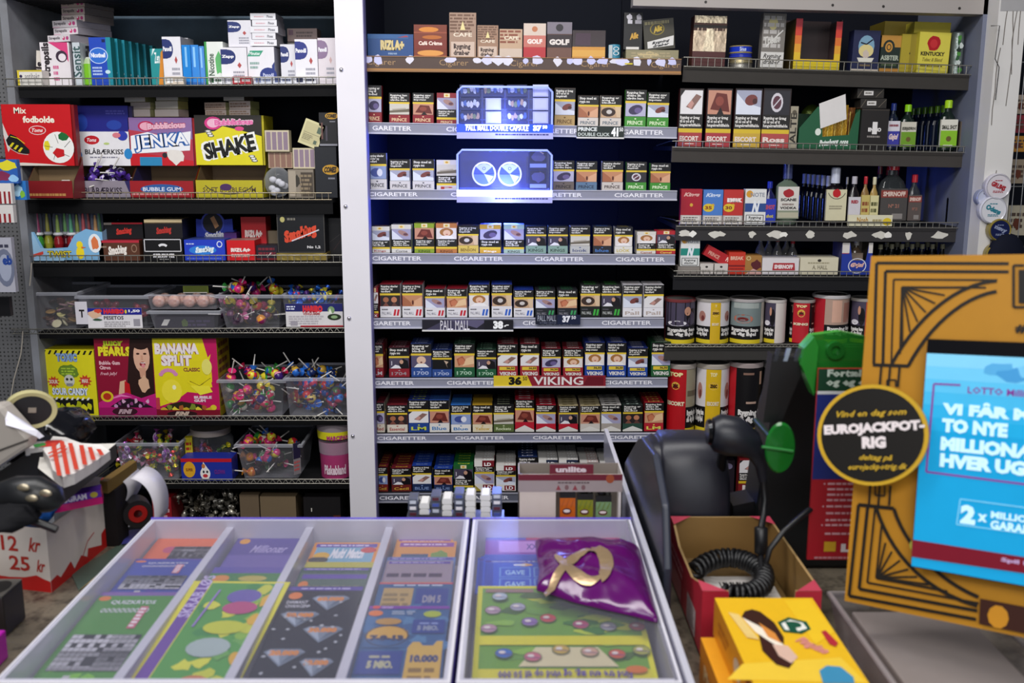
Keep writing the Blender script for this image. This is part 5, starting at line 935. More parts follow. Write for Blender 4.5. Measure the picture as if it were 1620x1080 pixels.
# ============================================================ cigar shelf on top of the cigarette bay
S = SH['C0']
def tanpack(t='CAFE', t2=True): return lambda a: a.fine(.02, .55, .98, .98, 6, '#6d4c38', .08).poly([(.4, .62), (.5, .82), (.6, .62)], '#e8d898').text(t, .15, .47, .85, .56, '#efe0cc', 1).rect(.06, .02, .94, .36, '#d0b8a8').text('Rygning\ndræber', .15, .06, .8, .32, '#3a2420', 2)
bx('rolling_paper_box', 'long blue rolling paper box at the left end of the cigar shelf', 'rolling paper box', S, 582, 654, 54, .06, '#1f4a86', lambda a: a.rect(0, .8, .9, 1, '#2a5c96').text('RIZLA+', .28, .3, .8, .75, '#7a6a2c', 7).text('RIZLA+', .28, .32, .8, .74, '#d8c48c', 3).text('micron', .45, .12, .64, .22, '#a8c0dc', 1).poly([(.65, .85), (.85, .95), (.9, .88)], '#a03a4a'))
bx('cigarillo_box', 'brown and orange cigarillo box with white lettering', 'cigar box', S, 655, 707, 39, .05, '#7a2f14', lambda a: a.ell(.45, .85, .3, .08, '#d8862c').rect(0, .74, 1, .78, '#9a4a30').ell(.55, .62, .3, .06, '#b8641c').rect(0, .25, 1, .55, '#7a2416').text('Café Crème', .14, .38, .86, .5, '#f0dcd0', 2).ell(.5, .14, .4, .09, '#e09a4a').rect(0, .02, 1, .06, '#b8642c'))
bx('cigarillo_pack', 'tallest brown streaked cigarillo pack with pale warning', 'cigar pack', S, 711, 753, 20, .03, '#a58672', tanpack(), dy=.03)
bx('cigarillo_pack', 'medium brown streaked cigarillo pack next to the tallest', 'cigar pack', S, 755, 788, 40, .03, '#a07c64', tanpack(), dy=.03)
bx('cigarillo_pack', 'low cream and brown cigarillo pack left of the red one', 'cigar pack', S, 790, 826, 46, .03, '#c4a488', lambda a: a.fine(.02, .5, .98, .98, 4, '#8a4a34', .1).text('CAFE', .2, .64, .85, .76, '#e8d8c0', 2).rect(0, 0, 1, .34, '#d0bcac'))
bx('cigarillo_pack', 'white and red banded cigarillo pack reading GOLF', 'cigar pack', S, 828, 863, 37, .03, '#c03038', lambda a: a.rect(0, .66, 1, 1, '#d8c6b8').rect(0, .33, 1, .66, '#c87468').ell(.5, .84, .13, .08, '#c07850').text('GOLF', .16, .42, .84, .56, '#f4e6e0', 3).rect(0, 0, 1, .3, '#b82c34'))
bx('cigarillo_pack', 'grey and dark brown cigarillo pack reading GOLF', 'cigar pack', S, 865, 904, 35, .03, '#5a3830', lambda a: a.rect(0, .68, 1, 1, '#7c7480').ell(.5, .85, .15, .1, '#221c24').rect(0, .32, 1, .66, '#2a1a20').text('GOLF', .09, .38, .9, .54, '#e6dcd8', 3).rect(0, 0, 1, .3, '#6d4a3e'))
bx('cigarillo_box', 'dark maroon box with amber lower half', 'cigar box', S, 905, 957, 48, .05, '#2a1216', lambda a: a.rect(0, 0, 1, .43, '#d09028').rect(0, .1, 1, .32, '#dca440').poly([(.08, .48), (.55, .48), (.55, .9), (.1, .9)], '#3a1a30'), mt='gloss')
x, Y, z, w_, h_ = S.spot(963, 982, 70, .02); m = M(); m.lathe([(0, 0), (.015, 0), (.016, .004), (.016, h_-.004), (.015, h_), (0, h_)], '#3a8aa8', 'card', 16)
a = Art(m, (-.016, -.0165, 0), (.032, 0, 0), (0, 0, h_), step=.0001); a.rect(.0, .05, .3, .95, '#b8c0c4').ring(.6, .7, .25, .14, .3, '#d8e4e8', 12).ring(.6, .4, .25, .14, .3, '#d8e4e8', 12)
tag(m.make('snus_tin', loc=(x, Y+.017, z)), 'small blue and silver roll standing on the cigar shelf', 'tin')
bx('card_carton', 'low cream carton lying flat under two black boxes', 'carton', S, 990, 1073, 79, .08, '#8f8768', lambda a: a.blob(.45, .5, .2, .3, '#c8b484', 3).fine(.1, .2, .9, .8, 2, '#a89a78', .03), dy=.015)
bx('cigarillo_pack', 'tall black pack with four pale lids above gold script', 'cigar pack', S, 986, 1015, 20, .03, '#141214', lambda a: a.blob(.3, .88, .15, .08, '#c8c4cc', 3).blob(.8, .88, .15, .08, '#c8c4cc', 4).rect(.2, .7, .45, .8, '#d8d4dc').rect(.6, .7, .95, .8, '#b8b4bc').text('Alle', .3, .28, .8, .45, '#c89a3a', 3, 1, .2).rect(.15, 0, .85, .07, '#d8d4d0'), dy=.03, vb=78.5)
bx('cigarillo_box', 'olive black box leaning with gold ring and handwritten white note', 'cigar box', S, 1020, 1068, 30, .03, '#3a372c', lambda a: a.ring(.45, .68, .24, .2, .15, '#8a7a2c').text('Alle', .3, .58, .62, .78, '#c8a83a', 3, 1, .25).fine(.05, .8, .9, .98, 1, '#8a825c', .03).poly([(.1, .06), (.95, .1), (.98, .42), (.1, .28)], '#dcdad8').text('Rygning\ndræber', .25, .1, .85, .3, '#2a2a2c', 2, 1, .1), dy=.03, vb=78.5, ry=.09)
# ============================================================ right bay, top shelf
S = SH['R1']
FO = lambda a: a.rect(0, 0, 1, .3, '#4a1c1a').rect(0, .3, 1, .82, '#b8a48c', 'foil').fine(0, .68, 1, .8, 1, '#4a2c24', .04).rect(0, .76, 1, .82, '#231814').rect(.02, .86, .98, 1, '#c8b89c', 'foil').poly([(.3, .3), (.4, .75), (.6, .75), (.65, .3)], '#d0c0a4', 'foil')
bx('tobacco_pouch_box', 'brown foil tobacco box with gold top strip', 'tobacco box', S, 1094, 1146, 25, .05, '#5a3228', FO)
x, Y, z, w_, h_ = S.spot(1156, 1194, 86, .03); R = w_/2
for q, (c, c2, lb) in enumerate((('#b0aca4', '#c8c4ba', 'grey round tin at the bottom of the stack'), ('#c8b890', '#d4c8a0', 'cream round tin second in the stack'), ('#1f2f9c', '#2a3ab0', 'thin blue round tin third in the stack'), ('#1a36b8', '#9a8a5c', 'thick bright blue round tin topping the stack'))):
    hh = (.012, .014, .010, .020)[q]; z0 = z+sum((.012, .014, .010, .020)[:q])+.0006*q
    m = M(); k = 1-.06*(q > 1); m.lathe([(0, 0), (R*k, 0), (R*k*1.03, .001), (R*k*1.03, .003), (R*k, .004), (R*k, hh-.003), (R*k*1.02, hh-.002), (R*k*.98, hh), (0, hh)], c, 'metal' if q < 2 else 'gloss', 22, cols=[None, c2, c2, c2, c, c2, c2, '#14141c'])
    a = Art(m, (-R*.5, -R*k*1.04, .002), (R, 0, 0), (0, 0, hh-.004)); a.text('Snus', .2, .2, .75, .85, '#c9d6f8', 1) if q == 3 else None
    tag(m.make('snus_tin', loc=(x, Y+R+.002, z0)), lb+' on the top right shelf', 'tin')
bx('tobacco_pack', 'tall silver foil pack with handwritten white note', 'tobacco pack', S, 1202, 1238, 21, .03, '#77726c', lambda a: a.ell(.45, .82, .2, .12, '#b8b07a').fine(.05, .35, .95, .98, 5, '#b8b4b0', .08).line([(.2, .4), (.9, .7)], .05, '#d8d6d2').text('Tobak', .1, .45, .8, .6, '#c8c6c0', 2, 1, .2).rect(0, .02, 1, .3, '#d0ceca').text('Rygning\ndræber', .1, .08, .9, .27, '#33302e', 1, 1), dy=.03, mt='card')
x, Y, z, w_, h_ = S.spot(1254, 1327, 30, .02); e = empty('empty_display_box', (x, Y, z), 'empty yellow and red display box with a U shaped cutout', 'display box', rot=(0, -S.tilt, 0))
m = M(); W = w_/2
n_ = 6
for (x0, x1, z0, z1) in ((-W, -W*.72, 0, h_), (W*.74, W, 0, h_*.96), (-W*.72, W*.74, 0, h_*.2)):
    for q in range(n_):
        a0, a1 = z0+(z1-z0)*q/n_, z0+(z1-z0)*(q+1)/n_; t = (a0+a1)/2/h_
        col = ['#d8c022', '#dcb428', '#dc9a2c', '#d8702c', '#cc4030', '#b8303c'][min(5, int(t*6))]; m.box(x0, x1, 0, .002, a0, a1, col)
m.make('front_panel', e); m = M(); m.box(-W, W, .10, .102, 0, h_*1.05, '#3a2c2c'); m.box(-W, -W+.002, .002, .10, 0, h_, '#5c4a1c'); m.box(W-.002, W, .002, .10, 0, h_, '#4a3436'); m.box(-W, W, .002, .10, 0, .002, '#4a3c1c'); m.make('inner_carton', e)
bx('tobacco_pack', 'navy pack with round seagull picture on white ribbon', 'tobacco pack', S, 1346, 1388, 48, .04, '#1f2448', lambda a: a.ell(.5, .62, .3, .26, '#7aa0b8').ell(.5, .5, .28, .16, '#d8c88a').line([(.28, .7), (.5, .66), (.72, .78)], .05, '#15182c').blob(.5, .42, .13, .1, '#c8b8ac', 4).poly([(.18, .33), (.82, .33), (.74, .22), (.26, .22)], '#d8d4c8').rect(.3, .12, .7, .17, '#6a5a44').rect(0, 0, 1, .05, '#d0c4b4'))
bx('tobacco_pack', 'orange topped dark green pack with round gold emblem', 'tobacco pack', S, 1390, 1421, 56, .04, '#1c2a24', lambda a: a.rect(0, .68, 1, 1, '#b8863a').ell(.4, .68, .3, .2, '#1c2a24').ell(.4, .68, .19, .14, '#c08a3a').ring(.4, .68, .12, .09, .3, '#1c2a24', 10).text('ASBTER', .02, .32, .95, .46, '#a8b0a0', 2).fine(.1, .15, .9, .25, 1, '#4a5a3c').rect(0, 0, 1, .1, '#b07c34'), dy=.035)
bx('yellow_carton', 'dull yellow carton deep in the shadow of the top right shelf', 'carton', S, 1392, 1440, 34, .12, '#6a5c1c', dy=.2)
bx('yellow_carton', 'dusty yellow carton between the dark green pack and the rose box', 'carton', S, 1422, 1450, 54, .08, '#a8962c', lambda a: a.rect(.5, 0, 1, 1, '#8f7f24').ell(.5, .5, .03, .03, '#3a3418', 6), dy=.03)
bx('rose_box', 'pale yellow rear flap of the box with red wax seal', 'carton', S, 1439, 1496, 35, .06, '#c8b83a', dy=.08)
bx('rose_box', 'yellow box with red wax seal and arched lettering', 'tobacco box', S, 1448, 1500, 51, .04, '#d8cc50', lambda a: a.blob(.47, .72, .21, .19, '#b01c24', 5, 14, .12).ell(.47, .72, .12, .11, '#c83034').text('KENTUCKY', .08, .42, .85, .52, '#3a3420', 2).text('Tobac & Blend', .15, .28, .8, .37, '#8a7f34', 1, 1).fine(.1, .14, .85, .2, 1, '#6a622c'), dy=.02, side='#b0a432', rz=.12)
for i, (u0, u1, vt) in enumerate(((1504, 1526, 50), (1527, 1556, 46))):
    x, Y, z, w_, h_ = S.spot(u0, u1, vt, .03); R = w_/2*.9; m = M(); r = random.Random(i); m.lathe([(0, 0), (R, 0), (R, h_*.33), (R, h_*.66), (R, h_*.97), (R*.9, h_), (0, h_)], '#8a9490', 'foil', 16)
    a = Art(m, (-R*.7, -R*.75, 0), (R*1.4, 0, 0), (0, 0, h_), step=.0002)
    m2 = Art(m, (-R, -R-.0008, 0), (2*R, 0, 0), (0, 0, h_))
    for q in range(9): m2.blob(.5+r.uniform(-.2, .2), .1+q*.095, .16, .07, ['#4a8a3a', '#1c2c22', '#c8d0cc', '#2f5a34'][q % 4], q+i*9, 8, .4)
    tag(m.make('drink_can', loc=(x, Y+R+.002, z)), ['silver and green can left of its twin', 'larger silver and green can beside the cabinet edge'][i]+' on the top right shelf', 'can')
# ============================================================ right bay, second shelf
S = SH['R2']
def pouch(kd, band, t, tc='#e8d8d0'): return lambda a: (pic(a, kd, .04, .56, .96, .97), a.rect(0, .30, 1, .56, '#1c1816').text('Rygning er årsag\ntil ni ud af ti\nlungekræfttilfælde', .04, .33, .94, .53, '#dcd8d4', 2).rect(0, .24, 1, .31, '#d8b82a').rect(0, 0, 1, .24, band) and a.text(t, .06, .09, .86, .18, tc, 2).fine(.3, .03, .7, .06, 1, tc))
for i, (u0, u1, kd, bd, t, cn) in enumerate(((1072, 1109, 'hand', '#a83a3c', 'ESCORT', 'red tobacco pouch with a hand picture'), (1115, 1154, 'scar', '#a8343c', 'ESCORT', 'red tobacco pouch with a dark throat picture'), (1159, 1201, 'foot', '#c8a43a', 'ESCORT', 'yellow tobacco pouch with a foot picture'), (1203, 1246, 'skull', '#b04a48', 'Ross', 'red tobacco pouch with a round emblem'))):
    bx('tobacco_pouch', f'{cn}, {ORD[i]} of four on the right shelf', 'tobacco pouch', S, u0, u1, 140, .035, '#2a1c1c', pouch(kd, bd, t), dy=.03, rz=-.03, side='#4a1c22')
bx('card_roll', 'narrow beige carton with sideways lettering right of the pouches', 'carton', S, 1247, 1259, 168, .04, '#a39a86', lambda a: a.ell(.5, .85, .3, .06, '#5a5244').text('ALTE', -1.5, .4, 2.4, .55, '#2f2a24', 1, 0, math.pi/2), dy=.03)
x, Y, z, w_, h_ = S.spot(1262, 1356, 172, .03); W = w_/2
e = empty('pouch_display_box', (x, Y, z), 'dark green open display box of yellow pouches with a tilted white note', 'display box', rot=(0, -S.tilt, 0))
m = M(); m.prism([(-W, 0), (W, 0), (W, h_), (W*.86, h_*.9), (W*.68, h_*.36), (-W*.2, h_*.30), (-W*.28, h_*1.0), (-W*.42, h_*1.05), (-W, h_*.5)], 0, .002, '#1d5a3a'); a = Art(m, (-W, 0, 0), (w_, 0, 0), (0, 0, h_)); a.text('Peterborg', .35, .04, .68, .24, '#dfe6e0', 3, 1, .12).ell(.32, .42, .05, .09, '#dfe6dc').text('oons', .7, .08, .84, .22, '#dfe6e0', 2)
m.box(-W, W, .10, .102, 0, h_*.9, '#143c26'); m.box(-W, -W+.002, .002, .10, 0, h_*.5, '#14442a'); m.box(W-.002, W, .002, .10, 0, h_, '#1a5236'); m.make('tray', e)
m = M(); m.obox((-W*.30, -.003, h_*.5), (W*.85, 0, h_*.25), (0, .001, 0), (-W*.1, 0, h_*.62), '#dedad8'); m.make('paper_note', e)
for i in range(5):
    bx('tobacco_pouch', f"{['ochre', 'golden', 'ochre', 'golden', 'brown'][i]} pouch, {ORD[i]} of five in the green display box", 'tobacco pouch', S, 1292+i*11, 1304+i*11, 170-(i % 2)*4, .03, ['#b88a24', '#d0a22c', '#a87a20', '#c8982c', '#7a4a20'][i], lambda a: a.line([(.3, 0), (.4, .9)], .12, '#e0c060'), dy=.04+i*.004, mt='foil')
for i in range(3):
    x, Y, z, w_, h_ = S.spot(1268+i*30, 1300+i*30, 150+i*4, .16); m = M(); m.ball((0, 0, h_*.42), h_*.42, ['#4a5a1c', '#5a6a24', '#6a3a1c'][i], 'foil', 12, 8, (.6, .25, 1)); tag(m.make('snack_bag', loc=(x, Y+.02, z)), ['olive', 'green', 'rust brown'][i]+' crumpled bag in the dark behind the green display box', 'bag')
bx('black_pack', 'large black box with a white number one emblem', 'tobacco box', S, 1359, 1402, 172, .05, '#201c1b', lambda a: a.text('1', .42, .38, .6, .68, '#e6e2e0', 5).text('ENIGO', .27, .44, .75, .54, '#e6e2e0', 3).fine(.25, .28, .75, .36, 1, '#8a8480').line([(0, .97), (1, .97)], .02, '#4a423a'), dy=.02)
for i, (u0, u1, v0, v1) in enumerate(((1361, 1402, 156, 171.6), (1356, 1398, 140, 155.6))):
    bx('black_pack', ['flat black hatched box lying on the large black one', 'topmost flat black hatched box of its pile'][i], 'tobacco box', S, u0, u1, v0, .05, '#2a2622', lambda a: a.rect(.25, .3, .6, .75, '#d8d4d0').fine(.3, .4, .55, .65, 1, '#5a544c').line([(.7, .1), (.98, .9)], .02, '#6d6458').line([(.02, .1), (.2, .9)], .02, '#6d6458'), dy=.022, vb=v1, ry=0)
def bottle(S_, u0, u1, vt, col, cap, label, cat='bottle', lab=None, lab_art=None, dy=.03, neck=.28, cap_h=.14, flat=.6, name='liquor_bottle', mt='gloss', group=None, capmt='gloss', labz=(.08, .62), flatlab=True):
    x, Y, z, w_, h_ = S_.spot(u0, u1, vt, dy); R = w_/2; e = empty(name, (x, Y+R*flat+.002, z), label, cat, group)
    hn = h_*(1-neck-cap_h); m = M(); m.lathe([(0, .002), (R*.85, 0), (R, h_*.03), (R, hn), (R*.8, hn+h_*neck*.35), (R*.36, hn+h_*neck*.7), (R*.32, h_*(1-cap_h))], col, mt, 16, sc=(1, flat)); m.make('glass_body', e)
    m = M(); rc = R*.42; m.lathe([(rc, h_*(1-cap_h)-.002), (rc, h_*.985), (rc*.85, h_), (0, h_)], cap, capmt, 14); m.make('cap', e)
    if lab:
        m = M(); hw = R*.93; z0, z1 = h_*labz[0], h_*labz[1]; m.box(-hw, hw, -R*flat-.0015, -R*flat+R*.45*flat, z0, z1, lab)
        if lab_art: lab_art(Art(m, (-hw, -R*flat-.0015, z0), (2*hw, 0, 0), (0, 0, z1-z0)))
        m.make('bottle_label', e)
    return e
LM = lambda c, t: (lambda a: a.rect(0, 0, 1, .6, c).text(t, .05, .64, .95, .8, '#3a3a30', 2).ell(.5, .3, .16, .1, '#6a5a2c').fine(.2, .02, .8, .1, 1, '#e8ecd0'))
bottle(S, 1402, 1422, 163, '#141c30', '#1c2a6c', 'flat bottle with white and purple blue label beside the black box', lab='#d8d4dc', lab_art=lambda a: a.rect(0, 0, 1, .6, '#3a3a9c').text('Gajol', .1, .2, .9, .5, '#e0c8c8', 3, 1).fine(.1, .75, .9, .9, 1, '#8a3a4a'))
bottle(S, 1423, 1448, 165, '#12201a', '#8ac81c', 'flat bottle with light green cap and green label, the left of two', lab='#cfcabc', lab_art=LM('#6f9a2a', 'ISBJØRN'))
for i in range(6):
    o = bottle(S, 1481, 1501, 166, '#10182c', '#5a8a1c', 'dark bottle with dull green cap in the receding queue', dy=.085, group='green capped bottles in the receding queue') if i == 0 else copy_tree(o)
    if i: o.location.y += .042
bottle(S, 1485, 1513, 158, '#12201a', '#a8d428', 'flat bottle with bright green cap, right of the queue', lab='#e0ddd0', lab_art=LM('#8ac02c', 'SMALL SHOT'))
bottle(S, 1516, 1543, 163, '#2a2422', '#8a1c24', 'flat bottle with red cap and grey brown label by the cabinet side', lab='#6a5f54', lab_art=lambda a: a.ell(.5, .6, .28, .2, '#2a1f1c').text('ELLY', .2, .15, .8, .35, '#4a2420', 3))
bottle(S, 1502, 1516, 168, '#2a1a1a', '#7a1c24', 'dark bottle with red cap standing deeper beside the grey brown label', dy=.14)
# ============================================================ third shelf: packs and bottles
S = SH['R3']
def sq(col, t, tc, flash=None, low='#d8d2cc'): 
    def f(a):
        a.rect(0, 0, 1, 1, col).text(t, .12, .76, .88, .9, tc, 2, 1); a.ell(.5, .55, .08, .05, '#d8a83a', 8); a.rect(0, 0, 1, .26, '#b8b0ac'); a.rect(.08, .02, .92, .24, low).fine(.12, .04, .88, .22, 3, '#6a625c', .04)
        if flash: a.ell(.28, .48, .28, .12, '#e0c02c').text(flash, .1, .43, .45, .53, '#8a3a1c', 2)
    return f
bx('cigarette_packet', 'crimson packet with small gold crest, leftmost on the torn label shelf', 'cigarette packet', S, 1076, 1109, 299, .024, '#a8142c', sq('#a8142c', 'Kings', '#e0b0a8'), top='#b8444c')
bx('cigarette_packet', 'light blue packet with small yellow oval flash', 'cigarette packet', S, 1111, 1142, 300, .024, '#4a7cc8', sq('#4a7cc8', 'Kings', '#cfdcf4', '35'))
bx('cigarette_packet', 'red packet with bold BREAK lettering and yellow price flash', 'cigarette packet', S, 1143, 1174, 300, .024, '#c0302c', lambda a: sq('#c0302c', '', '#fff', '30')(a) or a.text('BREAK', .18, .64, .95, .76, '#f4e8e4', 5))
def note(c): return lambda a: a.rect(0, 0, 1, 1, '#e2e2e0').ell(.2, .86, .16, .1, '#d89a2c').text('NOTE', .25, .78, .92, .9, '#8a8f9c', 1).rect(0, .36, 1, .6, c).text('N', .32, .3, .72, .68, '#e8ecf2', 3, 1).frame(.08, .03, .9, .27, .03, '#3a3a3c').text('Rygning\nskader', .2, .07, .8, .24, '#3a3a3c', 1)
bx('cigarette_packet', 'white packet with blue stripe and large N, right of the BREAK packet', 'cigarette packet', S, 1177, 1210, 299, .024, '#dcdcda', note('#2c4c8c'))
bottle(S, 1207, 1227, 287, '#1a1c50', '#1c2a9c', 'small bottle with blue cap and blue label touching the N packet', lab='#2338b0', lab_art=lambda a: a.text('SHOT', .1, .55, .9, .75, '#b84a5c', 3).text('shot', .2, .2, .8, .35, '#c8b84a', 2), labz=(.05, .6))
bottle(S, 1228, 1263, 258, '#7a8a78', '#3f4670', 'large clear bottle with dark blue cap and white red label', mt='glass', lab='#d8d4cc', lab_art=lambda a: a.blob(.5, .8, .26, .13, '#a8222c', 3, 12, .1).text('SCANE', .12, .55, .88, .64, '#2a2624', 2).text('VODKA', .1, .3, .9, .38, '#2a2624', 2).fine(.2, .4, .8, .5, 1, '#8a7a74').rect(-.02, 0, 1.02, .26, '#8a917c').rect(0, .03, 1, .2, '#b8b49c'), labz=(.10, .62), neck=.14, cap_h=.24, dy=.03)
for i in range(6):
    if i == 0: o = bottle(S, 1300, 1318, 278, '#0e1018', '#b8bccc', 'dark slim bottle with pale cap in the queue beside the clear bottle', dy=.075, cap_h=.2, group='pale capped slim bottles in a queue')
    else: o = copy_tree(o); o.location.y += .046
bottle(S, 1304, 1338, 265, '#141014', '#c8ccdc', 'dark bottle with white cap and cream label under a red seal', lab='#d6cfae', lab_art=lambda a: a.blob(.5, .88, .2, .14, '#c01c24', 3, 14, .1).arc(.5, 1.0, .45, .3, 3.5, 5.9, .03, '#3a342c').fine(.15, .35, .85, .5, 2, '#9a927a'), labz=(.08, .62), neck=.14, cap_h=.26)
bottle(S, 1340, 1360, 279, '#1a1418', '#b8b4bc', 'small dark bottle with white label and tiny red lettering', lab='#d0ccd2', lab_art=lambda a: a.text('RED', .2, .75, .8, .88, '#a83a44', 3), labz=(.05, .58))
bottle(S, 1333, 1342, 280, '#241c1c', '#d0ccc4', 'thin bottle half hidden behind the small white labelled one', dy=.1)
bottle(S, 1360, 1374, 279, '#8a6a3c', '#b01c24', 'small amber bottle with red cap', lab='#c8b46a', lab_art=lambda a: a.fine(.1, .3, .9, .8, 2, '#8a4a2c', .1))
bottle(S, 1374, 1388, 280, '#a88a4c', '#cfc8a8', 'small golden bottle with cream cap', lab='#d8d09c', lab_art=lambda a: a.fine(.1, .3, .9, .8, 2, '#5a5a34', .1))
bx('price_strip', 'cream strip lying along the rail below the small bottles', 'price strip', S, 1341, 1411, 340, .006, '#e0dabc', lambda a: a.ell(.88, .4, .1, .35, '#e0c42c').text('Noah', .2, .3, .45, .8, '#b8862c', 1).fine(.55, .3, .78, .7, 1, '#a89a6c'), dy=.004)
smir = lambda a: a.rect(0, .72, 1, .95, '#8a3c34').text('SMIRNOFF', .08, .76, .92, .91, '#e0c8bc', 2).text('Nº 21', .3, .4, .7, .52, '#9a6a5c', 2).rect(.45, .05, .85, .22, '#8a8480')
bottle(S, 1389, 1434, 259, '#3a3e40', '#c01c20', 'large clear vodka bottle with red cap and red banner', mt='glass', lab='#4a4644', lab_art=smir, labz=(.08, .6), neck=.3, cap_h=.09, dy=.03, flat=.5)
bottle(S, 1434, 1456, 276, '#3f4244', '#a81c24', 'smaller vodka bottle with red cap right of the large one', mt='glass', lab='#5a504c', lab_art=smir, labz=(.1, .6))
for i in range(3): bottle(S, 1380+i*13, 1398+i*13, 262+i*2, '#2a2c30', '#8a1c20', ['leftmost', 'middle', 'rightmost'][i]+' of three dim red capped bottles deep behind the large vodka bottle', mt='glass', dy=.2)
bottle(S, 1500, 1522, 285, '#0c0c10', '#26262c', 'black bottle against the cabinet side, the left of two', dy=.06, flat=.9); bottle(S, 1519, 1538, 285, '#14141a', '#2c2c34', 'black bottle against the cabinet side, the right of two', dy=.05, lab='#2c302c', flat=.9)
# ============================================================ fourth shelf
S = SH['R4']
bx('cigarette_packet', 'white packet with teal stripe and large N standing alone', 'cigarette packet', S, 1076, 1106, 374, .024, '#e0e0dc', note('#1f8a7c'), dy=.02, vb=421)
bx('pack_riser', 'low grey carton lying under the teal striped packet', 'carton', S, 1072, 1108, 421.5, .05, '#8a827c', dy=.02)
for i in range(2): bx('small_carton', ['left', 'right'][i]+' of two low white cartons under the slanting red pack', 'carton', S, 1107+i*23, 1128+i*23, 417, .05, '#d0c8c2', lambda a: a.ell(.5, .7, .1, .1, '#2a2424').fine(.15, .1, .85, .5, 1, '#8a8480', .06), dy=.02)
bx('cigarette_carton', 'long red pack leaning up to the right at the teal packet', 'cigarette packet', S, 1108, 1168, 399, .024, '#b01c24', lambda a: a.text('PRINCE', .1, .25, .42, .6, '#d89a8a', 2).text('PRINCE', .6, .45, .92, .85, '#f0dcd0', 2), dy=.03, vb=417, ry=-.50)
bx('cigarette_carton', 'dark red pack lying behind the orange red box', 'cigarette packet', S, 1134, 1156, 400, .05, '#6a141c', dy=.06)
bx('cigarette_carton', 'orange red box with faint white lettering next to a crumpled gold one', 'cigarette packet', S, 1152, 1178, 399, .06, '#c83420', lambda a: a.text('BREAK', .1, .65, .9, .82, '#e8b8a0', 2).rect(0, .35, 1, .42, '#7a141a').fine(.05, .1, .95, .3, 2, '#8a1a1c'), dy=.02)
bx('cigarette_carton', 'crumpled gold and brown box bearing a round dark seal', 'carton', S, 1178, 1204, 404, .06, '#a8783c', lambda a: a.blob(.7, .5, .3, .25, '#5a1c24', 3).poly([(0, 0), (.5, .3), (1, .1), (1, 0)], '#d8a8a0').ring(.2, .85, .15, .12, .4, '#d8c08a', 8), dy=.02)
def mini_carton(u0, u1, vt, col, art, label): return bx('bottle_carton', label, 'carton', S, u0, u1, vt, .07, col, art, dy=.02)
mini_carton(1205, 1263, 408, '#e0dadc', lambda a: a.poly([(.28, .25), (.9, .25), (.88, .7), (.3, .7)], '#b03038').text('SMIRNOFF', .33, .34, .84, .6, '#f0e0e0', 3), 'low white carton with red banner holding miniature bottles')
mini_carton(1265, 1325, 407, '#dad2b8', lambda a: a.text('A. HALL', .32, .3, .72, .55, '#8a826c', 1).fine(.2, .6, .8, .75, 1, '#a8a084').ell(.5, .82, .05, .08, '#3a342c'), 'low cream carton with thin grey lettering')
for i, (u, v) in enumerate(((1195, 372), (1208, 372), (1222, 374), (1236, 372), (1246, 378))): bottle(S, u, u+17, v, '#8f8b88', '#a81c24', f"clear miniature bottle with red cap, {ORD[i]} of five behind the white carton", mt='glass', dy=.11+.02*(i % 2), neck=.4, lab='#c8b8b0', labz=(.1, .35), flat=.95)
x, Y, z, w_, h_ = S.spot(1264, 1310, 390, .12); e = empty('liquor_bottle', (x, Y, z+.035), 'dark miniature bottle lying down with white round cap facing out', 'bottle')
m = M(); m.lathe([(0, -.10), (.02, -.10), (.02, -.03), (.009, -.01), (.009, 0)], '#15130f', 'gloss', 14, ax='y', c=(.0, 0, 0)); m.make('glass_body', e, rot=(0, 0, 0)); m = M(); m.lathe([(.0095, -.002), (.0095, .012), (0, .012)], '#e8e4e0', 'card', 14, ax='y'); m.make('cap', e)
bx('pack_riser', 'dark carton under the bottle lying down', 'carton', S, 1270, 1320, 404, .06, '#16171a', dy=.10)
x, Y, z, w_, h_ = S.spot(1330, 1378, 384, .02); W = w_/2; e = empty('bottle_carton', (x, Y, z), 'blue and white open carton with script lettering, back flap raised', 'carton')
m = M(); m.prism([(-W, 0), (W, 0), (W, h_*1.0), (W*.75, h_*1.0), (W*.6, h_*.45), (-W*.3, h_*.45), (-W*.5, h_*1.0), (-W, h_*1.0)], 0, .002, '#22399c'); a = Art(m, (-W, 0, 0), (w_, 0, 0), (0, 0, h_)); a.rect(0, .68, .24, 1, '#dcd6d0').rect(.86, .68, 1, 1, '#dcd6d0').line([(0, .67), (.22, .67)], .02, '#b83a44').ring(.52, .28, .3, .24, .1, '#e0e0ec').text('Gajol', .3, .2, .76, .38, '#e8b8b0', 4, 1)
m.box(-W, W, .08, .082, 0, h_*1.1, '#8a8076'); m.box(-W, -W+.002, .002, .08, 0, h_, '#4a4a6c'); m.box(W-.002, W, .002, .08, 0, h_, '#5a5448'); m.make('carton_wall', e)
bottle(S, 1345, 1364, 380, '#5a4a3c', '#cfc8c4', 'small bottle with pale cap standing in the blue script carton', dy=.05, lab='#8a7a6c')
for i in range(16):
    u = 1384+(i % 8)*16+(i//8)*8
    if i == 0: o = bottle(S, u, u+17, 387, '#12120e', '#9a967a', 'miniature black bottle with dull cap in the row behind the gold display', dy=.06, neck=.45, group='miniature black bottles behind the gold display')
    else: o = copy_tree(o); Yb = S.Y+.075+(i//8)*.05; o.location = Vector((PY(u+8, 430, Yb).x, Yb, S.z(.9)+.001))
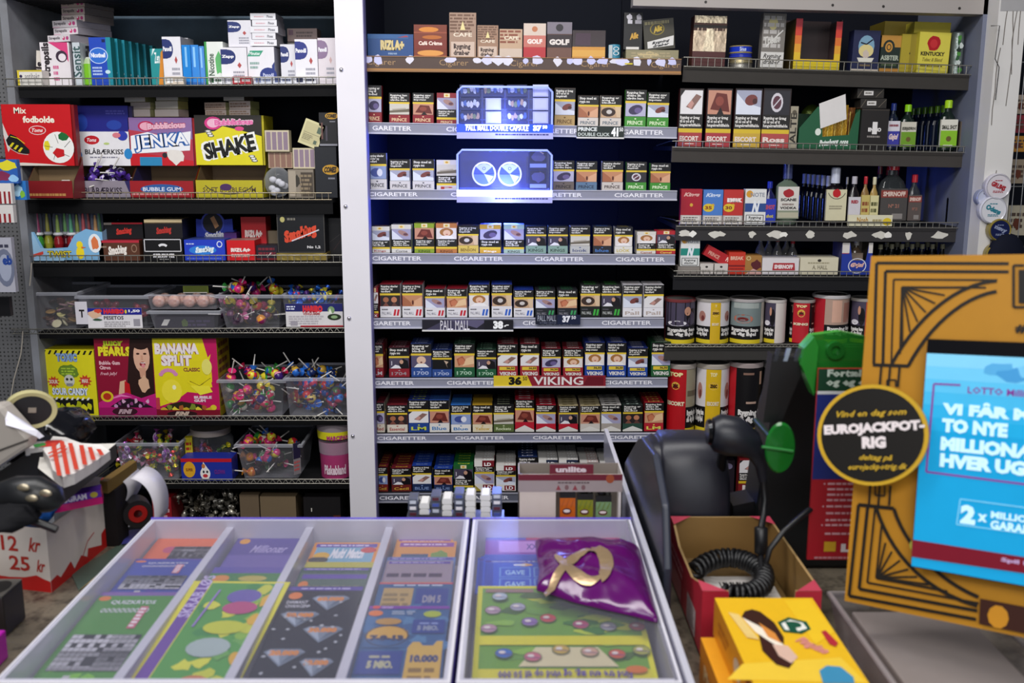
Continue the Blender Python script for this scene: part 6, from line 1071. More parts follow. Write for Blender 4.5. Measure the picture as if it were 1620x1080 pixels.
# ============================================================ tins of tobacco
def can(S_, u0, u1, vt, label, body, strip, t, kd, dy=.02, lid='#a8a29c', st=(-.30, .30), tc='#e8d8b8', warn=True):
    x, Y, z, w_, h_ = S_.spot(u0, u1, vt, dy); R = w_/2; e = empty('tobacco_tin', (x, Y+R, z), label, 'tobacco tin')
    m = M(); n = 32
    m.lathe([(0, 0), (R*.99, 0), (R*.99, h_*.93)], '#141214', 'card', n)
    def band(t0, t1, z0, z1, col, k=.0004, N_=8):
        rr = R*.99+k; vs = []
        for i in range(N_+1):
            a_ = -math.pi/2+t0+(t1-t0)*i/N_; vs += [(rr*math.cos(a_), rr*math.sin(a_), z0*h_), (rr*math.cos(a_), rr*math.sin(a_), z1*h_)]
        m.grid(vs, [(2*i, 2*i+2, 2*i+3, 2*i+1) for i in range(N_)], col)
    def bl(ct, cz, rt_, rz_, col, k=.0009):
        rr = R*.99+k; f_ = []
        for q in range(12): a_ = q*math.pi/6; f_.append((rr*math.cos(-math.pi/2+ct+rt_*math.cos(a_)), rr*math.sin(-math.pi/2+ct+rt_*math.cos(a_)), h_*(cz+rz_*math.sin(a_))))
        m.face(f_, col)
    def bt(s_, t0, t1, z0, z1, col, k=.0012):
        vs, fs, _ = glyphs(s_, 3, 0); rr = R*.99+k; m.grid([(rr*math.cos(-math.pi/2+t0+(t1-t0)*a), rr*math.sin(-math.pi/2+t0+(t1-t0)*a), h_*(z0+(z1-z0)*b)) for a, b in vs], fs, col, 'card', False)
    s0, s1 = st
    for w0, w1 in ((-1.35, s0), (s1, 1.35)):
        if w1-w0 < .2: continue
        bgc = {'silh': '#4b4458', 'hand': '#dcd6d8', 'gum': '#7d8a8a', 'dark': '#100d10', 'couple': '#b89a8a', 'sofa': '#9a917a'}[kd]
        band(w0, w1, .40, .93, bgc, .0004)
        mid = (w0+w1)/2; sp2 = (w1-w0)
        if kd == 'silh': bl(mid+.28*sp2, .60, .2*sp2, .2, '#120e14', .0012); bl(mid-.15*sp2, .47, .25*sp2, .06, '#e4e0e6', .0014); bl(mid+.12*sp2, .74, .09*sp2, .1, '#c8937a', .0016)
        elif kd == 'hand': bl(mid, .62, .22*sp2, .12, '#b07c70', .0012); bl(mid+.05*sp2, .58, .1*sp2, .06, '#7a3c38', .0015)
        elif kd == 'gum': bl(mid-.05*sp2, .57, .28*sp2, .10, '#b8705c', .0012); bl(mid-.06*sp2, .56, .16*sp2, .045, '#7a2c28', .0016); band(mid-.35*sp2, mid+.4*sp2, .80, .92, '#a8b0ac', .0006)
        elif kd == 'dark': band(mid+.2*sp2, mid+.3*sp2, .7, .88, '#c8a088', .0006); band(mid-.3*sp2, mid, .84, .87, '#8a6a5c', .0006); band(mid-.2*sp2, mid+.1*sp2, .44, .47, '#b89a8a', .0006)
        elif kd == 'couple': band(mid-.3*sp2, mid-.02*sp2, .45, .9, '#dcae98', .0006); band(mid+.05*sp2, mid+.35*sp2, .45, .85, '#a87464', .0006)
        else: band(mid-.4*sp2, mid+.4*sp2, .55, .63, '#6a5f4c', .0006)
        band(w0, w1, .10, .40, '#121012', .0006); bt('Rygning kan\nslå dig ihjel', w0+.08*sp2, w1-.1*sp2, .16, .36, '#e4e0dc'); band(w0, w1, 0.01, .10, '#e0c82a', .0007)
    band(s0, s1, 0.01, .93, strip, .0009)
    if t: bt(t, s0+.1, s1-.1, .42, .48, tc, .0020); bl((s0+s1)/2, .70, min(.3, (s1-s0)*.36), .055 if h_ > .15 else .09, '#e0b44a', .0012); bt('TOP', s0+.25, s1-.25, .83, .89, '#f0e0a0', .0016); bt('ZIGC', (s0+s1)/2-.2, (s0+s1)/2+.2, .675, .725, '#3a2214', .0020)
    m.make('tin_body', e)
    m = M(); m.lathe([(R*.99, h_*.93), (R*1.03, h_*.935), (R*1.04, h_*.985), (R*.98, h_), (R*.86, h_*.985), (0, h_*.985)], lid, 'gloss', n, cols=[None, None, None, None, '#8f8a86']); m.make('lid', e)
S = SH['R5']
can(S, 1053, 1102, 474, 'short tobacco tin with dark silhouette picture, leftmost of the upper row', '#141214', '#5a1c24', None, 'silh', st=(-1.34, -1.2), lid='#7a3a3c')
can(S, 1104, 1157, 474, 'short tobacco tin with broad yellow stripe', '#141214', '#d8b020', 'ESCORT', 'hand')
can(S, 1158, 1212, 474, 'short tobacco tin with grey mouth picture and pale right edge', '#141214', '#cfc4b4', None, 'gum', st=(.75, 1.35), lid='#b8b2b2')
can(S, 1211, 1245, 475, 'short white tobacco tin with red label strip', '#141214', '#dcd2cc', None, 'silh', dy=.03, st=(-.2, 1.4), lid='#cfc8c4')
can(S, 1252, 1291, 475, 'short red tobacco tin with orange price flash, half behind the green holder', '#141214', '#c02430', 'KING', 'dark', dy=.03, st=(-1.0, .35))
can(S, 1291, 1348, 468, 'wider short tin with red left part and couple picture', '#141214', '#b81f2c', None, 'couple', dy=.02, st=(-1.4, -.6), lid='#cfcaca')
can(S, 1349, 1392, 473, 'short tin with red lettering cut off by the gold display', '#141214', '#b02430', 'HVON', 'silh', dy=.03, st=(-.2, 1.0))
S = SH['R6']
can(S, 1056, 1101, 577, 'tall red tobacco tin with thin orange streak', '#141214', '#b8161f', 'ESCORT', 'sofa', lid='#a89f98', st=(-1.3, .2))
can(S, 1102, 1155, 577, 'tall tobacco tin with broad yellow stripe', '#141214', '#dcb41c', 'ESCORT', 'hand', lid='#b0a79c', st=(-.55, .35))
can(S, 1154, 1208, 575, 'tall black tobacco tin with red rim, rightmost of three', '#141214', '#b81c26', None, 'dark', lid='#a89a98', st=(-1.3, -.75))
can(S, 1208, 1250, 577, 'tall dark tin half hidden behind the black stand', '#141214', '#c8a020', None, 'dark', dy=.05)
S = SH['R7']
bx('tobacco_pouch', 'small red pouch with white warning picture on the lowest right shelf', 'tobacco pouch', S, 1167, 1199, 726, .03, '#7c1c20', lambda a: (pic(a, 'hand', .02, .66, .98, .97), a.rect(0, .47, 1, .66, '#141214').text('Rygning er årsag\ntil ni ud af ti\ntilfælde', .04, .49, .94, .64, '#e0dcd8', 2).rect(0, .40, 1, .46, '#d8b82a').text('Bali', .2, .22, .7, .36, '#e8dcd8', 4).text('Shag', .3, .12, .75, .21, '#e8dcd8', 3).rect(0, .02, 1, .05, '#e0dcd8')), dy=.02, vb=790)
bx('pack_riser', 'dark carton under the small red pouch', 'carton', S, 1160, 1204, 791, .06, '#1a1416', dy=.02)
bx('dark_pouch', 'dim pouch with pale blur beside the small red one', 'tobacco pouch', S, 1138, 1160, 728, .03, '#231c26', lambda a: a.ell(.5, .85, .35, .08, '#7a7490').rect(.2, .4, .5, .5, '#4a443c'), dy=.05)
# ============================================================ snuff tins and wire rack right of the white post
def snus(u, v, Rp, c_rim, c_top, t, tc, label, Y, ang=-.4):
    p = PY(u, v, Y); R = Rp/F_PX*Y; e = empty('snus_tin', p, label, 'snus tin')
    m = M(); m.lathe([(0, -.02), (R, -.02), (R*1.03, -.012), (R*1.03, 0), (R*.94, .004), (R*.86, .002), (0, .002)], c_rim, 'gloss', 28, ax='y', cols=[None, None, None, None, c_rim, c_top]); m.make('tin_body', e)
    m = M(); a = Art(m, (-R, -.0022, -R), (2*R, 0, 0), (0, 0, 2*R)); a.text(t, .2, .42, .8, .62, tc, 3, 0, ang).fine(.3, .25, .7, .35, 2, tc, .03).fine(.35, .7, .65, .76, 1, tc, .03); m.make('lid_print', e)
snus(1579, 295, 20, '#c8c4cc', '#d8d2d8', 'GRUMS', '#a82430', 'white round tin with red lettering, top of the hanging stack', 2.585)
snus(1571, 332, 21, '#cfcfd8', '#d8d8de', 'Odens', '#1f7a8c', 'white round tin with teal lettering, second of the hanging stack', 2.585)
snus(1582, 364, 17.5, '#8a7a34', '#141c48', 'navy', '#8a93b0', 'navy round tin with gold rim, third of the hanging stack', 2.578)
snus(1578, 403, 18, '#8a7a34', '#141c48', 'navy', '#8a93b0', 'navy round tin with gold rim just above the gold display', 2.578)
snus(1559, 313, 14, '#9aa0b8', '#b8bcd0', '', '#333', 'pale tin edge peeking left behind the white tins', 2.60)
Yk = 2.60; e = empty('wire_rack', PY(1592, 420, Yk), 'wire rack hanging at the right edge holding small packs', 'rack'); A = PY(1592, 420, Yk)
m = M()
for u in (1592, 1606, 1618): q = PY(u, 420, Yk); m.tube([(q.x-A.x, 0, 0), (q.x-A.x, 0, .72)], .0013, '#a8a8a8', 'metal', 5)
for k in range(5): m.tube([(-.01, 0, .05+k*.155), (.07, 0, .05+k*.155)], .0013, '#a8a8a8', 'metal', 5)
m.make('rack_wire', e)
for i, (u0, u1, v0, v1, c, lb) in enumerate(((1598, 1625, -20, 22, '#8a8424', 'olive yellow pack at the top right corner'), (1602, 1625, 30, 60, '#7a5a34', 'brown pack hanging below the olive one'), (1604, 1626, 150, 180, '#a89888', 'beige pack on the right rack'), (1598, 1626, 182, 210, '#7c2430', 'maroon pack on the right rack'), (1594, 1626, 215, 240, '#a8762c', 'amber pack on the right rack'), (1596, 1626, 252, 290, '#8a7c6a', 'grey beige pack on the right rack'), (1592, 1626, 325, 372, '#a8a08c', 'cream pack with brown blot, behind the navy tin'))):
    A = PY(u0, v1, 2.63); B = PY(u1, v0, 2.63); m = M(); m.box(0, B.x-A.x, 0, .02, 0, B.z-A.z, c); a = Art(m, (0, 0, 0), (B.x-A.x, 0, 0), (0, 0, B.z-A.z)); a.fine(.1, .2, .9, .8, 3, '#4a3c34', .1).blob(.5, .4, .2, .2, '#5a2c1c', i+3)
    tag(m.make('hanging_pack', loc=A), lb, 'pack')
m = M(); p = PY(1600, 372, 2.5); m.ball((0, 0, 0), .08, '#0c1020', 'matte', 12, 8, (.7, .3, 1)); tag(m.make('dark_pouch', loc=(p.x+.03, 2.58, p.z-.08)), 'dark navy bag at the right edge above the gold display', 'bag')
e = empty('wire_hook', PY(1575, 100, 2.59), 'thin bent wire hook hanging on the white right post', 'hook'); m = M(); m.tube([(-.02, 0, .09), (.0, -.004, .09), (-.004, -.004, .01), (.008, -.004, -.01), (.006, -.004, -.09)], .0011, '#3a3836', 'metal', 5); m.make('wire', e)
# ============================================================ the counter: two display cases with scratch cards
ZC = 1.0
YF, YB = .872, 1.300
def case(x0, x1, ndiv, label, gname):
    e = empty('scratch_card_display', (x0, YF, zc), label, 'display case', gname); W = x1-x0; L = YB-YF; h = ZC-zc
    m = M(); t = .007
    m.box(0, W, 0, L, 0, .004, '#e2e0e8')
    for (a0, a1, b0, b1) in ((0, t, 0, L), (W-t, W, 0, L), (t, W-t, 0, t), (t, W-t, L-t, L)): m.box(a0, a1, b0, b1, .004, h-.0005, '#dad8e0', 'gloss', top='#dcdae2')
    m.box(-.0014, -.0002, 0, L, 0, h*.9, '#3a2f7a', 'gloss'); m.box(W+.0002, W+.0014, 0, L, 0, h*.9, '#3a2f7a', 'gloss')
    m.make('case_tray', e)
    m = M()
    for k in range(1, ndiv):
        X = W*k/ndiv; m.box(X-.006, X+.006, t, L-t, .004, h-.012, '#cfcdd6', 'gloss')
    if ndiv > 1:
        for k in range(1, ndiv):
            X = W*k/ndiv; mm = M(); mm.box(X-.005, X+.005, t, L-t, .004, h-.010, '#cfcdd6', 'gloss'); mm.make('divider', e)
    m = M(); m.box(-.001, W+.001, L-.002, L+.002, h*.55, h+.001, '#5a4cc0', 'gloss'); m.make('rear_edge', e)
    m = M(); m.box(t*.5, W-t*.5, t*.5, L-t*.5, h-.0005, h+.0015, '#7c7c88', 'pane'); m.make('cover_pane', e)  # grey base and grazing opacity paint the milky glare into the pane
    return e
XL, XM = -.4960, -.0590
case(XL, XM, 4, 'long clear topped display case with four columns of scratch cards', 'scratch card display cases')
case(-.0535, .1630, 1, 'narrower clear topped display case under the purple bag', 'scratch card display cases')
def card(label, x0, x1, ys, length, body, art, zt=.988, dz=.012, rz=0, name='scratch_card', th=.0012):
    """a card lying face up: far edge at ys, near edge sloping down toward us"""
    length = min(length, ys-YF-.012)
    m = M(); w_ = x1-x0; m.box(0, w_, -length, 0, -th, 0, body); art(Art(m, (0, -length, 0), (w_, 0, 0), (0, length, 0), step=.00004, lift=.0001))
    return tag(m.make(name, loc=(x0, ys, zt), rot=(math.atan2(dz, length), 0, rz)), label, 'scratch card')
def yv(v, z=.985): return PZ(600, v, z).y
cw = (XM-XL)/4
def cx(k): return XL+cw*k+.010, XL+cw*(k+1)-.010
def cross(a, x0, y0, x1, y1, seed, nx=12, ny=8, bg='#c9c7cc', fg='#26282a'):
    r = random.Random(seed); a.rect(x0, y0, x1, y1, fg)
    for i in range(nx):
        for j in range(ny):
            if r.random() < .58 or i % 4 == 0 or j % 3 == 0: a.m.face([a.p(x0+(x1-x0)*(i+.04)/nx, y0+(y1-y0)*(j+.06)/ny), a.p(x0+(x1-x0)*(i+.96)/nx, y0+(y1-y0)*(j+.06)/ny), a.p(x0+(x1-x0)*(i+.96)/nx, y0+(y1-y0)*(j+.94)/ny), a.p(x0+(x1-x0)*(i+.04)/nx, y0+(y1-y0)*(j+.94)/ny)], bg, a.mt)
    a.k += 2; return a
def kryds(bg, bg2, seed, top='#4a3a9c'):
    def f(a):
        a.rect(0, 0, 1, 1, bg).rect(0, .96, 1, 1, top).ell(.1, .93, .08, .025, '#d8762c').text('QUIZKRYDS', .22, .865, .8, .91, '#d8d6de', 1)
        r = random.Random(seed)
        for q in range(10): a.blob(r.random()*.9+.05, r.random()*.35+.02, .08, .04, bg2, seed+q, 9, .4)
        a.k += 1
        for q in range(10): a.ring(.2+q*.062, .80, .028, .022, .35, '#e2e0e6', 8)
        a.rect(.66, .62, .76, .84, '#c86a7a').fine(.67, .63, .75, .83, 6, '#f0e4e6', .05); cross(a, .08, .24, .92, .56, seed)
        a.rect(.34, .08, .42, .2, '#b9b8b6').rect(.28, .12, .5, .16, '#b9b8b6').line([(.6, .06), (.9, .1)], .02, '#c8c6c0')
    return f
x0, x1 = cx(0)
card('orange scratch card with grey crossword, topmost of the first column', x0, x1, yv(833), .10, '#d86a3c', lambda a: (a.rect(0, 0, 1, 1, '#d8683a').ell(.3, .5, .1, .1, '#b84a6a'), cross(a, .35, .2, .95, .6, 4, 12, 5), a.rect(0, .9, .6, 1, '#e08a5a')), zt=.974, dz=.004)
card('blue scratch card with a row of rings and crossword, middle of the first column', x0, x1, yv(877), .11, '#33409c', kryds('#35449c', '#4a3a9c', 5), zt=.979, dz=.005)
card('green scratch card with big crossword, nearest in the first column', x0, x1, yv(934), .235, '#3f7a2c', kryds('#4a8a34', '#79b83a', 8, '#7a5a9c'), zt=.983, dz=.012)
x0, x1 = cx(1)
card('purple scratch card with small orange disc, topmost of the second column', x0, x1, yv(836), .12, '#4f4290', lambda a: a.rect(0, 0, 1, 1, '#54468f').rect(0, .0, 1, .5, '#6a5aa0').ell(.14, .85, .08, .07, '#d8962c').text('Millionær', .3, .55, .85, .75, '#a89cc8', 1, 1), zt=.974, dz=.004)
card('green scratch card with two yellow frog faces, middle of the second column', x0, x1, yv(890), .11, '#2f6a2c', lambda a: a.rect(0, 0, 1, 1, '#3a7a34').rect(0, .85, 1, 1, '#5a4a9c').ell(.18, .72, .12, .08, '#d88a2c').ell(.62, .72, .2, .07, '#b8a84a').ell(.35, .42, .28, .22, '#c8cc3a').ell(.8, .42, .28, .22, '#c8cc3a').ell(.35, .45, .16, .1, '#7a9a5a').ell(.8, .45, .16, .1, '#7a9a5a').ell(.3, .45, .03, .04, '#26341c').ell(.75, .45, .03, .04, '#26341c'), zt=.979, dz=.005)
def yellow(a):
    a.rect(0, 0, 1, 1, '#e0d82c').rect(.08, 0, .2, 1, '#6a3f9a').rect(.21, .0, .95, .98, '#4f9a3c').text('SKRAB LØS', -.28, .82, .56, .88, '#c8b8e0', 1, 0, math.pi/2)
    r = random.Random(3)
    for q in range(26): a.blob(.28+r.random()*.6, r.random()*.9+.03, .08, .045, r.choice(['#8ab83a', '#c8cc34', '#3a8a3c', '#d8d83a', '#6aa84a']), q, 9, .4)
    a.ell(.62, .84, .17, .07, '#6a5aa8').ell(.64, .73, .17, .06, '#b84a7a').ell(.56, .38, .2, .08, '#a8b8b4').ell(.6, .55, .2, .06, '#c8cc2c').blob(.86, .8, .06, .06, '#e0b02c', 4).blob(.84, .62, .06, .05, '#e0b02c', 6).blob(.85, .3, .06, .05, '#d8a82c', 8).ell(.6, .1, .14, .06, '#c87a4c').line([(.3, .55), (.34, .9)], .02, '#9a7ac8')
card('green scratch card with yellow border and purple stripe, lying askew in the second column', x0-.006, x1+.022, yv(927)+.004, .27, '#e0d82c', yellow, zt=.990, dz=.014, rz=-.03)
x0, x1 = cx(2)
ttl = lambda c: (lambda a: a.rect(0, 0, 1, 1, c).rect(.04, .9, .96, .97, '#5a3f9c').fine(.08, .92, .9, .96, 1, '#c8c0e0', .03))
card('orange edged scratch card with a yellow vehicle, topmost of the third column', x0, x1, yv(846), .11, '#e09a3c', lambda a: a.rect(0, 0, 1, 1, '#e0943a').rect(.06, .1, .94, .86, '#7aa8c0').rect(.04, .86, .96, .96, '#5a3f9c').fine(.1, .88, .9, .94, 1, '#d8d0e8', .03).text('Multi Match', .3, .55, .8, .82, '#e8e6ea', 2, 1).ell(.18, .62, .12, .1, '#d8a82c').blob(.15, .5, .14, .08, '#3a3630', 5).rect(.0, .0, 1, .45, '#b8b03c').ell(.85, .78, .12, .08, '#c8443c'), zt=.974, dz=.004)
card('dark green scratch card with purple title band, second in the third column', x0, x1, yv(887), .08, '#2f4c3a', lambda a: ttl('#2f4c3a')(a).rect(.04, .55, .96, .8, '#5a3f9c').fine(.08, .6, .9, .75, 1, '#c8c0e0', .03).ell(.1, .4, .07, .1, '#d8762c'), zt=.976, dz=.003)
card('dark green scratch card with purple band, third in the third column', x0+.004, x1, yv(899), .08, '#3c5a48', lambda a: a.rect(0, 0, 1, 1, '#4a5f50').rect(.04, .8, .98, .95, '#5a3f9c').ell(.1, .6, .07, .12, '#d87a2c').fine(.1, .2, .95, .6, 3, '#8a8a6a', .04), zt=.979, dz=.003)
def black(a):
    a.rect(0, 0, 1, 1, '#17191f').rect(0, .955, 1, .995, '#4f3a94').fine(.18, .965, .9, .985, 1, '#c8c0e0', .03).ell(.14, .9, .09, .035, '#e07a2c').text('DIAMANT\nCHANCEN', .06, .78, .36, .85, '#c8c6cc', 1)
    for q, (x, y, t) in enumerate(((.62, .84, '60.000'), (.3, .68, '50.000'), (.66, .54, '30.000'), (.3, .34, '20.000'), (.72, .26, '10.000'))):
        w_ = .25 if q < 4 else .2; a.poly([(x-w_, y+.035), (x-w_*.7, y+.06), (x+w_*.7, y+.06), (x+w_, y+.035), (x, y-.085)], '#7c8796').poly([(x-w_*.7, y+.055), (x-w_*.2, y+.01), (x, y-.07), (x-w_*.85, y+.03)], '#a3aebc').poly([(x+w_*.3, y+.01), (x+w_*.9, y+.032), (x, y-.07)], '#5c6878').text(t, x-w_*.7, y+.005, x+w_*.7, y+.048, '#e08a2c', 3)
    r = random.Random(6)
    for q in range(24): a.blob(r.random()*.9+.05, r.random()*.8+.04, .025, .010, '#b8bcc0', q, 6, .3)
    a.line([(0, .74), (.5, .62), (1, .74)], .008, '#30343c').line([(.1, .1), (.5, .1)], .01, '#5a5c60').rect(.8, .02, .92, .06, '#b8b8b8')
card('black scratch card with grey diamonds and orange amounts', x0, x1, yv(926), .26, '#17191f', black, zt=.984, dz=.012)
x0, x1 = cx(3)
og = lambda a: a.rect(0, 0, 1, 1, '#d8964a').rect(.04, .8, .96, .95, '#8a4a9c').fine(.1, .84, .9, .92, 1, '#e0c8e0', .03).rect(.1, .1, .55, .55, '#4a5a78').blob(.75, .5, .14, .16, '#7a9a4a', 3)
card('orange scratch card with purple band, topmost of the fourth column', x0, x1-.012, yv(837), .09, '#d8964a', og, zt=.972, dz=.003)
card('orange scratch card with slate panel, second in the fourth column', x0+.004, x1-.006, yv(845), .09, '#d8964a', og, zt=.975, dz=.003)
card('pale blue scratch card with purple title band in the fourth column', x0-.004, x1-.004, yv(873), .08, '#6a86b8', ttl('#6a86b8'), zt=.978, dz=.003)
card('greyish lilac scratch card with a row of dark symbols', x0-.002, x1-.006, yv(882), .09, '#9a8a94', lambda a: ttl('#9a8a94')(a).fine(.05, .45, .95, .65, 1, '#4a3c4c', .06).rect(0, .1, 1, .35, '#a8927a'), zt=.981, dz=.004)
def cash(a):
    a.rect(0, 0, 1, 1, '#2f5a8a'); r = random.Random(12)
    for q in range(18): a.blob(r.random(), r.random(), .1, .05, r.choice(['#3a6a9a', '#27507c', '#4a7aa4']), q, 9, .4)
    a.rect(.0, .955, 1, .99, '#7a2f9c').ell(.09, .975, .05, .02, '#d84a3c').text('GULD', .16, .962, .3, .985, '#e0c8ec', 1).ell(.1, .9, .09, .035, '#e0762c').ell(.8, .89, .11, .04, '#a8b82c').fine(.3, .88, .6, .93, 2, '#a8b8cc', .05).ell(.28, .80, .16, .04, '#b88a3c')
    a.ell(.3, .64, .26, .11, '#d0a03c').rect(.04, .5, .56, .6, '#2f5a8a').ring(.3, .63, .26, .12, .07, '#2a2c3c').text('7-9-13', .1, .57, .5, .64, '#2a2c4c', 4).rect(.58, .66, .97, .82, '#1f3a86').fine(.66, .76, .9, .79, 1, '#8a9ac8', .04).text('5 MIO.', .64, .69, .9, .75, '#8a93a8', 3)
    a.rect(.02, .22, .53, .46, '#1f3a86').text('5 MIO.', .14, .28, .44, .36, '#b8b48a', 3).fine(.15, .38, .42, .42, 1, '#b8b48a', .04).poly([(.57, .1), (.57, .5), (.62, .56), (.7, .56), (.74, .52), (.86, .52), (.9, .57), (.97, .57), (.98, .1)], '#d0a848').text('10.000', .62, .34, .94, .42, '#2a3c6c', 3).fine(.62, .14, .93, .3, 2, '#8a6a2c', .05)
card('blue scratch card with gold panel standing behind the front card of the fourth column', x0-.002, x1-.002, yv(920), .1, '#3a6090', lambda a: a.rect(0, 0, 1, 1, '#2f5a86').rect(0, .96, 1, 1, '#c85a5a').rect(.08, .3, .48, .86, '#b89a5c').rect(.52, .25, .95, .85, '#1f3a86').text('DIM 5', .62, .5, .86, .68, '#9a96a0', 2).fine(.1, .4, .44, .75, 3, '#8a7444', .06).fine(.2, .9, .9, .95, 1, '#c8d0dc', .05), zt=.984, dz=.005)
card('blue and gold scratch card with half moon panel, nearest in the fourth column', x0-.004, x1-.002, yv(962), .25, '#2f5a8a', cash, zt=.988, dz=.013)
# right hand case
card('purple and magenta header card with white millions lettering', -.036, .148, yv(826), .085, '#6a3f9c', lambda a: a.rect(0, 0, 1, 1, '#8a3fa8').rect(.3, .55, 1, 1, '#a82c6a').rect(0, .55, .3, 1, '#5a52b8').text('MILLIONJAGTEN', .04, .74, .66, .92, '#e4def0', 2).text('2 MIO.', .70, .72, .99, .95, '#f2ecf4', 4).rect(.1, .1, .4, .5, '#c08ad8').text('XXXXX', .3, .2, .5, .4, '#5a4a9a', 1), zt=.976, dz=.004)
for i in range(4):
    card(f"bright blue scratch card, {['hindmost', 'second', 'third', 'frontmost'][i]} of the fanned blue ones", -.040-.004*(i % 3)+.004, .07, yv(869+i*5), .10, '#1f48c0', lambda a: a.rect(0, 0, 1, 1, '#2450c4').rect(.02, .9, 1, .97, '#3a2c8a').fine(.1, .91, .8, .95, 1, '#b8c4ec', .03).rect(.02, .05, .12, .88, '#1c3aa0').frame(.2, .5, .55, .75, .012, '#7ab0e8').frame(.2, .16, .55, .44, .012, '#7ab0e8').frame(.6, .16, .95, .44, .012, '#7ab0e8').frame(.6, .5, .95, .75, .012, '#7ab0e8').text('GAVE', .26, .55, .49, .68, '#a8d0f0', 1).text('GAVE', .26, .22, .49, .36, '#a8d0f0', 1).blob(.5, .83, .09, .04, '#d8a86a', 3).rect(.36, .8, .5, .85, '#d8dce4'), zt=.978+i*.0022, dz=.003)
def eggs(a):
    a.rect(0, 0, 1, 1, '#ddd828').rect(.03, .02, .97, .975, '#6f9f34'); r = random.Random(2)
    for q in range(34): a.blob(.08+r.random()*.84, .2+r.random()*.72, .09, .03, r.choice(['#8ab83a', '#b8cc3a', '#3f7a2c', '#d0d434', '#6a9a3a', '#4a6a2c']), q, 9, .4)
    a.rect(.03, .42, .97, .50, '#ddd428').rect(.03, .1, .97, .22, '#d8cf34').poly([(.25, .24), (.8, .24), (.7, .4), (.35, .4)], '#dcd0a4').rect(.05, .92, .35, .955, '#9a7a6a')
    C_ = ['#b89aa8', '#a8a8b8', '#c84a4a', '#b04a6a', '#9a9aa0', '#b85a4c', '#b890a0', '#8a6aa8', '#3a6ab8', '#c86a7a', '#c8a84a', '#d0a48a', '#c8583c', '#a8a84a', '#b0c0c8']
    P_ = [(.1, .74), (.25, .77), (.43, .66), (.62, .60), (.78, .58), (.95, .58), (.08, .56), (.32, .62), (.17, .34), (.33, .31), (.49, .37), (.65, .35), (.80, .33), (.94, .36), (.14, .86)]
    for q, (x, y) in enumerate(P_): a.ell(x, y, .052, .042, '#5a6a3a', 14).ell(x, y, .046, .037, C_[q], 14).ell(x-.01, y+.008, .02, .012, '#e8dcd4', 8).line([(x-.04, y-.005), (x+.04, y-.012)], .008, '#6a4a7a')
    a.text('Find tre ens æg, og vind op til 50.000', .14, .13, .86, .21, '#5a3f9c', 1, 0, math.pi).rect(.05, .04, .97, .105, '#5a3a9c').fine(.72, .05, .95, .095, 1, '#c8b8e0', .03).fine(.08, .05, .25, .095, 1, '#c8b8e0', .03).ell(.89, .2, .06, .03, '#d8762c')
card('large yellow green scratch card covered with painted eggs', -.0405, .1475, yv(928), .29, '#ddd828', eggs, zt=.986, dz=.012)
# acrylic strip at the right flank of the cases
m = M(); m.box(.1650, .1715, .80, 1.72, .955, 1.008, '#a9a8b8', 'gloss', top='#c4c3cf'); o = m.make('edge_strip'); tag(o, 'long pale grey edge strip running beside the narrower display case', 'edge strip')
m = M(); m.box(.1655, .171, .82, 1.39, zc+.0005, .954, '#8d8c98', 'gloss'); o = m.make('strip_foot'); tag(o, 'grey foot rail beneath the pale edge strip', 'edge strip')
# purple crumpled bag
out = [(846, 856), (905, 853), (990, 860), (1012, 868), (1022, 905), (1043, 984), (1000, 972), (955, 962), (925, 955), (905, 950), (870, 938), (848, 932), (853, 900), (848, 874)]
import bmesh
cxp, cyp = 935, 900; nR, e_ = 9, []
bd = []
for i in range(len(out)):
    a_, b_ = out[i], out[(i+1) % len(out)]
    for q in range(5): bd.append((a_[0]+(b_[0]-a_[0])*q/5, a_[1]+(b_[1]-a_[1])*q/5))
vs = []; nb = len(bd); r = random.Random(14)
from mathutils import noise
for k in range(nR+1):
    t = k/nR
    for (u, v) in bd:
        p = PZ(cxp+(u-cxp)*t, cyp+(v-cyp)*t, ZC+.004); hgt = .021*(1-t**2.2)**.8
        cr = noise.noise(Vector((p.x*38, p.y*38, .3)))*.010+abs(noise.noise(Vector((p.x*70, p.y*70, 2.1))))*.006
        vs.append((p.x, p.y, ZC+.006+hgt+cr*(1-t*.6)))
fs = []
for k in range(nR):
    for i in range(nb): fs.append((k*nb+i, k*nb+(i+1) % nb, (k+1)*nb+(i+1) % nb, (k+1)*nb+i))
vb_ = [(x, y, ZC+.0025) for x, y, z in vs[-nb:]]
base = len(vs); vs += vb_
for i in range(nb): fs.append((nR*nb+i, nR*nb+(i+1) % nb, base+(i+1) % nb, base+i))
def inrib(i):
    f = fs[i]; c = [sum(vs[j][q] for j in f)/len(f) for q in range(3)]; return c
# ribbon emblem: two pale crossing bands
def seg(px, py, ax, ay, bx_, by, w_):
    dx, dy = bx_-ax, by-ay; t = max(0, min(1, ((px-ax)*dx+(py-ay)*dy)/(dx*dx+dy*dy))); return math.hypot(px-ax-t*dx, py-ay-t*dy) < w_
m = M(); m.grid(vs, fs, '#560b5c', 'gloss', True); o = m.make('sweet_bag'); tag(o, 'shiny purple crumpled bag lying on the narrower display case', 'bag')
sd = o.modifiers.new('s', 'SUBSURF'); sd.levels = 1; sd.render_levels = 1
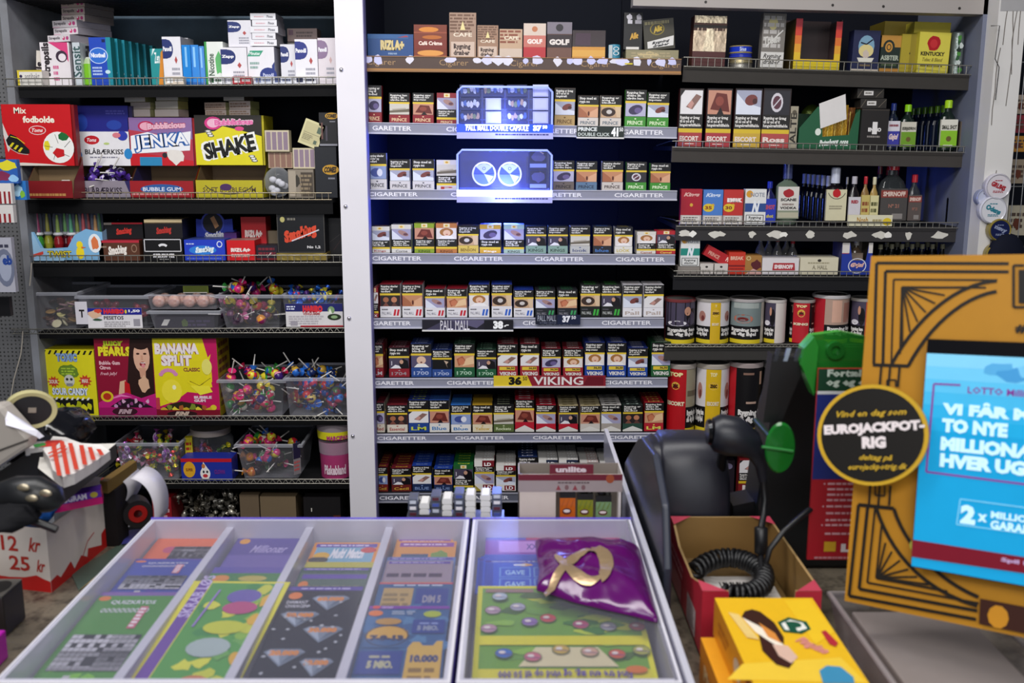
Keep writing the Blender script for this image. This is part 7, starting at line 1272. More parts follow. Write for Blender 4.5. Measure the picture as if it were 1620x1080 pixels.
# emblem follows the crumpled surface
def surf_z(x, y):
    best = min(vs[:base], key=lambda q: (q[0]-x)**2+(q[1]-y)**2); near = sorted(vs[:base], key=lambda q: (q[0]-x)**2+(q[1]-y)**2)[:6]
    w_ = [1/((q[0]-x)**2+(q[1]-y)**2+1e-7) for q in near]; return sum(a*q[2] for a, q in zip(w_, near))/sum(w_)
em = M()
def ribbon(pix, w0, w1):
    L_ = []
    for i, (u, v) in enumerate(pix):
        a_ = pix[max(i-1, 0)]; b_ = pix[min(i+1, len(pix)-1)]; dx, dy = b_[0]-a_[0], b_[1]-a_[1]; l = math.hypot(dx, dy); n_ = (-dy/l, dx/l); ww = w0+(w1-w0)*math.sin(math.pi*i/(len(pix)-1))
        row_ = []
        for s_ in (-1, 0, 1):
            p = PZ(u+n_[0]*ww*s_, v+n_[1]*ww*s_, ZC+.03); row_.append((p.x, p.y, surf_z(p.x, p.y)+.0022))
        L_.append(row_)
    V_ = [q for row_ in L_ for q in row_]; F_ = []
    for i in range(len(pix)-1):
        for s_ in (0, 1): F_.append((i*3+s_, i*3+s_+1, i*3+s_+4, i*3+s_+3))
    em.grid(V_, F_, '#b89c78', 'foil', True)
def bez(P_, n=14):
    o_ = []
    for q in range(n+1):
        t = q/n; k = [(1-t)**3, 3*t*(1-t)**2, 3*t*t*(1-t), t**3]; o_.append((sum(k[j]*P_[j][0] for j in range(4)), sum(k[j]*P_[j][1] for j in range(4))))
    return o_
ribbon(bez([(878, 868), (890, 885), (915, 912), (950, 905)]), 2, 6); ribbon(bez([(950, 905), (965, 900), (965, 868), (935, 868)]), 6, 11); ribbon(bez([(935, 868), (905, 872), (880, 900), (862, 914)]), 3, 6)
em.make('ribbon_emblem', o)
# chewing gum packs and lighters behind the cases
for g, (u, vt, n, kind) in enumerate(((653, 789, 3, 0), (671, 795, 2, 1), (689, 784, 3, 0), (707, 788, 3, 1), (726, 780, 4, 0), (744, 782, 4, 1), (768, 782, 4, 1), (786, 780, 4, 0))):
    Yg = 1.345; p = PY(u, vt, Yg)
    for q in range(n):
        m = M(); z0 = p.z-(n-q)*.0088
        if kind: m.prism([(-.0070, .0006), (-.0062, 0), (.0062, 0), (.0070, .0006), (.0070, .0058), (.0050, .0082), (-.0050, .0082), (-.0070, .0058)], 0, .03, '#e8e6e4', 'gloss')
        else: m.prism([(-.0064, 0), (.0064, 0), (.0072, .003), (.0066, .0082), (-.0066, .0082), (-.0072, .003)], 0, .03, '#8d939e', 'metal'); m.box(-.0045, .0045, -.0006, .001, .0015, .0060, ['#5a2a34', '#e8e4e8', '#c8ccd8', '#4a5aa8'][(q+g) % 4])
        tag(m.make('gum_pack', loc=(p.x, Yg, z0)), f"{'white' if kind else 'silver foil'} gum pack, level {ORD[q]} from below in {ORD[g]} small stack behind the cases", 'gum pack', 'gum packs stacked behind the cases')
m = M(); A = PY(640, 800, 1.343); B = PY(797, 800, 1.343); m.box(0, B.x-A.x, 0, .05, 0, PY(700, 782, 1.345).z-.0353-zc-.006, '#3a3c44', 'gloss'); tag(m.make('gum_tray', loc=(A.x, 1.343, zc+.0005)), 'dark low tray carrying the small gum stacks', 'tray')
Yu = 1.32; A = PY(820, 820, Yu); B = PY(985, 750, Yu); W = B.x-A.x; z1 = B.z
e = empty('lighter_box', (A.x, Yu, zc), 'white display box with dark red header reading unilite', 'display box')
m = M(); Hh = z1-zc; m.box(0, W*.36, 0, .0015, 0, Hh, '#cdbfb4'); m.box(W*.36, W, 0, .0015, 0, Hh*.35, '#cdbfb4'); m.box(W*.36, W, 0, .0015, Hh*.80, Hh, '#cdbfb4'); m.box(W*.965, W, 0, .0015, Hh*.3, Hh*.85, '#d8d0cc')
m.box(0, .0015, 0, .05, 0, Hh, '#b0a49c'); m.box(W-.0015, W, 0, .05, 0, Hh, '#c8c0bc'); m.box(0, W, .05, .0515, 0, Hh, '#8a8078'); m.box(0, W, 0, .05, 0, .002, '#8a8078')
a = Art(m, (0, 0, 0), (W, 0, 0), (0, 0, Hh)); a.rect(0, .80, 1, .93, '#9c8f8e').rect(0, .93, 1, 1, '#6a1c2c')
for q in range(4): (a.poly([(.36+q*.08, .82), (.41+q*.08, .82), (.385+q*.08, .88)], '#8a3c44') if q % 2 == 0 else a.ell(.385+q*.08, .85, .02, .03, '#7a5a5c', 10))
a.fine(.38, .89, .7, .92, 1, '#5a4a4c', .01); a.ell(.88, .95, .04, .05, '#9a4a2c'); m.make('box_wall', e)
m = M(); m.box(W*.3, W*.72, .0005, .002, Hh, Hh+(PY(900, 735, Yu).z-z1), '#6a1c2c'); a = Art(m, (W*.3, .0005, Hh), (W*.42, 0, 0), (0, 0, PY(900, 735, Yu).z-z1)); a.text('unilite', .14, .2, .84, .8, '#d8c8cc', 2); m.make('header_flap', e)
for i, (u, c, cn) in enumerate(((898, '#c8641c', 'orange'), (926, '#8a8c24', 'olive'), (955, '#7a9a6a', 'pale green'))):
    p = PY(u, 800, Yu+.006); z0 = PY(u, 822, Yu+.006).z; zt = PY(u, 790+i*3, Yu+.006).z
    e = empty('lighter', (p.x, Yu+.006, zc+.0022), f'{cn} lighter with black top in the white display box', 'lighter', 'lighters in the white display box')
    m = M(); m.box(-.0108, .0108, 0, .012, 0, zt-zc, c, 'gloss'); a = Art(m, (-.0108, 0, z0-zc), (.0216, 0, 0), (0, 0, zt-z0)); a.ell(.45, .35, .3, .16, '#5a241c').ell(.45, .37, .22, .08, '#e8dcd8')
    for q in range(3): a.line([(.1+q*.3, .55), (.3+q*.3, .95)], .05, '#a8541c' if i == 0 else '#6a7a2c')
    m.make('fuel_body', e); m = M(); m.box(-.0108, .0108, 0, .012, zt-zc, zt-zc+.009, '#15130f', 'rubber'); m.ball((-.003, .006, zt-zc+.013), .006, '#15130f', 'rubber', 8, 6); m.ball((.006, .006, zt-zc+.010), .005, '#1c1a17', 'rubber', 8, 6); m.make('lighter_top', e)
# ============================================================ gold framed lottery display with tablet screen
s_ = 1.1
TLp = ray(1378, 405); BLp = ray(1336, 950)*.981; TRp = ray(1620, 402)*.9133
O_ = EYE+BLp*s_; V_ = (TLp-BLp)*s_; U1 = (TRp-TLp)*s_; U1 -= V_*(U1.dot(V_)/V_.dot(V_)); U_ = U1*1.75
N_ = U_.cross(V_).normalized()
N_ = N_ if N_.y < 0 else -N_
def onp(u, v, off=0.0):   # where the sight line of a measured point meets the panel
    r = ray(u, v); P0 = O_+N_*off; t = (P0-EYE).dot(N_)/r.dot(N_); d = EYE+r*t-P0
    return (d.dot(U_)/U_.length_squared, d.dot(V_)/V_.length_squared)
e = empty('lottery_display', O_, 'gold lottery display panel with black deco lines at the right edge', 'display stand')
m = M(); m.obox((0, 0, 0), U_, V_, -N_*.006, '#b27c1c', 'card')
a = Art(m, (0, 0, 0), U_, V_, 'card'); a.N = N_
K = '#191410'
def pl(pts, w_=.0065, col=K): a.line([onp(*q) for q in pts], w_, col)
for (cx_, cy_, xr_, yb_) in ((1387, 416, 1596, 576), (1401, 429, 1596, 577), (1414, 442, 1578, 577), (1427, 454, 1560, 560)): pl([(cx_-4.5*(yb_-cy_)/160, yb_), (cx_, cy_), (xr_, cy_+1)], .0125 if cx_ < 1405 else .0075)
pl([(1381, 577), (1438, 579)], .014)
def bz(P_, n=12): return bez(P_, n)
pl(bz([(1411, 576), (1440, 520), (1500, 450), (1577, 444)]), .014); pl(bz([(1437, 579), (1468, 520), (1520, 470), (1577, 461)]), .014)
for (x, y) in ((1545, 454), (1520, 455), (1495, 467), (1480, 480), (1465, 494), (1452, 509), (1440, 525), (1428, 545)): pl([(1428, 455), (x, y)], .007)
for x in (1395, 1409, 1424): pl([(x, 578), (x-3, 612)], .009)
pl([(1404, 612), (1404, 601), (1418, 601), (1418, 612)], .007)
pl([(1621, 420), (1604, 420), (1604, 486), (1622, 486)], .009); a.poly([onp(1612, 427), onp(1650, 427), onp(1650, 480), onp(1612, 480)], '#14110e'); x_, y_ = onp(1606, 530); a.text('#eurojackpotrig', x_, y_, x_+.40, y_+.03, K, 2)
for (cx_, cy_, yt_, xr_) in ((1344, 942, 798, 1545), (1360, 931, 799, 1547), (1373, 921, 800, 1549), (1387, 914, 830, 1500)): pl([(cx_+(cy_-yt_)*.105, yt_), (cx_, cy_), (xr_, cy_+(xr_-cx_)*.185)], .0125 if cx_ < 1365 else .008)
pl([(1359, 798), (1415, 804)], .014); pl(bz([(1388, 805), (1405, 860), (1450, 930), (1547, 958)]), .014); pl(bz([(1415, 804), (1432, 860), (1480, 915), (1549, 944)]), .014)
for (x, y) in ((1402, 858), (1412, 872), (1425, 886), (1438, 900), (1452, 912), (1470, 924), (1490, 933)): pl([(1389, 913), (x, y)], .008)
for x in (1376, 1391, 1408): pl([(x, 799), (x+2, 768)], .009)
pl([(1386, 768), (1386, 783), (1401, 784), (1401, 768)], .007)
a.poly([onp(1552, 946), onp(1760, 985), onp(1758, 1030), onp(1550, 986)], '#3a1a10'); a.ell(*onp(1580, 975), .036, .03, '#c98a22', 10)
a.ell(*onp(1446, 862), .014, .014, '#b8bc4a', 10)
m.make('panel', e)
m = M(); A = O_+U_*.97; m.obox((0, .0, 0), (.03, -.02, 0), (.0, .035, 0), (0, 0, -(O_.z-zc)+.02), '#1a1612', 'rubber'); ft = A-O_; m.v = [(x+ft.x, y+ft.y+.03, z+.0) for x, y, z in m.v]; m.make('stand_foot', e)
# tablet
OFF = .016; bl = onp(1441, 896, OFF); br = onp(1620, 925, OFF); tl = onp(1474, 536, OFF); W_ = .52
def onp2(u, v): return onp(u, v, OFF)
t0 = (bl[0]+tl[0])/2; t = empty('tablet_screen', O_+U_*bl[0]+V_*bl[1]+N_*OFF, 'bright blue lit tablet screen on the gold lottery display', 'tablet')
TU = U_*.60; TV = U_*(tl[0]-bl[0])+V_*(tl[1]-bl[1]); TV -= TU*(TV.dot(TU)/TU.length_squared)
m = M(); m.obox((0, 0, 0), TU, TV, -N_*.009, '#0e0d10', 'gloss'); m.make('tablet_body', t)
b0 = O_+U_*bl[0]+V_*bl[1]+N_*OFF
def ont(u, v):
    r = ray(u, v); k = (b0-EYE).dot(N_)/r.dot(N_); d = EYE+r*k-b0; return (d.dot(TU)/TU.length_squared, d.dot(TV)/TV.length_squared)
m = M(); a = Art(m, (0, 0, 0), TU, TV, 'emit'); a.N = N_; a.lift = .0006
a.rect(.004, .004, .996, .935, '#1593c8')
for q in range(6): a.rect(.004, .60+q*.056, .996, .656+q*.056, ['#1b9acd', '#2aa0d2', '#3fa8d6', '#52b0da', '#66b8de', '#78bfe2'][q])
for q in range(5): a.blob(.45+q*.09, .88-.02*(q % 2), .10, .028, ['#4f9ccc', '#3f8cc2', '#6ab4dc'][q % 3], q+2, 12, .3)
pr = lambda P_, w_, c_: a.line([ont(*q) for q in P_], w_, c_)
PU = '#7a3a8c'
pr([(1520, 609), (1478, 607), (1466, 746), (1640, 768)], .012, PU)
def tx(s2, u0, v0, u1, vt, col, b=3): # lower left pixel, right end, upper left pixel row
    x0, y0 = ont(u0, v0); _, y1 = ont(u0+1, vt); x1, _ = ont(u1, v0+(u1-u0)*.1); a.text(s2, x0, y0, x1, y1, col, b)
LT = '#bfe6f2'; tx('LOTTO Millionær', 1531, 622, 1660, 611, PU, 1)
tx('VI FÅR MANGE', 1491, 655, 1735, 632, LT, 3); tx('TO NYE', 1490, 683, 1594, 661, LT, 3); tx('MILLIONÆRER', 1488, 712, 1700, 690, LT, 3); tx('HVER UGE', 1487, 738, 1642, 716, LT, 3)
pr([(1640, 805), (1520, 789), (1514, 829), (1640, 846)], .006, '#7cc8e4'); tx('2', 1519, 827, 1543, 797, LT, 3); tx('x', 1547, 824, 1562, 812, LT, 2); tx('MILLION', 1568, 819, 1640, 808, LT, 2); tx('GARANTI', 1567, 836, 1650, 822, LT, 2)
a.poly([ont(1444, 853), ont(1700, 893), ont(1700, 918), ont(1443, 880)], '#6c1424'); tx('Spil her', 1584, 889, 1650, 881, '#a890b8', 2)
m.make('lit_glass', t)
# round sign fixed to the panel
cu, cvv, ru, rv = 1381, 688, 88, 80
Of = .030; P0 = O_+N_*Of
def onr(u, v):
    r = ray(u, v); k = (P0-EYE).dot(N_)/r.dot(N_); return EYE+r*k
ctr = onr(cu, cvv); t = empty('round_sign', ctr, 'round black sign with gold rim reading EUROJACKPOT-RIG', 'sign')
rim = [onr(cu+ru*math.cos(q*math.pi/24), cvv-rv*math.sin(q*math.pi/24))-ctr for q in range(48)]
m = M(); m.face(rim, '#c8a028', 'card')
for q in range(48): m.face([rim[q], rim[(q+1) % 48], rim[(q+1) % 48]-N_*.004, rim[q]-N_*.004], '#b08820', 'card')
m.face([p-N_*.004 for p in reversed(rim)], '#8a6a1a', 'card'); m.face([p*.925+N_*.0006 for p in rim], '#15120f', 'card')
ux = (onr(cu+ru, cvv)-onr(cu-ru, cvv)); uy = onr(cu, cvv-rv)-onr(cu, cvv+rv); a = Art(m, -(ux+uy)/2, ux, uy, 'card'); a.N = N_; a.lift = .0012
def rt(s2, u0, v0, u1, v1, col, b, i=0, rot=.0): a.text(s2, (u0-cu+ru)/(2*ru), (cvv+rv-v0)/(2*rv), (u1-cu+ru)/(2*ru), (cvv+rv-v1)/(2*rv), col, b, i, rot)
rt('Vind en dag som', 1323, 661, 1434, 648, '#c8a42c', 1, 1, .03); rt('EUROJACKPOT-', 1302, 688, 1461, 668, '#e6dcde', 3, 0, .05); rt('RIG', 1364, 709, 1402, 690, '#e6dcde', 3, 0, .03); rt('deltag på', 1360, 730, 1412, 719, '#c8a42c', 1, 1); rt('eurojackpotrig.dk', 1342, 745, 1435, 733, '#c8a42c', 1, 1, .03)
m.make('sign_disc', t)
m = M(); m.obox(-N_*.004+Vector((-.004, 0, -.004)), Vector((.008, 0, 0)), Vector((0, 0, .008)), -N_*(Of-.011), '#8a6a1a'); m.make('stud', t)
# poster behind
Yp = 1.165; A = PY(1277, 885, Yp); B = PY(1380, 885, Yp); T = PY(1300, 583, Yp); W = B.x-A.x; Hh = T.z-A.z
m = M(); m.box(0, W, 0, .004, 0, Hh, '#b01c28'); a = Art(m, (0, 0, 0), (W, 0, 0), (0, 0, Hh)); yq = lambda v: (885-v)/302.
a.rect(0, yq(755), 1, yq(622), '#22307c').rect(0, yq(622), 1, yq(617), '#d8dce0').rect(0, yq(617), 1, 1, '#16402c').text('Fortæl din vært\nog eg dit navn', .12, yq(612), 1.35, yq(584), '#c8d8cc', 2)
for q, (v0, v1, n) in enumerate(((762, 788, 4), (798, 820, 3), (828, 842, 2))):
    for i in range(n): vv = v0+(v1-v0)*i/max(n-1, 1); a.fine(.24, yq(vv+3), 1, yq(vv-3), 1, '#e0a8b0', .03, q*5+i)
    a.ell(.19, yq(v0), .015, None, '#e0a8b0', 8)
a.rect(.24, yq(871), .42, yq(855), '#d8a828').text('LOTTO', .5, yq(872), 1.4, yq(858), '#ece0e0', 4).fine(.1, yq(884), .9, yq(878), 1, '#c88a90')
tag(m.make('info_poster', loc=A), 'green, blue and red poster card standing behind the gold display', 'poster')
Yp = 1.19; 
def px_prism(name, pts, Y, d, col, mt, label=None, cat=None, parent=None, art=None):
    P_ = [PY(u, v, Y) for u, v in pts]; c = P_[0]; m = M(); m.prism([(q.x-c.x, q.z-c.z) for q in P_], 0, d, col, mt)
    if art: art(m, c)
    o = m.make(name, parent=parent, loc=c if parent is None else c-parent.location)
    return tag(o, label, cat) if label else o
e = empty('card_holder', PY(1320, 620, Yp), 'translucent green plastic card holder behind the gold display', 'holder')
m = M(); P_ = [PY(u, v, Yp) for u, v in [(1264, 575), (1268, 548), (1284, 530), (1330, 524), (1368, 532), (1385, 545), (1385, 625), (1300, 622), (1283, 622)]]; c = e.location
m.prism([(q.x-c.x, q.z-c.z) for q in P_], 0, .012, '#2c8f34', 'tint', side='#4fb84c'); q = PY(1320, 553, Yp)-c
m.lathe([(.011, -.002), (.011, .006), (.006, .006), (.005, -.003)], '#1d6a26', 'gloss', 16, c=(q.x, 0, q.z), ax='y'); m.make('shell', e); q2 = PY(1330, 575, Yp)-c; m = M(); m.box(q2.x-.01, q2.x+.01, .0125, .101, q2.z-.01, q2.z+.01, '#1c3a20', 'rubber'); m.make('bracket', e)
m = M(); P2 = [PY(u, v, Yp) for u, v in [(1264, 575), (1268, 548), (1284, 530), (1290, 545), (1283, 622)]]; m.prism([(q.x-c.x, q.z-c.z) for q in P2], -.012, 0, '#3aa040', 'tint'); m.make('side_wing', e)
# black terminal body with green disc and slanted reader
Yt = 1.292; A = PY(1212, 640, Yt); B = PY(1300, 640, Yt); Zt = PY(1260, 575, Yt).z
e = empty('lottery_terminal', (A.x, Yt, zc), 'black terminal body standing between the dome printer and the poster', 'terminal')
m = M(); W = B.x-A.x; m.prism([(0, 0), (W+.12, 0), (W+.12, Zt-zc-.05), (W*.9, Zt-zc), (W*.35, Zt-zc-.005), (W*.12, Zt-zc-.07), (-.005, Zt-zc-.2)], 0, .08, '#121416', 'rubber'); m.make('body', e, bevel=.006)
e2 = px_prism('card_reader', [(1207, 668), (1222, 560), (1262, 566), (1268, 590), (1236, 668)], 1.19, .022, '#0d0d10', 'rubber', 'slanted black card reader with silver stripes leaning before the terminal', 'reader')
m = M(); q0 = PY(1216, 556, 1.188)-e2.location
for k in range(3): m.obox((q0.x+.006+k*.0125, -.002, q0.z-.012), (.005, 0, 0), (0, .003, 0), (.004, 0, .016), ['#4a4c54', '#b8c8dc', '#5a5c64'][k], 'metal')
m.make('roller', e2)
e = empty('green_disc', PY(1234, 708, 1.17), 'translucent green oval disc with a spoke beside the scanner', 'disc'); m = M(); m.lathe([(0, -.004), (.017, -.005), (.0185, 0), (.017, .004), (0, .005)], '#1f7a2c', 'tint', 28, ax='y', sc=(1, 1.75)); m.make('disc', e); m = M(); m.tube([(-.024, -.006, .003), (.014, -.008, -.002)], .0022, '#2f7a3a', 'gloss'); m.tube([(0, .004, 0), (0, .125, 0)], .004, '#14301a', 'rubber'); m.make('spoke', e)
px_prism('terminal_base', [(1163, 850), (1160, 800), (1205, 790), (1212, 850)], 1.31, .05, '#0e0f12', 'rubber', 'low black base block beneath the scanner cable', 'base')
# hand scanner and coiled cable
c = PY(1165, 690, 1.20); e = empty('hand_scanner', c, 'black handheld scanner tipped over above the cable', 'scanner')
m = M(); L_ = [PY(u, v, 1.20)-c for u, v in ((1126, 683), (1135, 684), (1160, 690), (1185, 702), (1196, 716), (1204, 735), (1207, 760))]
m.tube(L_, [.018, .024, .026, .019, .012, .008, .0055], '#191b24', 'rubber', 18); m.make('scanner_body', e); m = M(); m.tube([L_[3], L_[3]+Vector((-.01, .10, -.04)), L_[3]+Vector((-.012, .125, -.12)), Vector((L_[3].x-.012, L_[3].y+.125, PY(1185, 800, 1.325).z-c.z))], .007, '#101114', 'rubber', 10); m.make('holder_arm', e)
m = M(); m.lathe([(0, -.004), (.015, -.004), (.017, .0), (.0, .001)], '#0a0a0c', 'gloss', 16, c=tuple(L_[0]+Vector((-.002, 0, 0))), ax='x'); m.make('scan_window', e)
pts = [PY(u, v, Y) for u, v, Y in ((1207, 760, 1.2), (1210, 790, 1.2), (1208, 815, 1.19), (1204, 835, 1.18))]
e = empty('scanner_cable', pts[0], 'black coiled scanner cable hanging into the red open box', 'cable')
m = M(); m.tube([p-pts[0] for p in pts], .0042, '#131316', 'rubber', 10); a0 = PY(1204, 833, 1.18)-pts[0]; a1 = PY(1204, 876, 1.175)-pts[0]
m.tube([a0, a0*.95+a1*.05, a1*.95+a0*.05, a1], [.006, .0085, .0085, .006], '#17171a', 'rubber', 12); m.make('plug_sleeve', e)
def coil(path, turns, R_, r_w, par, name):
    n = turns*12; P_ = []
    def at(t):
        t *= len(path)-1; i = min(int(t), len(path)-2); f = t-i; return path[i]*(1-f)+path[i+1]*f
    for i in range(n+1):
        t = i/n; c_ = at(t); d = (at(min(1, t+.01))-at(max(0, t-.01))).normalized(); s1 = d.cross(Vector((0, 0, 1))).normalized(); s2 = s1.cross(d); an = i*2*math.pi/12; P_.append(c_+(s1*math.cos(an)+s2*math.sin(an))*R_)
    m = M(); m.tube(P_, r_w, '#121214', 'rubber', 6); return m.make(name, par)
path = [PZ(u, v, .985)-pts[0] for u, v in bez([(1098, 905), (1130, 868), (1190, 880), (1205, 905)], 8)]; coil(path, 16, .010, .0032, e, 'coil')
path = [PZ(u, v, .985)-pts[0] for u, v in bez([(1205, 900), (1222, 925), (1190, 950), (1140, 938)], 8)]; coil(path, 15, .010, .0032, e, 'coil')
m = M(); m.tube([a1]+[PY(u, v, Y)-pts[0] for u, v, Y in ((1204, 890, 1.16), (1206, 905, 1.14))], .004, '#131316', 'rubber', 8)
m.tube([PY(u, v, Y)-pts[0] for u, v, Y in ((1212, 890, 1.14), (1218, 868, 1.14), (1240, 840, 1.15), (1278, 808, 1.16), (1300, 795, 1.2))], .0036, '#131316', 'rubber', 8)
m.make('lead', e)
# dome printer
X0 = .178; out = [(985, 815), (988, 730), (1008, 694), (1014, 692), (1032, 718), (1047, 800), (1050, 900)]
P_ = [PX(u, v, X0) for u, v in out]; P_ = [Vector((q.x, q.y, max(q.z, zc))) for q in P_]; P_[0].z = zc; P_.append(Vector((X0, P_[-1].y, zc)))
e = empty('dome_printer', (X0, 1.30, zc), 'black dome shaped printer with slanted side plate behind the red box', 'printer')
m = M(); q_ = [Vector((0, q.y-1.30, q.z-zc)) for q in P_]; m.face(q_, '#1c1e26', 'rubber'); t_ = [q+Vector((.010, 0, 0)) for q in q_]; m.face(list(reversed(t_)), '#1c1e26', 'rubber')
for i in range(len(q_)): j = (i+1) % len(q_); m.face([q_[i], t_[i], t_[j], q_[j]], '#2a2e3c', 'rubber')
m.make('side_plate', e, bevel=.003)
m = M(); top = PY(1090, 692, 1.33).z-zc; n = 24; xr_ = PY(1158, 760, 1.30).x-X0; prof = [(.010, .93), (.022, .97), (.026, .955), (.028, .97), (.032, 1.0), (xr_*.72, 1.0), (xr_*.86, .985), (xr_*.95, .93), (xr_, .82), (xr_+.001, .5), (xr_+.001, 0)]
vs_ = []
for x, k in prof:
    for i in range(n+1):
        t = math.pi*i/n; ex = .62; cy_ = math.copysign(abs(math.cos(t))**ex, math.cos(t)); sz = abs(math.sin(t))**ex; vs_.append((x, .055-.066*(k if k > .6 else k)*cy_, top*(k if k > .6 else k)*sz))
fs_ = []
for j in range(len(prof)-1):
    for i in range(n): fs_.append((j*(n+1)+i, j*(n+1)+i+1, (j+1)*(n+1)+i+1, (j+1)*(n+1)+i))
m.grid(vs_, fs_, '#20202a', 'rubber'); m.make('dome_cover', e)
# red open box
Zr = 1.011; xl_, xr2, yf_, yb_ = .2145, .349, 1.047, 1.279
e = empty('red_open_box', ((xl_+xr2)/2, yf_, zc), 'red cardboard box open at the top with torn brown inside', 'cardboard box')
m = M(); W = (xr2-xl_)/2; L = yb_-yf_; Hh = Zr-zc; th = .003; CB = '#8a6a3c'
def panel(p0, p1, notch, inner):
    """one upright side from p0 to p1; notch lowers the middle of the rim"""
    P0, P1 = Vector(p0), Vector(p1); d = P1-P0; nrm = Vector((d.y, -d.x, 0)).normalized()
    prof = [(0, 1), (.1, 1), (.3, notch), (.7, notch), (.9, 1), (1, 1)] if notch < 1 else [(0, 1), (1, 1)]
    if notch == .35: prof = [(0, 1), (.22, 1), (.24, .4), (.76, .4), (.78, 1), (1, 1)]
    for off, c_, flip in ((0, '#b8283a', 0), (th, CB, 1)):
        pts_ = [P0+d*t+Vector((0, 0, Hh*h))-nrm*off for t, h in prof]; f = [P0-nrm*off]+pts_+[P1-nrm*off]; m.face(f, c_)
    for (ta, ha), (tb, hb_) in zip(prof, prof[1:]):
        a_, b_ = P0+d*ta+Vector((0, 0, Hh*ha)), P0+d*tb+Vector((0, 0, Hh*hb_)); m.face([a_, b_, b_-nrm*th, a_-nrm*th], '#a88a5c')
panel((-W, 0, 0), (W, 0, 0), .35, 1); panel((W, 0, 0), (W, L, 0), .999, 1); panel((W, L, 0), (-W, L, 0), .999, 1); panel((-W, L, 0), (-W, 0, 0), .82, 1)
m.box(-W, W, 0, L, 0, .003, '#7a5f38')
for sx in (-1, 1):
    for y in (0, L): m.face([(sx*W, y, Hh+.0004), (sx*(W-.028), y+(.0 if y == 0 else 0), Hh+.0004), (sx*W, y+(.03 if y == 0 else -.03), Hh+.0004)], '#c04458')
a = Art(m, (-W-.0003, L, 0), (0, -L, 0), (0, 0, Hh)); a.rect(.62, .08, .86, .5, '#b8a8a8').fine(.64, .1, .84, .46, 6, '#8a7478', .01).fine(.1, .3, .5, .7, 3, '#d88a94', .02).rect(.1, .05, .45, .4, '#c86a74')
m.make('box_wall', e)
m = M(); m.box(-W+.03, W-.02, .03, .15, .030, .0312, '#d8d4d0'); a = Art(m, (-W+.03, .03, .0312), (.085, 0, 0), (0, .12, 0)); [a.rect(.2+q*.05, .6, .2+q*.05+.02*(1+q % 2), .85, '#3a3838') for q in range(9)]
tag(m.make('barcode_paper', loc=e.location), 'white paper with barcode lying in the red open box', 'paper')
m = M(); m.box(-W+.012, W-.012, .02, L-.02, .004, .0295, '#6a5432'); tag(m.make('inner_carton', loc=e.location), 'brown carton filling the bottom of the red open box', 'carton')
# two orange yellow cake boxes
ob = lambda: None
x0b, y1b, ztop = .216, .990, 1.03; x1b = .320; y0b = .74; zlo = .988
m = M(); m.box(0, x1b-x0b, 0, y1b-y0b, 0, ztop-zlo, '#e0a41c', 'card', side='#d88c18', top='#e8b61c', front='#d8901c'); W, L, Hh = x1b-x0b, y1b-y0b, ztop-zlo
a = Art(m, (0, 0, Hh), (W, 0, 0), (0, L, 0))
def tpx(u, v): p = PZ(u, v, ztop); return ((p.x-x0b)/W, (p.y-y0b)/L)
tp = lambda P_, c_: a.poly([tpx(*q) for q in P_], c_)
tp([(1150, 1075), (1175, 1050), (1330, 1040), (1370, 1080)], '#ecc43a'); tp([(1240, 950), (1280, 948), (1320, 1000), (1290, 1020)], '#ecc024')
tp([(1173, 976), (1178, 967), (1190, 964), (1203, 968), (1225, 985), (1240, 1008), (1240, 1020), (1228, 1008), (1200, 990)], '#3a1c10'); tp([(1174, 977), (1200, 990), (1228, 1010), (1241, 1022), (1226, 1021), (1195, 1000)], '#f0e4d0'); tp([(1200, 985), (1226, 1002), (1236, 1018), (1215, 1008)], '#d88a3c')
tp([(1200, 1004), (1206, 1030), (1228, 1052), (1248, 1058), (1256, 1048), (1250, 1032), (1222, 1018)], '#3a1810'); tp([(1222, 1020), (1246, 1022), (1262, 1040), (1252, 1050), (1232, 1038)], '#d8b4a0')
tp([(1230, 985), (1247, 977), (1276, 984), (1283, 996), (1268, 1003), (1240, 1000)], '#16503a'); tp([(1236, 987), (1250, 981), (1270, 986), (1277, 995), (1264, 999), (1242, 997)], '#e8e6dc')
x_, y_ = tpx(1250, 999); x2_, y2_ = tpx(1265, 984); a.text('P', x_, y_, x2_, y2_, '#16503a', 5)
x_, y_ = tpx(1262, 1030); a.text('Pingvino', x_, y_, x_+.32, y_+.07, '#d88a7c', 3, 0, -.9)
tp([(1299, 1000), (1306, 998), (1326, 1018), (1322, 1024), (1312, 1020)], '#b02834'); tp([(1296, 1062), (1308, 1054), (1330, 1056), (1350, 1072), (1352, 1082), (1302, 1082)], '#3a8ab0')
for q in range(4): tp([(1152+q*4, 970+q), (1156+q*4, 970+q), (1186+q*5, 1010+q), (1182+q*5, 1010+q)], '#e8c87a')
a = Art(m, (0, L, 0), (0, -L, 0), (0, 0, Hh)); a.ell(.45, .5, .06, .25, '#c8b8a0').fine(.1, .3, .3, .7, 2, '#b86a1c', .02).rect(.6, .2, .7, .8, '#b83a2c')
tag(m.make('cake_box', loc=(x0b, y0b, zlo)), 'large yellow cake box with chocolate pastry picture, on top of an orange one', 'cake box')
m = M(); m.box(0, .1185, 0, y1b-y0b-.006, 0, zlo-zc-.001, '#d88a18', side='#cc7c14', top='#e09a20'); a = Art(m, (0, y1b-y0b-.006, 0), (0, -(y1b-y0b-.006), 0), (0, 0, zlo-zc-.001)); a.text('Pingvino', .1, .3, .5, .7, '#e8c890', 2).ell(.62, .5, .07, .3, '#c8c0b0').ell(.8, .55, .08, .22, '#b83a2c')
tag(m.make('cake_box', loc=(x0b-.0145, y0b, zc+.0005)), 'orange cake box underneath, sticking out to the left', 'cake box')
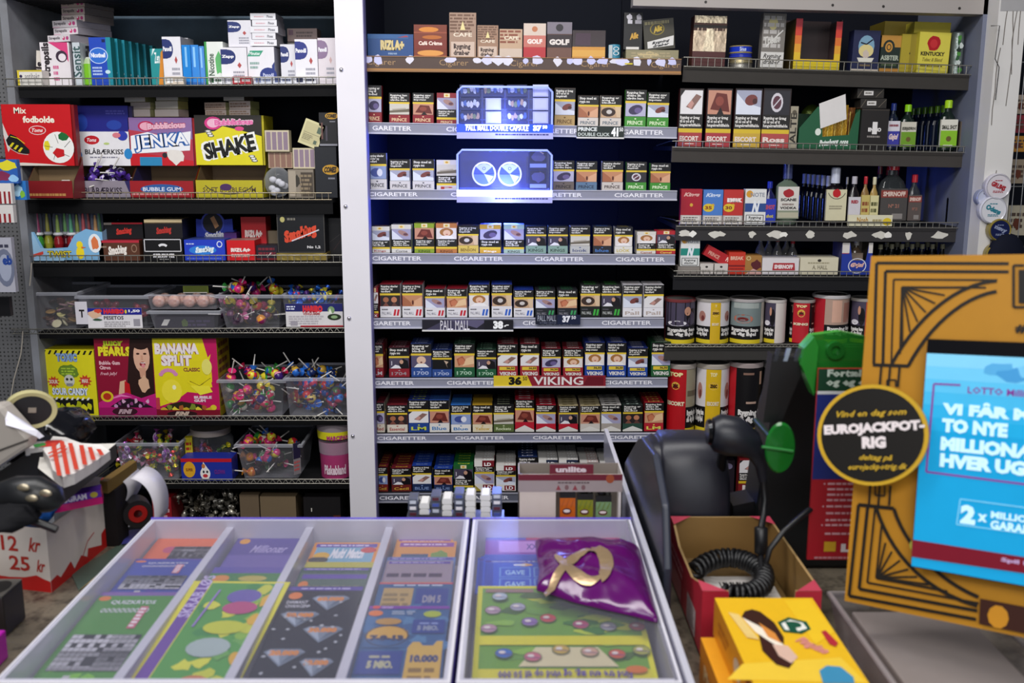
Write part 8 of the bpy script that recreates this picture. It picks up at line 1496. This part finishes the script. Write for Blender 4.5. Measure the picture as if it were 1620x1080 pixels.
# clear tub at bottom right
Zt = .992; a0 = PZ(1312, 939, Zt); x0t, y1t = a0.x, a0.y; x1t = .535; y0t = .72; e = empty('plastic_tub', (x0t, y0t, zc), 'empty looking clear tub with thick rim at the bottom right', 'tub')
m = M(); W, L, Hh = x1t-x0t, y1t-y0t, Zt-zc
def rg(i_, z): return [(i_, i_, z), (W-i_, i_, z), (W-i_, L-i_, z), (i_, L-i_, z)]
bt_, tt = rg(.012, .001), rg(0, Hh)
for i in range(4): j = (i+1) % 4; m.face([bt_[i], bt_[j], tt[j], tt[i]], '#a8a0a0', 'milky')
m.face(bt_, '#a8a0a0', 'milky'); m.tube([Vector(q) for q in tt], .0035, '#b8aeac', 'milky', 8, closed=True); m.make('tub_wall', e)
bx_ = lambda x0, x1, y0, y1, z0, z1, c_, n_, l_, ca, rz=0, mt='card', art=None: (lambda m: (m.box(0, x1-x0, 0, y1-y0, 0, z1-z0, c_, mt), art and art(Art(m, (0, 0, z1-z0), (x1-x0, 0, 0), (0, y1-y0, 0))), tag(m.make(n_, loc=(x0, y0, z0), rot=(0, 0, rz), bevel=.002), l_, ca))[-1])(M())
bx_(x0t+.02, x1t-.02, .86, y1t-.02, zc+.0025, zc+.05, '#8a807c', 'inner_carton', 'grey card block inside the clear tub at bottom right', 'carton')
for i, (u, c_, cn) in enumerate(((1430, '#9c1c22', 'bright red'), (1475, '#c8bcbc', 'white'), (1515, '#8a1a22', 'dark red'))):
    p = PZ(u, 1066, .965); m = M(); m.tube([(0, 0, 0), (.006, .0, 0), (.040, -.012, .002), (.046, -.014, .002)], [.010, .014, .014, .010], c_, 'gloss', 14); tag(m.make('red_tube', loc=(p.x-.02, p.y-.01, zc+.018)), f'{cn} plastic tube lying in the tub at the bottom right', 'tube')

# ============================================================ left end of the counter
e = empty('cash_scale', (-.80, 1.18, zc), 'grey plastic till housing at the left edge with a receipt on it', 'till')
c = e.location; tl_ = PY(0, 668, 1.20); m = M()
pf = [PY(u, v, 1.26) for u, v in ((-60, 650), (0, 640), (10, 652), (46, 692), (45, 708), (0, 738), (-60, 775))]
m.prism([(q.x-c.x, q.z-c.z) for q in pf], .08, .11, '#a39c94', 'paint'); m.make('housing', e, bevel=.006)
m = M(); m.prism([(q.x-c.x, q.z-c.z) for q in [PY(u, v, 1.259) for u, v in ((-60, 732), (45, 694), (45, 697), (-60, 736))]], .0785, .0798, '#4a4642'); m.make('seam', e)
pf = [PY(u, v, 1.235) for u, v in ((-60, 730), (0, 742), (40, 716), (76, 712), (84, 728), (70, 775), (0, 860), (-60, 900))]
px_prism('black_plinth', [(-60, 795), (0, 745), (40, 718), (72, 714), (80, 726), (72, 770), (0, 800), (-60, 810)], 1.30, .03, '#14151a', 'rubber', 'black base below the grey till housing at the left edge', 'till')
m = M(); r = random.Random(3); P_ = [PY(u, v, Y) for u, v, Y in ((8, 662, 1.255), (12, 650, 1.262), (36, 664, 1.254), (60, 681, 1.25), (57, 690, 1.248), (30, 678, 1.25), (9, 672, 1.252), (70, 690, 1.25), (62, 694, 1.248))]
m.face([P_[0], P_[1], P_[2], P_[3], P_[4], P_[5], P_[6]], '#e2e0ea'); m.face([P_[3], P_[7], P_[8], P_[4]], '#cfccd8'); m.face([q-Vector((0, -.0008, .0008)) for q in (P_[6], P_[5], P_[4], P_[3], P_[2], P_[1], P_[0])], '#d0ced8'); tag(m.make('receipt_paper'), 'white curled receipt sticking out over the grey till housing', 'receipt')
ctr = PY(49, 647, 1.32); e = empty('tape_wheel', ctr, 'cream rimmed black wheel standing left beneath the yellow sour candy box', 'wheel', rot=(0, .12, .5))
m = M(); R = .0315; m.lathe([(R*.78, -.009), (R*.97, -.010), (R, -.006), (R, .006), (R*.97, .010), (R*.78, .009), (R*.78, -.009)], '#b8b080', 'card', 32, ax='y', sc=(1.05, .82)); m.make('rim', e)
m = M(); m.lathe([(0, .004), (R*.3, .004), (R*.34, -.004), (R*.78, -.005), (R*.78, .008), (0, .008)], '#131216', 'rubber', 24, ax='y', sc=(1.05, .82)); m.box(-.004, .006, -.009, -.004, -.003, .004, '#b8b0a0', 'metal'); m.make('hub', e)
def lump(name, u, v, Y, ru_, rv_, d, col, mt, label, cat, amp=.25, fr=18, seed=0):
    c = PY(u, v, Y); sx, sz = ru_/F_PX*Y, rv_/F_PX*Y; m = M(); m.ball((0, 0, 0), 1, col, mt, 24, 14)
    m.v = [(x*sx*(1+amp*noise.noise(Vector((x, y, z))*2.2+Vector((seed, 0, 0)))), y*d*(1+amp*noise.noise(Vector((x, y, z))*2+Vector((0, seed, 0)))), z*sz*(1+amp*noise.noise(Vector((x, y, z))*2.4+Vector((0, 0, seed))))) for x, y, z in m.v]
    return tag(m.make(name, loc=c), label, cat)
lump('black_bag', 100, 680, 1.42, 42, 36, .06, '#0d0d12', 'gloss', 'shiny black plastic bag behind the cream rimmed wheel', 'bag', .35, 18, 4)
lump('black_bag', 35, 700, 1.36, 48, 30, .05, '#0d0d12', 'rubber', 'matt black bag between the till and the striped bag', 'bag', .3, 18, 9)
# black tray with white top, striped bag on it
Zb = 1.088; P_ = [PZ(u, v, Zb) for u, v in ((66, 704), (184, 701), (98, 770), (60, 740))]; c = Vector((P_[0].x, P_[0].y, Zb-.022))
m = M(); tp_ = [q-Vector((c.x, c.y, 0)) for q in P_]; tp_ = [Vector((q.x, q.y, .022)) for q in tp_]; bt_ = [Vector((q.x, q.y, .0)) for q in tp_]
m.face(tp_, '#d8d4cc')
for i in range(4): j = (i+1) % 4; m.face([bt_[i], bt_[j], tp_[j], tp_[i]], '#100e10', 'rubber')
m.make('x').name = 'dark_carton'; o = bpy.data.objects['dark_carton.001'] if 'dark_carton.001' in bpy.data.objects else bpy.data.objects['dark_carton']; o.location = c; tag(o, 'black edged tray with white top under the striped bag', 'tray')
m = M(); hx = [(68, 712), (84, 692), (104, 694), (128, 701), (160, 706), (174, 714), (150, 732), (118, 752), (100, 758), (84, 745), (78, 728)]
Q = [PZ(u, v, Zb+.012) for u, v in hx]; cc = sum(Q, Vector())/len(Q); n1 = 14
def strip(u, v): p = PZ(u, v, Zb+.012); return (p.x, p.y, Zb+.010+.010*noise.noise(Vector((u*.05, v*.07, 1))) +.006)
m.face([Vector((q.x, q.y, Zb+.014+.004*noise.noise(q*30))) for q in Q], '#dcd8d4')
for i in range(len(Q)):
    a_, b_ = Q[i], Q[(i+1) % len(Q)]; m.face([(a_.x, a_.y, Zb+.014+.004*noise.noise(a_*30)), (b_.x, b_.y, Zb+.014+.004*noise.noise(b_*30)), (b_.x, b_.y, Zb+.001), (a_.x, a_.y, Zb+.001)], '#c9c4c0')
for k in range(6):
    u0 = 92+k*13.5; ytop = 694+k*3.2; ybot = 757-k*7.5-(6 if k == 0 else 0)
    if k < 1: ytop, ybot = 700, 752
    pts_ = [(u0-8+q*2.0, ytop+(ybot-ytop)*q/5) for q in range(6)] if k < 3 else [(u0-4+q*1.2, ytop+(ybot-ytop)*q/5) for q in range(6)]
    for (a_, b_) in zip(pts_, pts_[1:]):
        qd = [PZ(x, y, Zb+.0185) for x, y in ((a_[0]-3.6, a_[1]), (a_[0]+3.6, a_[1]), (b_[0]+3.6, b_[1]), (b_[0]-3.6, b_[1]))]; m.face(qd, '#c03a24')
for (a_, b_) in (((76, 716), (104, 704)), ((78, 722), (106, 708))):
    m.face([PZ(a_[0], a_[1], Zb+.019), PZ(b_[0], b_[1], Zb+.019), PZ(b_[0], b_[1]+2.5, Zb+.019), PZ(a_[0], a_[1]+2.5, Zb+.019)], '#c03a24')
tag(m.make('striped_bag'), 'red and white striped paper bag lying flat on the white topped carton', 'paper bag')
p = PZ(62, 712, Zb+.01); bx_(p.x-.02, p.x+.02, p.y, p.y+.03, Zb+.001, Zb+.014, '#d8d4d0', 'small_packet', 'small white packet with red and green beside the striped bag', 'packet', .1, 'card', lambda a: a.rect(.5, 0, 1, 1, '#c02c24').blob(.45, .3, .2, .3, '#2f8a3a', 3))
A = PZ(205, 728, 1.035); B = PZ(158, 760, 1.035); e = empty('dark_wooden_box', (0, 0, 0), 'dark box with brown wooden edge right of the striped bag', 'box')
m = M(); m.obox((B.x, B.y, 1.017), (A.x-B.x, A.y-B.y, 0), (.012, -.004, 0), (0, 0, .018), '#6a5220', 'card'); m.make('edge_rail', e)
m = M(); m.obox((B.x-.015, B.y+.012, zc+.001), (.030, 0, 0), ((A.x-B.x)*.35, (A.y-B.y)*.35, 0), (0, 0, .085), '#171213', 'matte'); m.make('box_block', e)
# white box marked 12 kr / 25 kr
f0 = PZ(82, 937, zc); Ztop = PY(78, 836, f0.y).z; rb = PZ(192, 845, zc); Lf = PZ(-60, 921, zc)
e = empty('marked_box', (f0.x, f0.y, zc), 'white and red open box hand marked 12 kr and 25 kr', 'cardboard box')
m = M(); o3 = Vector((f0.x, f0.y, zc)); Hh = Ztop-zc; Hf = PY(190, 757, rb.y).z-Ztop; R_ = rb-o3; Lv = Lf-o3; R_.z = 0; Lv.z = 0; WHB = '#d8cdc6'
top_ = []
for q in range(13):
    t = q/12; top_.append(R_*t+Vector((0, 0, Hh*(1+.0*t)+(Hf*max(0, (t-.2)/.8)**1.4))))
m.face([Vector((0, 0, 0)), R_]+list(reversed(top_)), WHB); m.face([Lv, Vector((0, 0, 0)), Vector((0, 0, Hh)), Lv+Vector((0, 0, Hh))], '#cfc4bc')
inn = Vector((-.002, .002, 0)); m.face([top_[q]+inn for q in range(13)]+[R_+inn, inn], '#b0a49a'); m.face([Lv+R_*.9, Lv, Lv+Vector((0, 0, Hh)), Lv+R_*.9+Vector((0, 0, Hh*1.02))], WHB); m.face([R_, R_+Lv*.5, R_+Lv*.5+Vector((0, 0, Hh)), R_+Vector((0, 0, Hh+Hf))], WHB); m.face([Vector((0, 0, .002)), R_+Vector((0, 0, .002)), R_+Lv+Vector((0, 0, .002)), Lv+Vector((0, 0, .002))], '#9a8f86')
nR_ = R_.cross(Vector((0, 0, 1))).normalized(); a = Art(m, (0, 0, 0), R_, (0, 0, Hh)); 
RD2 = '#b81c1a'; a.poly([(0, 0), (1, 0), (1, .42), (.98, .48), (.95, .3), (.86, .26), (.84, .40), (.70, .28), (.69, .1), (.5, .22), (.48, .1), (.40, .2), (.3, .08), (.26, .24), (.12, .12), (.08, .2), (0, .18)], RD2).line([(.42, .16), (.5, .34), (.6, .4)], .008, RD2).line([(.93, .55), (.97, .7)], .012, '#5a9ac8').line([(.88, .6), (.98, .65)], .01, '#5a9ac8')
a = Art(m, Lv, -Lv, (0, 0, Hh)); fx = lambda u: (u+60)/142.
a.poly([(0, 0), (1, 0), (1, .17), (.93, .2), (.85, .25), (.72, .2), (.55, .18), (0, .2)], RD2); HR = '#a82820'
a.text('12', fx(10), .60, fx(36), .84, HR, 1).text('kr', fx(52), .62, fx(72), .84, HR, 1, 1).text('25', fx(20), .30, fx(52), .53, HR, 1).text('kr', fx(62), .31, fx(76), .5, HR, 1, 1)
m.make('box_wall', e)
for i in range(6):
    p = o3+Lv*(.32+.12*(i % 3))+R_*(.2+.12*i); lm = M(); lm.ball((0, 0, 0), 1, ['#2a6ac0', '#3f86d8', '#1f58b0'][i % 3], 'foil', 20, 12)
    lm.v = [((x*.030)*(1+.5*noise.noise(Vector((x+i, y, z))*2)), y*.028*(1+.4*noise.noise(Vector((x, y+i, z))*2)), z*.020*(1+.5*noise.noise(Vector((x, y, z+i))*3))) for x, y, z in lm.v]
    tag(lm.make('snack_bag', loc=(p.x, p.y, Ztop+.004+.004*(i % 2))), f'crumpled blue foil sweet bag, {ORD[i]} from the corner of the hand marked box', 'bag', 'blue foil bags in the marked box')
p = PZ(131, 797, Ztop+.004); m = M(); m.box(-.04, .022, -.012, .012, 0, .02, '#c01c6c', 'gloss', top='#5a2f9c'); a = Art(m, (-.04, -.012, 0), (.062, 0, 0), (0, 0, .02), 'gloss'); a.rect(0, .5, 1, 1, '#5a2f9c').text('PROGRAM', .05, .55, .7, .95, '#e8e0f0', 2).ell(.85, .75, .08, .2, '#b8a83a'); tag(m.make('foil_packet', loc=(p.x+.005, p.y, Ztop+.004), rot=(0, -.1, .35)), 'magenta and violet packet sticking out of the marked box', 'packet')
p = PY(171, 765, 1.41); m = M(); m.box(-.010, .010, -.004, .006, zc+.0006-p.z, .008, '#b81c1c', 'matte'); tag(m.make('red_packet', loc=p, bevel=.002), 'small red packet poking up behind the marked box', 'packet')
# receipt roll
def ribbonstrip(name, pix, Y0, Y1, wd, col, label, cat):
    m = M(); V0 = []
    for i, (u, v) in enumerate(pix): p = PY(u, v, Y0); V0 += [p, Vector((p.x+.004, Y1, p.z+.003))]
    m.grid(V0, [(2*i, 2*i+2, 2*i+3, 2*i+1) for i in range(len(pix)-1)], col); a_ = m.make(name); so = a_.modifiers.new('s', 'SOLIDIFY'); so.thickness = .0006
    return tag(a_, label, cat)
ribbonstrip('till_receipt', bez([(206, 757), (232, 760), (250, 790), (243, 832)]), 1.38, 1.43, 0, '#d0ccd4', 'curled white printed receipt hanging beside the spool', 'receipt')
ribbonstrip('till_receipt', bez([(188, 759), (205, 762), (208, 785), (190, 806)]), 1.40, 1.45, 0, '#bab6bc', 'short grey white receipt curl at the corner of the marked box', 'receipt')
e = empty('paper_spool', PY(216, 808, 1.41), 'black spool with red core beside the curled receipt', 'spool'); m = M(); m.lathe([(.014, -.015), (.021, -.015), (.021, .015), (.014, .015)], '#151214', 'rubber', 20, ax='y'); m.make('reel', e, rot=(0, 0, .5)); m = M(); m.lathe([(.006, -.016), (.0135, -.016), (.0135, .014), (.006, .014)], '#a81c18', 'gloss', 20, ax='y'); m.make('core', e, rot=(0, 0, .5))
# handset
e = empty('phone_handset', PY(45, 792, 1.12), 'black handset with metal studs lying over the marked box', 'handset')
c = e.location; m = M(); m.tube([PY(u, v, Y)-c for u, v, Y in ((-40, 800, 1.13), (0, 790, 1.13), (30, 783, 1.12), (60, 782, 1.12), (88, 790, 1.12), (98, 797, 1.12))], [.016, .020, .023, .022, .016, .006], '#0f1013', 'rubber', 20); m.make('handset_body', e)
m = M(); m.tube([PY(u, v, 1.10)-c for u, v in ((-30, 822), (30, 818), (60, 826), (90, 838))], [.006, .006, .005, .0045], '#0c0c0e', 'rubber', 10); m.make('strap', e)
for (u, v) in ((37, 771), (72, 780), (50, 788)):
    m = M(); m.ball((0, 0, 0), .0055, '#b8ac94', 'metal', 12, 8, (1.4, .4, .8)); q = PY(u, v, 1.094); m.make('stud', e, loc=q-c)
lump('black_pouch', 18, 815, 1.10, 45, 22, .04, '#0e0e12', 'matte', 'black cloth pouch below the handset at the left edge', 'pouch', .3, 18, 2)
# cards on the counter between box and case
for i, (pp, c_, l_) in enumerate((([(112, 906), (125, 934), (200, 880), (236, 843), (228, 838)], '#4a5a50', 'dark green flat folder lying between the marked box and the case'), ([(126, 932), (165, 900), (215, 856), (228, 848), (200, 886), (140, 922)], '#a08a5c', 'tan torn card strip lying along the display case'), ([(188, 842), (192, 825), (212, 820), (205, 832)], '#d8d6dc', 'small white slip lying behind the marked box'), ([(192, 860), (205, 838), (228, 836), (208, 858)], '#3a3a7a', 'dark violet leaflet lying next to the case'))):
    Z_ = zc+.0012+.0011*i; Q = [PZ(u, v, Z_) for u, v in pp]; m = M(); m.face(Q, c_); m.face([q-Vector((0, 0, .0009)) for q in reversed(Q)], c_)
    for k in range(len(Q)): a_, b_ = Q[k], Q[(k+1) % len(Q)]; m.face([a_, b_, b_-Vector((0, 0, .0009)), a_-Vector((0, 0, .0009))], c_)
    tag(m.make('paper_card'), l_, 'card')
# things at the lower left corner
p = PZ(32, 990, zc); bx_(p.x-.12, p.x-.002, p.y-.03, p.y+.02, zc+.0005, zc+.052, '#26221f', 'dark_tin', 'dark tin with grey lid at the lower left corner', 'tin', 0, 'rubber', lambda a: a.rect(0, 0, 1, 1, '#5a5650').ell(.85, .5, .12, .4, '#1a1816'))
p = PZ(20, 1040, zc); bx_(p.x-.10, p.x-.004, p.y-.05, p.y-.0, zc+.0005, zc+.035, '#a81c9c', 'magenta_case', 'magenta plastic case at the lower left corner', 'case', 0, 'gloss')
# hanging packs at the left edge
Yh = 2.45
def hang(u0, u1, v0, v1, c_, art, label, Y=Yh, rz=0, cat='pack'):
    A = PY(u0, v1, Y); B = PY(u1, v0, Y); m = M(); m.box(0, B.x-A.x, 0, .015, 0, B.z-A.z, c_); art(Art(m, (0, 0, 0), (B.x-A.x, 0, 0), (0, 0, B.z-A.z))); return tag(m.make('hanging_pack', loc=A, rot=(0, rz, 0)), label, cat)
hang(-20, 26, 252, 290, '#2a5aa8', lambda a: a.blob(.7, .75, .3, .2, '#d8cc2c', 3).blob(.5, .3, .3, .2, '#7a2a4c', 4).blob(.85, .2, .15, .15, '#8ab8e0', 6), 'blue and yellow sweet pack hanging at the left edge')
hang(0, 40, 286, 316, '#2a70b8', lambda a: a.blob(.7, .5, .2, .3, '#a8d0e8', 3).blob(.85, .3, .1, .2, '#7ab03a', 7), 'blue pack with pale shapes in front of the left shelf end', Yh+.02)
hang(-20, 17, 290, 322, '#d8d4d0', lambda a: [a.rect(.5+q*.18, 0, .58+q*.18, .6, '#8a1c24') for q in range(3)], 'white card with dark red sticks, the upper of two at the left edge', Yh-.02)
hang(-20, 20, 324, 352, '#cfcbc8', lambda a: [a.rect(.45+q*.18, 0, .53+q*.18, .5, '#8a1c24') for q in range(3)], 'white card with dark red sticks, the lower of two at the left edge', Yh-.02)
hang(-40, 17, 376, 462, '#a8a8b4', lambda a: a.ell(.8, .45, .22, .35, '#6a7086').ell(.8, .45, .15, .25, '#9aa0b4').text('eb', .75, .5, .98, .68, '#22408c', 3).fine(.5, .8, .95, .9, 1, '#3a3a4c', .05), 'grey card with blue lettering hanging at the left edge')
hang(-30, 14, 470, 500, '#0d0d10', lambda a: a, 'black pack hanging under the grey card', Yh+.03)
for i, (u, v0, v1) in enumerate(((50, 416, 452), (36, 524, 560))):
    e = empty('white_cord', PY(u, v0, 2.69), ['short white cord hanging below the blue bottle tray', 'long thin white cord hanging below the left tub shelf'][i], 'cord'); c = e.location; m = M(); m.tube([PY(u+du, v, 2.69)-c for du, v in ((0, v0), (-1, (v0+v1)/2), (-3, v1))]+([PY(22, 600, 2.69)-c, PY(15, 640, 2.69)-c] if i else []), .0018, '#b8b0a4', 'card', 6); m.make('cord', e)

for i, (u, v) in enumerate(((8, 250), (6, 374))):
    p = PY(u, v, 2.71); e = empty('wire_hook', p, ['upper', 'lower'][i]+' wire hook on the perforated panel at the left edge', 'hook'); m = M(); m.tube([(0, 0, 0), (0, -.30, 0), (0, -.305, .012)], .0022, '#8a8a8a', 'metal', 6); m.make('wire', e)
